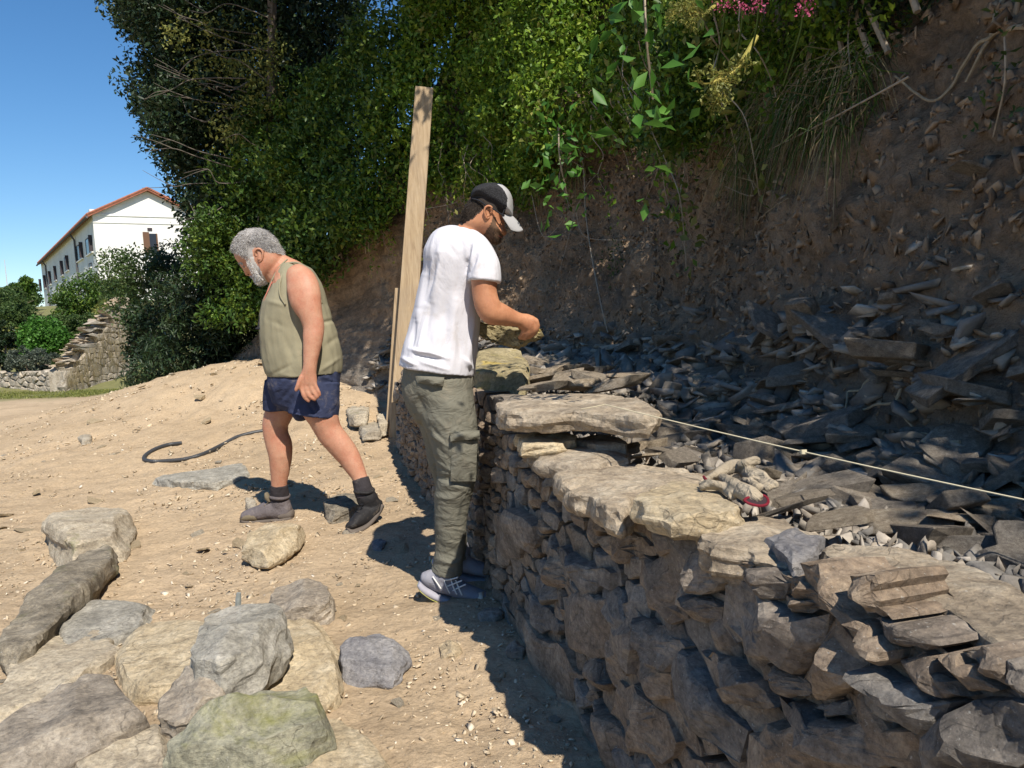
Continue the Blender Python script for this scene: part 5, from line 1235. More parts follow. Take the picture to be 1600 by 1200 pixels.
def mesh_cloth():
    s = NT('black_cap_mesh'); co = s.coord(); v = s.vor(co, 260); c = s.ramp(v, [(0.2, (0.05, 0.05, 0.055)), (0.5, (0.02, 0.02, 0.022))]); return s.fin(c, s.bump(v, 0.6, 0.002), 0.85, 0.2)
M['capblack'] = mesh_cloth()
M['greyhair'] = chip_mat('grey_hair', [(0, (0.15, 0.135, 0.125)), (0.5, (0.33, 0.31, 0.30)), (1, (0.62, 0.61, 0.60))]); M['whitehair'] = chip_mat('white_beard', [(0, (0.45, 0.43, 0.41)), (1, (0.80, 0.79, 0.77))])
M['darkhair'] = chip_mat('dark_hair', [(0, (0.015, 0.012, 0.01)), (1, (0.055, 0.042, 0.033))])

def limb(secs, Y0, k=5, sides=22, caps=True, sq=1.0):
    """Closed tapering form. secs: (px, py, half width in photo px across, depth offset m, half depth m)."""
    S_ = smoothpath(secs, k) if len(secs) > 2 else np.array(secs, float)
    C_ = np.array([ony(a[0], a[1], Y0 + a[3]) for a in S_]); kk = (Y0 + S_[:, 3]) / FPX
    T = np.gradient(C_, axis=0); T /= np.linalg.norm(T, axis=1)[:, None] + 1e-9
    a = np.linspace(0, 2 * math.pi, sides, endpoint=False); V = []; ca, sa = np.cos(a), np.sin(a)
    ca = np.sign(ca) * np.abs(ca) ** sq; sa = np.sign(sa) * np.abs(sa) ** sq
    def ringat(i, sc, sh):
        v = np.array([0, 1.0, 0]) - T[i] * T[i][1]; v /= np.linalg.norm(v); u = np.cross(T[i], v)
        c = C_[i] + T[i] * sh
        return c + ca[:, None] * u * S_[i, 2] * kk[i] * sc + sa[:, None] * v * S_[i, 4] * sc
    n = len(S_); r0 = min(S_[0, 2] * kk[0], S_[0, 4]); r1 = min(S_[-1, 2] * kk[-1], S_[-1, 4])
    V.append(ringat(0, 0.05, -r0 * .62 if caps else 0)); V.append(ringat(0, 0.6, -r0 * .48 if caps else 0))
    if caps: V.append(ringat(0, 0.88, -r0 * .28))
    for i in range(n): V.append(ringat(i, 1, 0))
    if caps: V.append(ringat(n - 1, 0.88, r1 * .28))
    V.append(ringat(n - 1, 0.6, r1 * .48 if caps else 0)); V.append(ringat(n - 1, 0.05, r1 * .62 if caps else 0))
    m_ = len(V); V = np.concatenate(V); Fc = [list(f) for f in grid_faces(m_, sides, True)] + [list(range(sides))[::-1], [(m_ - 1) * sides + j for j in range(sides)]]
    return V, Fc
def polydist(P_, poly):
    poly = np.asarray(poly, float); n = len(poly); d = np.full(len(P_), 1e9); ins = np.zeros(len(P_), bool)
    for i in range(n):
        a, b = poly[i], poly[(i + 1) % n]; ab = b - a; t = np.clip(((P_ - a) @ ab) / (ab @ ab + 1e-9), 0, 1)
        d = np.minimum(d, np.hypot(*(P_ - a - t[:, None] * ab).T))
        c = (a[1] > P_[:, 1]) != (b[1] > P_[:, 1]); xi = a[0] + (P_[:, 1] - a[1]) * (b[0] - a[0]) / (b[1] - a[1] if abs(b[1] - a[1]) > 1e-9 else 1e-9)
        ins ^= c & (P_[:, 0] < xi)
    return np.where(ins, d, -d)
def smoothpoly(poly, k=4):
    p = [tuple(q) for q in poly]; q = smoothpath([p[-1]] + p + [p[0], p[1]], k); return q[k:-k - 1 - 0] if True else q
def thick(P_, poly, W, D, shift=None):
    d = polydist(P_, poly); return np.where(d > 0, W * np.sqrt(np.clip(1 - (1 - np.clip(d / D, 0, 1)) ** 2, 0, 1)), 0), d
def inflate(poly, Y0, dy, W, D, step=1.0, smooth=True, hw=None):
    if smooth: poly = smoothpoly(poly)
    poly = np.asarray(poly); lo = poly.min(0) - 2 * step; hi = poly.max(0) + 2 * step
    xs_ = np.arange(lo[0], hi[0], step); ys_ = np.arange(lo[1], hi[1], step); X_, Y_ = np.meshgrid(xs_, ys_); P_ = np.stack([X_.ravel(), Y_.ravel()], -1)
    t, d = thick(P_, poly, W, D); inn = (d > -step * 0.7).reshape(X_.shape); t = np.maximum(t, 0.0015)
    if hw is not None: t = t * hw(P_)
    F3 = np.array([ony(p[0], p[1], Y0 + dy) for p in P_]); Vf = F3 - np.array([0, 1, 0]) * t[:, None]; Vb = F3 + np.array([0, 1, 0]) * t[:, None]
    N_ = len(P_); cell = inn[:-1, :-1] & inn[1:, :-1] & inn[:-1, 1:] & inn[1:, 1:]; nx = X_.shape[1]; Fc = []; edge = {}
    for i, j in zip(*np.nonzero(cell)):
        a, b, c, e = i * nx + j, i * nx + j + 1, (i + 1) * nx + j + 1, (i + 1) * nx + j
        Fc.append([a, e, c, b]); Fc.append([N_ + a, N_ + b, N_ + c, N_ + e])
        for u, v in ((a, e), (e, c), (c, b), (b, a)):
            if (v, u) in edge: del edge[(v, u)]
            else: edge[(u, v)] = 1
    for u, v in edge: Fc.append([v, u, N_ + u, N_ + v])
    V = np.concatenate([Vf, Vb]); used = np.unique(np.array([i for f in Fc for i in f])); mp = -np.ones(2 * N_, int); mp[used] = np.arange(len(used))
    return V[used], [[int(mp[i]) for i in f] for f in Fc]
def ball(px, py, rpx, Y0, dy, sy=1.0, sx=1.0, sz=1.0):
    c = ony(px, py, Y0 + dy); r = rpx * (Y0 + dy) / FPX; V = []; n = 12; m_ = 8
    for i in range(m_ + 1):
        th = math.pi * (0.02 + 0.96 * i / m_)
        for j in range(n): ph = 2 * math.pi * j / n; V.append(c + r * np.array([sx * math.sin(th) * math.cos(ph), sy * math.sin(th) * math.sin(ph), sz * math.cos(th)]))
    return np.array(V), [list(f)[::-1] for f in grid_faces(m_ + 1, n, True)] + [list(range(n)), [m_ * n + j for j in range(n)][::-1]]
def solid(name, parts, voxel, smooth, mat, parent, disp=None):
    """Union of closed forms into one continuous surface."""
    mb = MB()
    for V, Fc in parts: mb.add(V, Fc)
    me = mesh('tmp', np.concatenate(mb.V), mb.F, None); bm = bmesh.new(); bm.from_mesh(me)
    bmesh.ops.recalc_face_normals(bm, faces=bm.faces); bm.to_mesh(me); bm.free()
    o = bpy.data.objects.new('tmp', me); COL.objects.link(o)
    r = o.modifiers.new('r', 'REMESH'); r.mode = 'VOXEL'; r.voxel_size = voxel; r.use_smooth_shade = True
    if smooth: s_ = o.modifiers.new('s', 'SMOOTH'); s_.iterations = smooth; s_.factor = 0.5
    dg = bpy.context.evaluated_depsgraph_get(); ev = o.evaluated_get(dg); m2 = ev.to_mesh()
    n = len(m2.vertices); V = np.empty(n * 3); m2.vertices.foreach_get('co', V); V = V.reshape(-1, 3); N_ = np.empty(n * 3); m2.vertices.foreach_get('normal', N_); N_ = N_.reshape(-1, 3)
    Fc = np.array([list(p.vertices) for p in m2.polygons], np.int64); ev.to_mesh_clear(); bpy.data.objects.remove(o); bpy.data.meshes.remove(me)
    if disp is not None: V = V + N_ * disp(V)[:, None]
    return obj(name, V, Fc, mat, parent, smooth=True)
def imgxy(V):                                        # world -> photo px, to lay creases out on a garment
    v = V - CAM; w = v @ _F; return 800 + FPX * (v @ _R) / w, 600 - FPX * (v @ _U) / w
def creases(V, lines):
    """lines: (x0,y0,x1,y1,width px,height m): soft ridges or valleys along segments."""
    x, y = imgxy(V); h = np.zeros(len(V))
    for x0, y0, x1, y1, w, a in lines:
        dx, dy = x1 - x0, y1 - y0; L2 = dx * dx + dy * dy; t = np.clip(((x - x0) * dx + (y - y0) * dy) / L2, 0, 1)
        d = np.hypot(x - x0 - t * dx, y - y0 - t * dy); h += a * np.exp(-(d / w) ** 2) * (0.35 + 0.65 * np.sin(np.pi * np.clip(t, .02, .98)))
    return h
def hairblades(pts, dirs, L, w, rg):
    n = len(pts); d = dirs + rg.normal(size=(n, 3)) * 0.28; d /= np.linalg.norm(d, axis=1)[:, None]; L = L * rg.uniform(.6, 1.3, n)[:, None]
    s = np.cross(d, rg.normal(size=(n, 3))); s /= np.linalg.norm(s, axis=1)[:, None]; s = s * w
    V = np.stack([pts - s, pts + s, pts + d * L], 1).reshape(-1, 3); return V, np.arange(n * 3).reshape(-1, 3)
def hair(name, poly, headpoly, Y0, dy, W, D, n, L, w, flow, mat, parent, rg, lift=0.004, both=True, out=0.35):
    pl = np.asarray(poly, float); hp2 = smoothpoly(headpoly); pts = np.array(polyin(pl, n, rg)); t, d = thick(pts, hp2, W, D)
    sg = np.where(rg.random(n) < (0.7 if both else 1.0), -1.0, 1.0)
    P_ = np.array([ony(p[0], p[1], Y0 + dy) for p in pts]); P_[:, 1] += sg * (np.maximum(t, 0.002) + lift - .003)
    fl = np.array([flow(p[0], p[1]) for p in pts]); kk = 1.0
    dirs = fl[:, :1] * _R - fl[:, 1:] * _U; dirs /= np.linalg.norm(dirs, axis=1)[:, None]
    c = pts.mean(0); rad = (pts - hp2.mean(0)); rad /= np.linalg.norm(rad, axis=1)[:, None]
    outv = (rad[:, :1] * _R - rad[:, 1:] * _U) * (1 - np.clip(d / D, 0, 1))[:, None] + np.array([0, 1.0, 0]) * (sg * np.clip(d / D, 0, 1))[:, None]
    V, F_ = hairblades(P_, dirs + outv * out, L, w, rg); return obj(name, V, F_, mat, parent)
def z9(l): return [(x / 9.23 + 350, y / 9.23 + 340) for x, y in l]
def z8(l): return [(x / 8 + 700, y / 8 + 270) for x, y in l]
rg = np.random.default_rng(9)
def paint(o, mat, poly):                             # a second material on the faces of one region (hair roots, stubble)
    me = o.data; loc = worigin(o); n = len(me.polygons); c = np.empty(n * 3); me.polygons.foreach_get('center', c); c = c.reshape(-1, 3) + loc
    x, y = imgxy(c); ins = polydist(np.stack([x, y], -1), poly) > 0; me.materials.append(mat); k = len(me.materials) - 1
    mi = np.zeros(n, np.int32); me.polygons.foreach_get('material_index', mi); mi[ins] = k; me.polygons.foreach_set('material_index', mi)

# ================= the older man
YO = 4.5
om = thing('person', ony(480, 815, 4.5) * [1, 1, 0], 'grey bearded man in khaki vest and navy shorts walking left with head bowed', 'person')
HEADO = z9([(150, 500), (160, 570), (205, 640), (245, 690), (262, 705), (275, 740), (300, 790), (312, 826), (345, 838), (372, 835), (392, 860), (412, 880), (440, 900), (455, 935), (480, 958), (540, 968), (600, 945), (650, 900), (720, 850), (830, 760), (880, 640), (868, 545), (850, 480), (800, 395), (740, 305), (640, 215), (540, 165), (430, 155), (330, 170), (235, 225), (160, 320), (130, 400), (135, 460)])
WH, DH = 0.088, 24
parts = [inflate(HEADO, YO, 0, WH, DH, hw=lambda P_: np.where(P_[:, 1] > 405, 1 - 0.35 * np.clip((P_[:, 1] - 405) / 30, 0, 1) * (P_[:, 0] < 412), 1))]
parts += [limb([(420, 410, 22, 0, .065), (434, 420, 25, 0, .068), (452, 434, 30, 0, .09), (468, 450, 34, 0, .13)], YO)]
parts += [limb([(446, 425, 16, .02, .10), (458, 440, 34, 0, .17), (462, 470, 44, 0, .19), (464, 510, 50, 0, .17), (470, 550, 49, 0, .16), (473, 585, 44, 0, .13), (475, 610, 38, 0, .11)], YO)]
# near arm, hand and fingers
parts += [limb([(464, 428, 18, -.13, .06), (472, 444, 25, -.19, .065), (478, 470, 24.5, -.22, .062), (486, 494, 18, -.235, .05), (490, 510, 16.5, -.24, .047), (489, 530, 15.5, -.25, .045), (486, 556, 12.5, -.26, .036), (484, 576, 11, -.265, .030), (482, 588, 13, -.265, .024), (482, 600, 14, -.265, .020)], YO)]
def fingers(lst, Y0, dy):
    out = []
    for f in lst:
        out.append(limb([(x, y, r, dy + d_, r * Y0 / FPX) for x, y, r, d_ in f], Y0, k=4, sides=10))
    return out
parts += fingers([[(474, 596, 4, 0), (472, 605, 3.6, 0), (474, 616, 3.3, -.005), (478, 623, 3, 0), (483, 627, 2.6, .005)], [(479, 598, 4, 0), (479, 608, 3.6, -.004), (483, 618, 3.3, -.006), (489, 623, 2.9, 0), (493, 625, 2.5, .005)],
                  [(485, 598, 4, 0), (487, 607, 3.5, -.003), (490, 614, 3.2, -.004), (494, 619, 2.8, 0), (497, 621, 2.4, .005)], [(490, 596, 3.8, 0), (494, 604, 3.2, 0), (498, 612, 2.9, 0), (500, 618, 2.4, .005)],
                  [(472, 588, 4.4, -.004), (468, 596, 4.0, -.01), (465, 604, 3.6, -.012), (462, 610, 3.0, -.012)]], YO, -.268)
# far arm, hanging hidden behind the body
parts += [limb([(458, 432, 18, .13, .06), (462, 450, 22, .18, .06), (464, 480, 20, .21, .052), (468, 505, 15, .22, .045), (462, 535, 13, .22, .038), (456, 560, 10, .22, .03), (454, 575, 11, .22, .02)], YO)]
parts += fingers([[(450, 570, 3.6, 0), (447, 582, 3.2, 0), (449, 592, 2.7, 0)], [(454, 572, 3.6, 0), (452, 586, 3.2, 0), (454, 596, 2.7, 0)], [(458, 572, 3.6, 0), (458, 585, 3.2, 0), (459, 594, 2.7, 0)], [(461, 570, 3.4, 0), (463, 581, 3, 0), (464, 588, 2.5, 0)], [(448, 566, 3.8, -.01), (443, 574, 3.4, -.01), (441, 580, 3, -.01)]], YO, .22)
# legs
parts += [limb([(482, 604, 30, -.07, .08), (492, 628, 27, -.09, .085), (503, 648, 25, -.10, .085), (511, 668, 21.5, -.10, .07), (518, 680, 20.5, -.10, .066), (532, 697, 20, -.10, .062), (543, 711, 18.5, -.10, .058), (553, 728, 15.5, -.11, .050), (562, 746, 12.2, -.12, .040), (567, 760, 12, -.13, .040), (572, 785, 13, -.13, .040)], YO)]
parts += [limb([(450, 604, 26, .09, .08), (443, 625, 23, .10, .08), (436, 645, 22, .10, .078), (430.5, 662, 20, .10, .068), (431, 678, 19.5, .10, .064), (436, 695, 20.5, .10, .062), (438, 712, 18.5, .10, .058), (437.5, 735, 15.5, .11, .048), (436, 755, 12.5, .12, .038), (437, 772, 12.5, .13, .038), (436, 795, 13, .14, .038)], YO)]
body = solid('body', parts, 0.0055, 4, M['skin_old'], om, lambda V: fbm(V * 22, 3, 2) * 0.0012 + creases(V, [
    (391, 412, 386, 417, 1.6, -.006), (372, 414, 380, 417, 1.8, .005), (383, 418, 388, 419, 1.3, .004), (409, 440, 425, 447, 3, -.003), (432, 395, 446, 405, 2, -.003), (434, 402, 444, 409, 1.5, -.003),
    (504, 662, 508, 676, 5, .004), (425, 655, 427, 672, 5, .004), (477, 584, 478, 600, 1.2, .002), (484, 584, 485, 600, 1.2, .002), (490, 584, 491, 598, 1.2, .002), (440, 700, 446, 722, 5, .004)]))
def ear(cx, cy, s, Y0, dy, mat, parent, flip=1, rot=0.0):
    cr, sr = math.cos(rot), math.sin(rot)
    def q(x, y, d_): X_, Y_ = x * flip * s, y * s; return ony(cx + X_ * cr - Y_ * sr, cy + X_ * sr + Y_ * cr, Y0 + dy + d_)
    k = Y0 / FPX * s; mb = MB()
    V, Fc = tube(smoothpath([q(-.45, .1, .0), q(-.55, -.5, -.006), q(-.25, -.95, -.012), (q(.25, -1.0, -.014)), q(.62, -.65, -.014), q(.68, -.1, -.012), q(.45, .5, -.008), q(.15, .95, -.004), q(-.15, 1.0, 0), q(-.3, .75, .002)], 5), np.full(46, .17 * k), 8); mb.add(V, Fc)
    V, Fc = tube(smoothpath([q(.0, -.6, -.004), q(.32, -.35, -.006), q(.3, .2, -.005), q(.05, .5, -.002), q(-.25, .35, 0)], 5), np.full(21, .13 * k), 7); mb.add(V, Fc)
    V, Fc = tube(smoothpath([q(-.1, -.8, .004), q(.2, -.4, .004), q(.15, .3, .004), q(-.05, .9, .004)], 5), np.array([.2] + [.42] * 14 + [.22]) * k, 8); mb.add(V, Fc)
    return mb.build('ear', mat, parent, smooth=True)
ear(404.5, 398.5, 9.6, YO, -.086, M['skin_old'], om, 1, -.25)
HH = z9([(100, 480), (108, 400), (150, 315), (230, 215), (330, 155), (430, 138), (545, 150), (645, 198), (745, 290), (805, 390), (860, 490), (875, 545), (760, 515), (650, 505), (590, 470), (520, 425), (440, 425), (410, 470), (420, 540), (430, 600), (370, 610), (330, 580), (300, 545), (240, 540), (200, 505), (150, 515)])
paint(body, simple('grey_hair_roots', (0.33, 0.31, 0.295), .3, 60), HH); 
hair('hair', HH, HEADO, YO, 0, WH, DH, 8000, 0.013, 0.0009, lambda x, y: ((x - 362) * .5 + (0.2 if x > 400 else -.6) * 20 + (x - 400) * .5, 25 + (y - 360) * .6), M['greyhair'], om, rg, .005)
BE = z9([(380, 570), (425, 560), (450, 640), (520, 740), (570, 840), (615, 910), (640, 940), (600, 962), (535, 985), (470, 965), (448, 925), (425, 880), (395, 850), (420, 835), (455, 850), (440, 780), (400, 690)])
paint(body, simple('white_beard_roots', (0.55, 0.52, 0.49), .2, 60), BE)
hair('beard', BE, HEADO, YO, 0, WH * .96, DH, 2600, 0.009, 0.0010, lambda x, y: (-3, 10), M['whitehair'], om, rg, .003)
EB = z9([(235, 655), (290, 650), (335, 672), (330, 690), (285, 680), (245, 690)])
hair('eyebrow', EB, HEADO, YO, 0, WH, DH, 240, 0.008, 0.0009, lambda x, y: (-5, 4), M['greyhair'], om, rg, .002)
# eye: lid line and small eyeball under the brow
V, Fc = ball(382.0, 416.5, 2.1, YO, -.052, .8); e_ = obj('eye', V, Fc, simple('eye', (0.10, 0.07, 0.06), 0.2, rough=.3, spec=.5), om, smooth=True)
V, Fc = tube(smoothpath([ony(378.5, 415.5, YO - .050), ony(382, 414.2, YO - .060), ony(386, 416, YO - .062)], 4), .0018, 6); obj('eyelid', V, Fc, M['skin_old'], e_, smooth=True)
V, Fc = tube(smoothpath([ony(390.5, 432.5, YO - .03), ony(394, 431.5, YO - .045), ony(398, 432.5, YO - .055)], 4), .0022, 6); obj('mouth', V, Fc, simple('lip', (0.30, 0.10, 0.08), 0.1), om, smooth=True)
V, Fc = ball(388, 429.0, 1.3, YO, -.022, .6); obj('nostril', V, Fc, simple('nostril', (0.08, 0.03, 0.025), 0.1), om, smooth=True)
def bodyhair(o, mat, n, L, w, sel, rg, parent, name='body_hair'):
    me = o.data; k_ = len(me.polygons); c = np.empty(k_ * 3); me.polygons.foreach_get('center', c); c = c.reshape(-1, 3) + worigin(o); nn = np.empty(k_ * 3); me.polygons.foreach_get('normal', nn); nn = nn.reshape(-1, 3)
    x, y = imgxy(c); ok = np.nonzero(sel(x, y))[0]; i = rg.choice(ok, n); P_ = c[i] + rg.normal(size=(n, 3)) * .003; d = np.array([0, 0, -1.0]) + nn[i] * .5
    V, F_ = hairblades(P_, d, L, w, rg); obj(name, V, F_, mat, parent)
bodyhair(body, M['darkhair'], 1500, .010, .0003, lambda x, y: (y > 495) & (y < 575) & (x > 470) | (y > 655) & (y < 745), rg, om)
# vest
tp = [limb([(455, 411, 12, .0, .10), (458, 424, 27, 0, .155), (462, 440, 35.5, 0, .185), (463.5, 458, 43.5, 0, .20), (462.5, 480, 51, 0, .21), (463, 505, 56, 0, .205), (467, 532, 60, 0, .20), (471, 555, 61.5, 0, .20), (475, 575, 60, 0, .20), (476, 586, 57, 0, .195)], YO, caps=False)]
vest = solid('vest', tp, 0.006, 3, M['tank'], om, lambda V: creases(V, [(440, 520, 458, 560, 5, -.006), (420, 500, 445, 512, 4, -.004), (500, 505, 522, 500, 3, -.009), (510, 540, 530, 525, 4, -.005), (425, 585, 455, 570, 3, -.005), (500, 580, 530, 560, 3, .006), (418, 470, 448, 478, 4, .006), (412, 500, 416, 560, 6, .005), (440, 585, 470, 592, 3, .004),
    (452, 470, 458, 500, 4, -.008), (455, 500, 455, 575, 5, -.004), (497, 430, 515, 480, 4, .003)]) + fbm(V * 7, 5, 3) * .004 + np.abs(fbm(V * np.array([14, 14, 5]), 51, 2)) * -.004)
# armhole binding and hem
def edging(pix, Y0, dys, r, mat, parent, name='binding'):
    pth = smoothpath([ony(x, y, Y0 + d_) for (x, y), d_ in zip(pix, dys)], 6); V, Fc = tube(pth, r, 6); return obj(name, V, Fc, mat, parent, smooth=True)
edging([(449, 412), (442, 425), (437, 445), (438, 462), (446, 476)], YO, [-.10, -.15, -.19, -.205, -.21], .005, M['tank'], vest)
edging([(449, 412), (465, 411), (482, 423), (495, 445), (503, 475)], YO, [-.10, -.125, -.16, -.185, -.19], .005, M['tank'], vest)
edging([(449, 405), (436, 418), (424, 440), (418, 456)], YO, [-.07, -.10, -.12, -.09], .005, M['tank'], vest, 'neckline')
# glasses hanging at the chest on their cord
gl = thing('glasses', ony(406, 500, YO - .08), 'dark glasses hanging on a cord at the old man\'s chest', 'glasses')
V, Fc = tube(smoothpath([ony(414, 470, YO - .11), ony(409, 482, YO - .10), ony(405, 500, YO - .09), ony(403, 512, YO - .09)], 4), .0035, 6); obj('temple', V, Fc, M['black'], gl)
V, Fc = limb([(401, 513.5, 1.8, -.09, .02), (410, 513, 1.8, -.09, .02), (412, 513, 1.5, -.09, .018)], YO, sides=10); obj('frame', V, Fc, M['black'], gl)
V, Fc = tube(smoothpath([ony(425, 440, YO - .13), ony(416, 460, YO - .13), ony(411, 475, YO - .11)], 4), .003, 6); obj('cord', V, Fc, simple('cord', (0.6, 0.2, 0.15), .1), gl)
# shorts
sp_ = [limb([(476, 575, 56, 0, .17), (475, 592, 56, 0, .185), (474, 608, 55, 0, .18), (472, 622, 50, 0, .16)], YO), limb([(492, 600, 38, -.08, .105), (492, 620, 38, -.09, .115), (491, 636, 39, -.09, .12), (490, 648, 39.5, -.09, .12)], YO, caps=False),
       limb([(445, 600, 31, .08, .11), (441, 620, 29, .09, .115), (440, 634, 28.5, .10, .115), (440, 641, 28.5, .10, .115)], YO, caps=False), limb([(465, 625, 18, -.02, .10), (470, 640, 16, -.03, .09), (473, 651, 12, -.04, .08)], YO)]
solid('shorts', sp_, 0.006, 2, M['navy'], om, lambda V: creases(V, [(500, 585, 528, 600, 3, .006), (505, 595, 525, 625, 4, -.008), (500, 620, 510, 648, 4, .007), (460, 600, 440, 625, 4, -.008), (450, 590, 430, 610, 4, .006), (480, 630, 495, 648, 3, -.008), (515, 610, 520, 645, 4, .006), (455, 640, 470, 650, 3, -.006), (522, 578, 526, 600, 3, .008)]) + fbm(V * 10, 6, 3) * .005)
# socks and boots
def boot(fore, back_, solep, dyl, mat, toe, name='boot'):
    t_ = solid(name, [limb(fore, YO, sides=18), limb(back_, YO, sides=18)], 0.005, 2, mat, om, lambda V: fbm(V * 30, 4, 2) * .002)
    V, Fc = limb(solep, YO, sides=16, sq=.6); obj('sole', V, Fc, M['sole'], t_, smooth=True)
    return t_
solid('sock', [limb([(436, 757, 13.5, .12, .042), (436.5, 768, 14.8, .13, .046), (437, 782, 15, .14, .046)], YO, caps=False)], .004, 1, M['sock'], om, lambda V: fbm(V * 40, 2, 2) * .002)
solid('sock', [limb([(563, 748, 13.5, -.12, .043), (567, 762, 14.8, -.13, .046), (570, 776, 15, -.13, .046)], YO, caps=False)], .004, 1, M['sock'], om, lambda V: fbm(V * 40, 2, 2) * .002)
b1 = boot([(449, 797, 13, .14, .046), (436, 797, 15, .14, .048), (420, 797, 14.5, .14, .05), (405, 801, 12, .14, .054), (391, 804, 9.5, .14, .052), (381, 806.5, 7, .14, .040)], [(437, 780, 15.5, .14, .046), (438, 790, 17, .14, .047), (440, 800, 17.5, .14, .045)],
     [(456, 808, 4.8, .14, .044), (440, 811, 4, .14, .046), (420, 812.5, 3.2, .14, .044), (400, 813.5, 3.4, .14, .050), (384, 813, 3.4, .14, .044), (377, 811, 2, .14, .025)], .14, M['boot'], None)
V, Fc = limb([(401, 804.5, 10.5, .14, .056), (390, 806, 9.2, .14, .054), (382, 808.5, 7, .14, .043), (378, 810.5, 4, .14, .03)], YO, sides=16); obj('toe_cap', V, Fc, M['suede'], b1, smooth=True)
for k in range(5):
    x = 408 + k * 4.2; y = 795 - k * 3.0; V, Fc = tube(smoothpath([ony(x - 4, y + 1, YO + .10), ony(x, y - 1.5, YO + .12), ony(x + 3, y - 2.5, YO + .17)], 4), .0028, 5); obj('lace', V, Fc, M['suede'], b1)
def collar(px_, py_, r_, dy_, mat, par):
    c = ony(px_, py_, YO + dy_); rr = r_ * (YO + dy_) / FPX; a_ = np.linspace(0, 2 * math.pi, 29)
    V, Fc = tube(np.stack([c[0] + rr * np.cos(a_), c[1] + rr * np.sin(a_), c[2] + .004 * np.sin(a_ * 2)], -1), .010, 8); obj('collar', V, Fc, mat, par, smooth=True)
collar(437, 776, 14.5, .14, M['boot'], b1)
V, Fc = limb([(455, 803, 8, .14, .047), (446, 803, 10, .14, .049), (438, 805, 6, .14, .048)], YO, sides=14); obj('heel_counter', V, Fc, M['sole'], b1, smooth=True)
V, Fc = limb([(421, 783, 3, .12, .02), (418, 777, 4.4, .12, .028), (416, 771, 3, .12, .022)], YO, sides=10); obj('tongue', V, Fc, M['suede'], b1, smooth=True)
b2 = boot([(589, 785, 10, -.10, .04), (583, 795, 14, -.12, .046), (572, 804, 15, -.15, .048), (561, 812, 12.5, -.19, .050), (552, 819, 9, -.22, .048), (546, 823, 6, -.24, .04)], [(570, 770, 15.5, -.13, .046), (574, 780, 17, -.13, .048), (580, 790, 16, -.12, .044)],
     [(597, 790, 4, -.09, .04), (590, 803, 4, -.11, .044), (578, 816, 4, -.15, .046), (565, 824, 4, -.19, .052), (552, 828, 4, -.23, .048), (544, 827, 2.5, -.25, .035)], -.14, M['boot_dark'], None)
for k in range(6):
    x = 556 + k * 3.0; y = 806 - k * 6.0; V, Fc = tube(smoothpath([ony(x - 5, y + 2, YO - .19 + k * .01), ony(x, y, YO - .215 + k * .01), ony(x + 6, y + 1, YO - .19 + k * .012)], 4), .003, 5); obj('lace', V, Fc, M['black'], b2)

collar(569, 767, 14.5, -.13, M['boot_dark'], b2)
# ================= the younger man
YY = 3.14
ym = thing('person', ony(700, 940, YY) * [1, 1, 0], 'young man in white T-shirt and olive cargo trousers holding a stone over the wall', 'person')
HEADY = z8([(640, 185), (740, 235), (785, 310), (790, 420), (765, 510), (725, 555), (705, 600), (700, 640), (712, 690), (732, 745), (722, 775), (692, 795), (672, 800), (668, 820), (655, 845), (640, 880), (600, 900), (550, 885), (500, 840), (440, 800), (300, 800), (200, 740), (168, 690), (160, 600), (185, 470), (255, 360), (300, 270), (390, 190), (520, 160)])
WY, DY = 0.074, 26
parts = [inflate(HEADY, YY, 0, WY, DY), limb([(752, 335, 20, 0, .055), (744, 348, 20, 0, .056), (736, 361, 21, 0, .062), (728, 376, 26, 0, .08)], YY)]
parts += [limb([(718, 370, 26, 0, .08), (715, 390, 40, 0, .115), (707, 430, 38, 0, .115), (702, 480, 38, 0, .10), (695, 530, 40, 0, .10), (687, 572, 40, 0, .10), (688, 600, 38, 0, .10)], YY)]
parts += [limb([(742, 386, 13, -.10, .04), (752, 405, 18, -.14, .047), (756, 432, 20.5, -.155, .052), (757, 455, 19.5, -.16, .048), (761, 475, 20, -.165, .046), (768, 488, 19, -.16, .046), (781, 491, 17.5, -.14, .044), (797, 496, 14, -.115, .036), (811, 500, 11.5, -.10, .028), (820, 503, 13.5, -.09, .026), (828, 507, 14.5, -.08, .026)], YY)]
parts += fingers([[(836, 500, 5, 0), (839, 509, 4.6, .005), (837, 518, 4.4, .015), (832, 524, 4.2, .03)], [(831, 504, 5, -.004), (834, 514, 4.7, 0), (831, 522, 4.4, .012), (826, 527, 4.0, .03)], [(825, 506, 5, -.006), (826, 517, 4.7, -.002), (823, 525, 4.4, .01), (819, 529, 4.0, .03)],
                  [(819, 507, 4.8, -.004), (818, 518, 4.4, 0), (815, 525, 4.0, .012), (812, 528, 3.6, .03)], [(816, 500, 5, .02), (812, 508, 4.6, .035), (816, 514, 4.2, .05), (824, 515, 3.8, .06)]], YY, -.085)
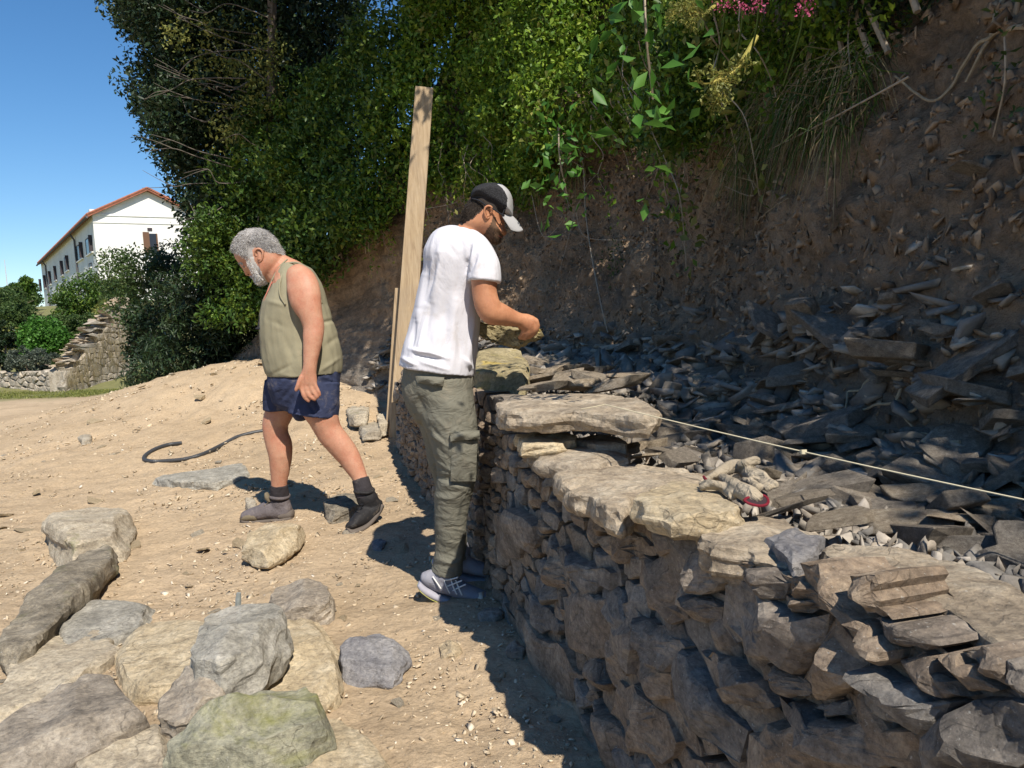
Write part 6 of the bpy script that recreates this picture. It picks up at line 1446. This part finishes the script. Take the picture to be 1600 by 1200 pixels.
# the other arm reaches round in front and supports the stone
parts += [limb([(728, 385, 18, .12, .055), (742, 415, 19, .18, .052), (752, 450, 17, .22, .046), (758, 478, 15, .24, .044), (768, 492, 13, .22, .038), (778, 505, 11, .19, .03), (784, 512, 11, .17, .024), (788, 518, 11, .15, .02)], YY)]
parts += fingers([[(784, 520, 4.4, 0), (790, 530, 4, -.01), (796, 534, 3.6, -.04)], [(788, 518, 4.4, 0), (796, 528, 4, -.01), (802, 532, 3.6, -.04)], [(791, 516, 4.4, 0), (800, 525, 4, -.01), (807, 529, 3.6, -.04)], [(793, 513, 4.2, 0), (803, 520, 3.8, -.01), (810, 524, 3.4, -.03)], [(784, 508, 4.6, 0), (792, 505, 4, -.02), (800, 506, 3.6, -.035)]], YY, .13)
parts += [limb([(684, 590, 44, -.02, .12), (700, 640, 36, -.05, .09), (710, 690, 32, -.06, .08), (712, 740, 26, -.05, .066), (708, 790, 24, -.03, .06), (704, 840, 17, 0, .045), (702, 885, 13, .01, .035), (702, 905, 14, .01, .035)], YY),
          limb([(680, 590, 40, .06, .10), (686, 640, 28, .10, .085), (690, 690, 25, .13, .075), (696, 740, 20, .14, .06), (706, 800, 17, .16, .052), (714, 850, 13, .18, .04), (718, 885, 11, .19, .034)], YY)]
bodyy = solid('body', parts, 0.005, 3, M['skin_young'], ym, lambda V: fbm(V * 22, 3, 2) * 0.0010 + creases(V, [(782, 352, 784, 358, 1.6, -.005), (735, 360, 752, 366, 3, -.002), (775, 470, 790, 482, 4, .003), (830, 496, 838, 503, 2, .002)]))
ear(763, 331.5, 9.5, YY, -.076, M['skin_young'], ym, -1, .2)
HB_ = z8([(300, 300), (400, 340), (480, 400), (560, 440), (625, 500), (560, 455), (520, 425), (470, 430), (430, 470), (380, 510), (330, 570), (240, 610), (170, 660), (145, 640), (165, 560), (185, 450), (250, 350)])
paint(bodyy, simple('dark_hair_roots', (0.035, 0.027, 0.022), .3, 60), HB_); paint(bodyy, bodyy.data.materials[-1], z8([(280, 350), (280, 230), (370, 160), (500, 120), (700, 150), (820, 290), (815, 430), (770, 530), (690, 540), (640, 500), (540, 425), (470, 400), (400, 370)]))
hair('hair', HB_, HEADY, YY, 0, WY, DY, 4200, 0.010, 0.0009, lambda x, y: (-6, 14), M['darkhair'], ym, rg, .002, out=.1)
BY_ = z8([(560, 560), (600, 560), (600, 640), (640, 700), (668, 760), (700, 790), (672, 850), (645, 890), (600, 905), (545, 890), (490, 840), (445, 780), (480, 720), (530, 640)])
paint(bodyy, simple('stubble', (0.13, 0.075, 0.045), .3, 60), BY_)
hair('beard', BY_, HEADY, YY, 0, WY, DY, 1100, 0.006, 0.0006, lambda x, y: (4, 10), M['darkhair'], ym, rg, .001, out=.1)
V, Fc = ball(783, 343, 1.8, YY, -.045, .8); obj('eye', V, Fc, simple('dark_eye', (0.06, 0.04, 0.03), .1, rough=.3, spec=.5), ym, smooth=True)
V, Fc = tube(smoothpath([ony(784.5, 371, YY - .012), ony(781, 369.5, YY - .03), ony(777, 367.5, YY - .045)], 4), .0028, 6); obj('mouth', V, Fc, simple('lip_dark', (0.28, 0.08, 0.06), .1), ym, smooth=True)
# trucker cap
cap = thing('cap', ony(765, 310, YY), 'trucker cap with black mesh back and pale grey brim on the young man\'s head', 'cap')
CB = z8([(295, 322), (300, 240), (370, 175), (500, 140), (610, 148), (650, 165), (715, 230), (745, 310), (735, 420), (703, 525), (655, 505), (560, 440), (480, 405), (400, 348)])
CW = z8([(292, 322), (298, 236), (370, 170), (500, 134), (620, 140), (690, 165), (755, 220), (795, 290), (812, 380), (814, 470), (806, 560), (760, 545), (695, 525), (655, 508), (560, 443), (480, 408), (400, 350)])
dome = solid('tmpdome', [inflate(CW, YY, 0, .090, 13)], .0035, 2, None, cap)
dv_ = np.array([v.co[:] for v in dome.data.vertices]) + worigin(dome); df_ = [list(p.vertices) for p in dome.data.polygons]
dx_, dy_ = imgxy(np.array([dv_[f].mean(0) for f in df_])); seam = np.interp(dy_, [288, 292, 298, 309, 322, 337, 345], [777, 783, 788, 793, 792, 787, 785]); isf = dx_ > seam
bpy.data.objects.remove(dome)
for nm_, sel, mt_ in (('mesh_back', ~isf, M['capblack']), ('front_panel', isf, M['capwhite'])):
    fs_ = [df_[i] for i in np.nonzero(sel)[0]]; us = sorted({i for f in fs_ for i in f}); mp = {u: i for i, u in enumerate(us)}
    obj(nm_, dv_[us], [[mp[i] for i in f] for f in fs_], mt_, cap, smooth=True)
edging([(779, 290), (786, 298), (790.5, 309), (790, 322), (784, 337)], YY, [-.01, -.045, -.062, -.072, -.086], .0018, M['black'], cap, 'seam')
V, Fc = ball(779, 290, 1.8, YY, 0); obj('button', V, Fc, M['capwhite'], cap, smooth=True)
edging(z8([(297, 320), (400, 352), (480, 410), (560, 446), (655, 512), (705, 532)]), YY, [-.055, -.080, -.085, -.086, -.084, -.076], .003, M['black'], cap, 'band')
nu, nv = 14, 21; V = []
for i in range(nu + 1):
    for j in range(nv):
        u = i / nu; v = (j / (nv - 1)) * 2 - 1; r = z8([(800 - 130 * v * v, 528 - 10 * v * v)])[0]; tp_ = z8([(938 - 110 * v * v, 712 + 48 * v * v)])[0]
        e = u ** .9 * (1 - 0.25 * abs(v) ** 4 * u); px_, py_ = r[0] + (tp_[0] - r[0]) * e, r[1] + (tp_[1] - r[1]) * e - 2.2 * math.sin(math.pi * u) * (1 - v * v)
        V.append(ony(px_, py_, YY + v * (.078 - .012 * u * u)))
V = np.array(V); nn_ = len(V); V2 = V + np.array([-.001, 0, -.0035]); gf = [list(f) for f in grid_faces(nu + 1, nv)]; Fc = gf + [[nn_ + i for i in f[::-1]] for f in gf]
rim_ = [j for j in range(nv)] + [i * nv + nv - 1 for i in range(1, nu + 1)] + [nu * nv + j for j in range(nv - 2, -1, -1)] + [i * nv for i in range(nu - 1, 0, -1)]
for a, b in zip(rim_, rim_[1:] + rim_[:1]): Fc.append([b, a, nn_ + a, nn_ + b])
obj('brim', np.concatenate([V, V2]), Fc, M['capwhite'], cap, smooth=False)
# T-shirt
ts = [limb([(727, 362, 17, 0, .07), (722, 370, 32, 0, .11), (717, 382, 46, 0, .15), (714, 400, 52, 0, .165), (709, 425, 49, 0, .16), (703.5, 450, 48.5, 0, .15), (700, 475, 50, 0, .145), (696.5, 500, 52.5, 0, .14), (691.5, 530, 54.5, 0, .15), (686, 555, 56.5, 0, .165), (682.5, 578, 58, 0, .17)], YY, caps=False, sq=.85),
      limb([(735, 376, 18, -.07, .06), (746, 390, 22, -.11, .060), (755, 412, 24, -.145, .060), (757, 430, 25, -.155, .062), (756.5, 440, 25.5, -.158, .064)], YY, caps=False), limb([(722, 378, 22, -.05, .07), (735, 388, 24, -.10, .065), (742, 402, 22, -.13, .05)], YY, caps=True), limb([(724, 380, 20, .08, .06), (738, 400, 22, .15, .06), (747, 425, 22, .19, .06)], YY, caps=False)]
SHC = [(668, 410, 655, 480, 6, -.012), (660, 430, 652, 500, 4, .007), (690, 385, 668, 430, 5, .006), (672, 470, 660, 530, 6, -.008), (700, 380, 712, 400, 4, -.004), (640, 545, 665, 552, 3, .008), (650, 555, 690, 562, 3, -.010), (660, 548, 700, 560, 3, .007), (690, 395, 676, 470, 5, .007), (683, 400, 664, 470, 4, -.010), (720, 400, 712, 470, 8, -.004), (700, 520, 690, 560, 5, -.007), (715, 510, 722, 560, 5, -.006), (648, 500, 643, 545, 4, -.008), (668, 480, 655, 540, 4, .008), (735, 385, 728, 425, 3, -.006), (741, 380, 735, 420, 3, .005),
       (725, 560, 736, 575, 3, .008), (690, 500, 676, 545, 6, .006), (745, 400, 735, 425, 3, -.006), (752, 395, 742, 430, 3, .004), (631, 560, 650, 570, 3, .010), (700, 455, 690, 520, 7, -.005), (712, 470, 705, 540, 6, .006), (738, 500, 730, 570, 4, .008), (660, 566, 700, 578, 3, .006)]
shirt = solid('t_shirt', ts, 0.0045, 2, M['white'], ym, lambda V: creases(V, SHC) * 1.25 + fbm(V * np.array([7, 7, 4]), 15, 3) * .006)
edging([(716, 361), (724, 366), (740, 368), (750, 373), (758, 380)], YY, [-.02, -.06, -.085, -.07, -.03], .005, M['white'], shirt, 'collar')
# trousers
tr_ = [limb([(684, 562, 50, 0, .125), (683, 578, 54, 0, .145), (684, 592, 57.5, 0, .155), (685, 612, 56.5, 0, .155), (690, 636, 50, -.01, .13)], YY),
       limb([(690, 605, 50, -.03, .13), (699, 640, 44, -.05, .12), (707, 670, 39.5, -.06, .108), (712, 700, 36.5, -.06, .10), (714.5, 730, 33, -.055, .09), (712, 755, 30.5, -.05, .085), (707, 780, 29, -.035, .08), (703.5, 815, 26.5, -.02, .072), (702.5, 850, 24, -.005, .065), (700, 878, 23.5, .0, .062), (698, 893, 24.5, .005, .062)], YY, caps=False),
       limb([(675, 600, 45, .05, .12), (682, 640, 32, .09, .11), (688, 680, 27, .12, .10), (694, 720, 24, .13, .085), (700, 760, 21, .15, .078), (706, 800, 20, .165, .07), (712, 840, 18, .18, .06), (716, 872, 17, .19, .058)], YY, caps=False)]
rc = np.random.default_rng(4)
TC = [(650, 615, 668, 650, 4, -.010), (668, 620, 720, 640, 5, .006), (672, 665, 695, 690, 3, -.010), (676, 680, 705, 700, 3, .009), (680, 650, 700, 672, 3, .008), (684, 700, 712, 725, 3, -.009), (682, 722, 715, 738, 3, .010), (685, 745, 735, 758, 4, -.014), (690, 757, 738, 764, 3, .009), (686, 768, 730, 770, 3, -.008),
      (680, 776, 715, 780, 3, .007), (682, 790, 722, 795, 3, -.006), (682, 806, 715, 812, 3, .006), (690, 825, 722, 822, 3, -.006), (686, 842, 715, 850, 3, .006), (682, 862, 715, 872, 3, -.009), (678, 872, 712, 882, 3, .009), (676, 882, 710, 889, 3, -.009), (640, 590, 648, 640, 4, -.006), (705, 735, 745, 745, 4, .006), (735, 590, 738, 640, 3, -.006), (700, 600, 704, 680, 5, .004)]
for _ in range(26):
    y = rc.uniform(640, 880); x = rc.uniform(680, 735) - max(0, y - 800) * .1; TC.append((x - 12, y - rc.uniform(-2, 7), x + 12, y + rc.uniform(-2, 7), rc.uniform(1.6, 3), rc.choice([-1, 1]) * rc.uniform(.003, .007)))
tro = solid('trousers', tr_, 0.005, 1, M['cargo'], ym, lambda V: creases(V, TC) * .48 + fbm(V * 9, 25, 3) * .004)
# waistband, hip pocket flap, cargo pocket
def patch(pix, Y0, dys, th, mat, parent, name, nu=10, nv=8):
    (a, b, c, d), (da, db, dc, dd) = pix, dys; V = []
    for i in range(nv + 1):
        for j in range(nu + 1):
            u, v = j / nu, i / nv; x = (a[0] * (1 - u) + b[0] * u) * (1 - v) + (d[0] * (1 - u) + c[0] * u) * v; y = (a[1] * (1 - u) + b[1] * u) * (1 - v) + (d[1] * (1 - u) + c[1] * u) * v
            dy = (da * (1 - u) + db * u) * (1 - v) + (dd * (1 - u) + dc * u) * v - .010 * math.sin(math.pi * u) * math.sin(math.pi * v) * 1.0 - .014 * math.sin(math.pi * u) + .0025 * math.sin(9 * u + 5 * v)
            V.append(ony(x, y, Y0 + dy))
    V = np.array(V); n = len(V); V2 = V + np.array([0, th, 0]); gf = [list(f)[::-1] for f in grid_faces(nv + 1, nu + 1)]; Fc = gf + [[n + i for i in f[::-1]] for f in gf]; w = nu + 1
    rm_ = [j for j in range(w)] + [i * w + nu for i in range(1, nv + 1)] + [nv * w + j for j in range(nu - 1, -1, -1)] + [i * w for i in range(nv - 1, 0, -1)]
    for p, q in zip(rm_, rm_[1:] + rm_[:1]): Fc.append([p, q, n + q, n + p])
    return obj(name, np.concatenate([V, V2]), Fc, mat, parent, smooth=False)
patch([(706, 690), (746, 688), (743, 752), (704, 752)], YY, [-.172, -.142, -.120, -.152], .04, M['cargo'], tro, 'cargo_pocket')
patch([(703, 676), (749, 674), (750, 686), (704, 690)], YY, [-.190, -.155, -.152, -.188], .03, M['cargo'], tro, 'pocket_flap')
patch([(648, 587), (694, 590), (692, 603), (652, 598)], YY, [-.140, -.175, -.175, -.145], .02, M['cargo'], tro, 'pocket_flap')
V, Fc = ball(621, 600, 3.2, YY, -.02, 1); obj('buckle', V, Fc, M['black'], tro, smooth=True)
# shoes
def shoe(dx, dyy, sc, mats, nm='shoe'):
    f = lambda l: [((x - 655) * sc + 655 + dx, (y - 935) * sc + 935 + dyy[1], h * sc, dyy[0], d) for x, y, h, d in l]
    t_ = solid(nm, [limb(f([(662, 902, 9, .030), (668, 903, 13, .038), (684, 906, 18, .043), (702, 914, 16.5, .046), (722, 922, 13, .050), (742, 928, 10, .050), (758, 932, 7, .042), (765, 933, 4, .03)]), YY, sides=18), limb(f([(697, 885, 19, .045), (697, 895, 22, .05), (696, 903, 22, .048)]), YY, sides=18)], .0045, 2, mats[0], ym, lambda V: fbm(V * 40, 3, 2) * .0015)
    V, Fc = limb(f([(656, 911, 4.5, .034), (663, 918, 6, .042), (676, 926, 6, .046), (695, 934, 5.5, .047), (715, 940.5, 4.5, .050), (738, 943, 4.2, .054), (757, 941, 4, .048), (767, 938, 2.5, .03)]), YY, sides=16, sq=.6); s_ = obj('sole', V, Fc, mats[1], t_, smooth=True)
    V, Fc = limb(f([(655, 912, 4, .03), (660, 920, 3.6, .040), (674, 930.5, 2.4, .043), (690, 937.5, 2, .043)]), YY, sides=12); obj('heel_rim', V, Fc, mats[2], s_, smooth=True)
    return t_
s1 = shoe(0, (0.0, 0), 1.0, (M['shoe'], simple('grey_midsole', (0.33, 0.32, 0.36), .1), M['shoeyellow']))
for pix in (((676, 901), (683, 911), (689, 920)), ((693, 903), (697, 915), (703, 927)), ((704, 903), (708, 916), (714, 929)), ((712, 906), (717, 919), (722, 930)), ((690, 908), (705, 905), (716, 902)), ((697, 917), (712, 911), (722, 907)), ((705, 924), (719, 917), (728, 913))):
    edging(pix, YY, [-.043, -.052, -.055], .0032, M['shoewhite'], s1, 'overlay')
s2 = shoe(22, (0.19, -38), .92, (M['shoe'], simple('grey_midsole_far', (0.33, 0.32, 0.36), .1), M['shoeyellow']))
# the stone in his hands
r = np.random.default_rng(88); pl = [(749, 504), (770, 506), (792, 511), (815, 512), (836, 509), (843, 515), (849, 525), (844, 530), (825, 534), (819, 542), (802, 545), (792, 540), (775, 536), (755, 530), (747, 520)]
pts = np.array([[ony(x, y, YY + .02)[0], ony(x, y, YY + .02)[2]] for x, y in pl]); V, Fc = rock_poly(pts, .07, .07, r, step=.012, planes=5, tilt=.7, edge=.8, sharp=.6, layers=4, backscale=.7, rough=.006, fine=True)
W = np.stack([V[:, 0], YY + .02 - V[:, 2], V[:, 1]], -1); tag(obj('stone', W, Fc, M['yellow'], None, origin=W.mean(0)), 'flat yellowish stone held in the young man\'s hands over the wall', 'stone')

# ------------------------------------------------------------------ pair of work gloves on the slabs
leather = cloth_mat('pale_leather', (0.34, 0.285, 0.21), .2, .8, 40); red = simple('red_binding', (0.16, 0.008, 0.02), .1)
def gz_limb(pix, z, mat=None, sides=14):
    S_ = smoothpath([(*onz(x, y, z + dz), h * np.linalg.norm(onz(x, y, z) - CAM) / FPX) for x, y, h, dz in pix], 5); V, Fc = tube(S_[:, :3], S_[:, 3], sides); return V, Fc
def zg(l): return [(x / 5.333 + 1000, y / 5.333 + 680, h / 5.333, dz) for x, y, h, dz in l]
ga = [gz_limb(zg([(560, 365, 22, .0), (620, 335, 30, .0), (700, 290, 45, .005), (780, 260, 55, .008), (850, 255, 50, .01)]), .775), gz_limb(zg([(820, 245, 30, .01), (880, 230, 32, .015), (940, 220, 32, .015), (985, 215, 28, .015)]), .78),
      gz_limb(zg([(840, 270, 50, .0), (900, 320, 60, .0), (950, 350, 62, .0), (980, 370, 52, .0)]), .77), gz_limb(zg([(960, 300, 26, .01), (1020, 330, 30, .01), (1070, 380, 32, .0), (1130, 412, 30, .0)]), .77), gz_limb(zg([(960, 350, 28, .01), (1010, 390, 30, 0), (1060, 430, 30, 0), (1070, 445, 26, 0)]), .765),
      gz_limb(zg([(900, 360, 28, .01), (950, 410, 30, 0), (1000, 440, 28, 0)]), .765)]
g1 = solid('work_glove', ga, .003, 2, leather, None, lambda V: fbm(V * 30, 3, 2) * .0018 + np.abs(fbm(V * np.array([60, 25, 60]), 9, 2)) * .0016); tag(g1, 'open pale leather work glove with fingers spread, the farther of the pair on the slab', 'glove')
V, Fc = gz_limb(zg([(530, 345, 10, .0), (545, 365, 13, .0), (556, 380, 10, 0)]), .775); obj('binding', V, Fc, red, g1)
gb = [gz_limb(zg([(590, 360, 28, 0), (660, 355, 34, .005), (730, 385, 48, .008), (800, 430, 60, .01), (870, 470, 70, .008), (930, 502, 70, .006), (975, 525, 56, .002), (1005, 538, 40, 0)]), .762),
      gz_limb(zg([(505, 440, 24, 0), (560, 425, 30, .005), (620, 425, 32, .005), (700, 445, 36, .0), (780, 500, 42, 0)]), .762), gz_limb(zg([(500, 405, 20, 0), (560, 400, 24, .005), (630, 405, 28, .008), (700, 420, 30, .005)]), .766),
      gz_limb(zg([(860, 370, 26, .0), (920, 400, 30, 0), (980, 445, 26, 0)]), .765)]
g2 = solid('work_glove', gb, .003, 2, leather, None, lambda V: fbm(V * 30, 3, 2) * .0018 + np.abs(fbm(V * np.array([60, 25, 60]), 9, 2)) * .0016); tag(g2, 'pale leather work glove with dark red cuff opening towards the camera', 'glove')
yc = onz(1185, 792, .75)[1]; rp = [(850, 545, 0), (880, 520, .012), (950, 503, .022), (1030, 490, .03), (1085, 512, .03), (1105, 552, .02), (1090, 588, .006), (1030, 603, -.004), (960, 596, -.008), (890, 575, -.006)]
ring_ = smoothpath([ony(1000 + x / 5.333, 680 + y / 5.333, yc + d_ - .012) for x, y, d_ in [((p_[0] - 985) * .78 + 975, (p_[1] - 548) * .78 + 545, p_[2]) for p_ in rp + rp[:1]]], 3)
V, Fc = tube(ring_, .0028, 6); obj('binding', V, Fc, red, g2)
cc_ = ring_[:-1].mean(0); V = np.vstack([ring_[:-1], [cc_ + [0, .006, 0]]]); n_r = len(ring_) - 1; obj('opening', V, [[i, (i + 1) % n_r, n_r] for i in range(n_r)], simple('cuff_shade', (0.035, 0.02, 0.025), .1), g2)  # dark disc closes the cuff; its colour stands in for shade inside
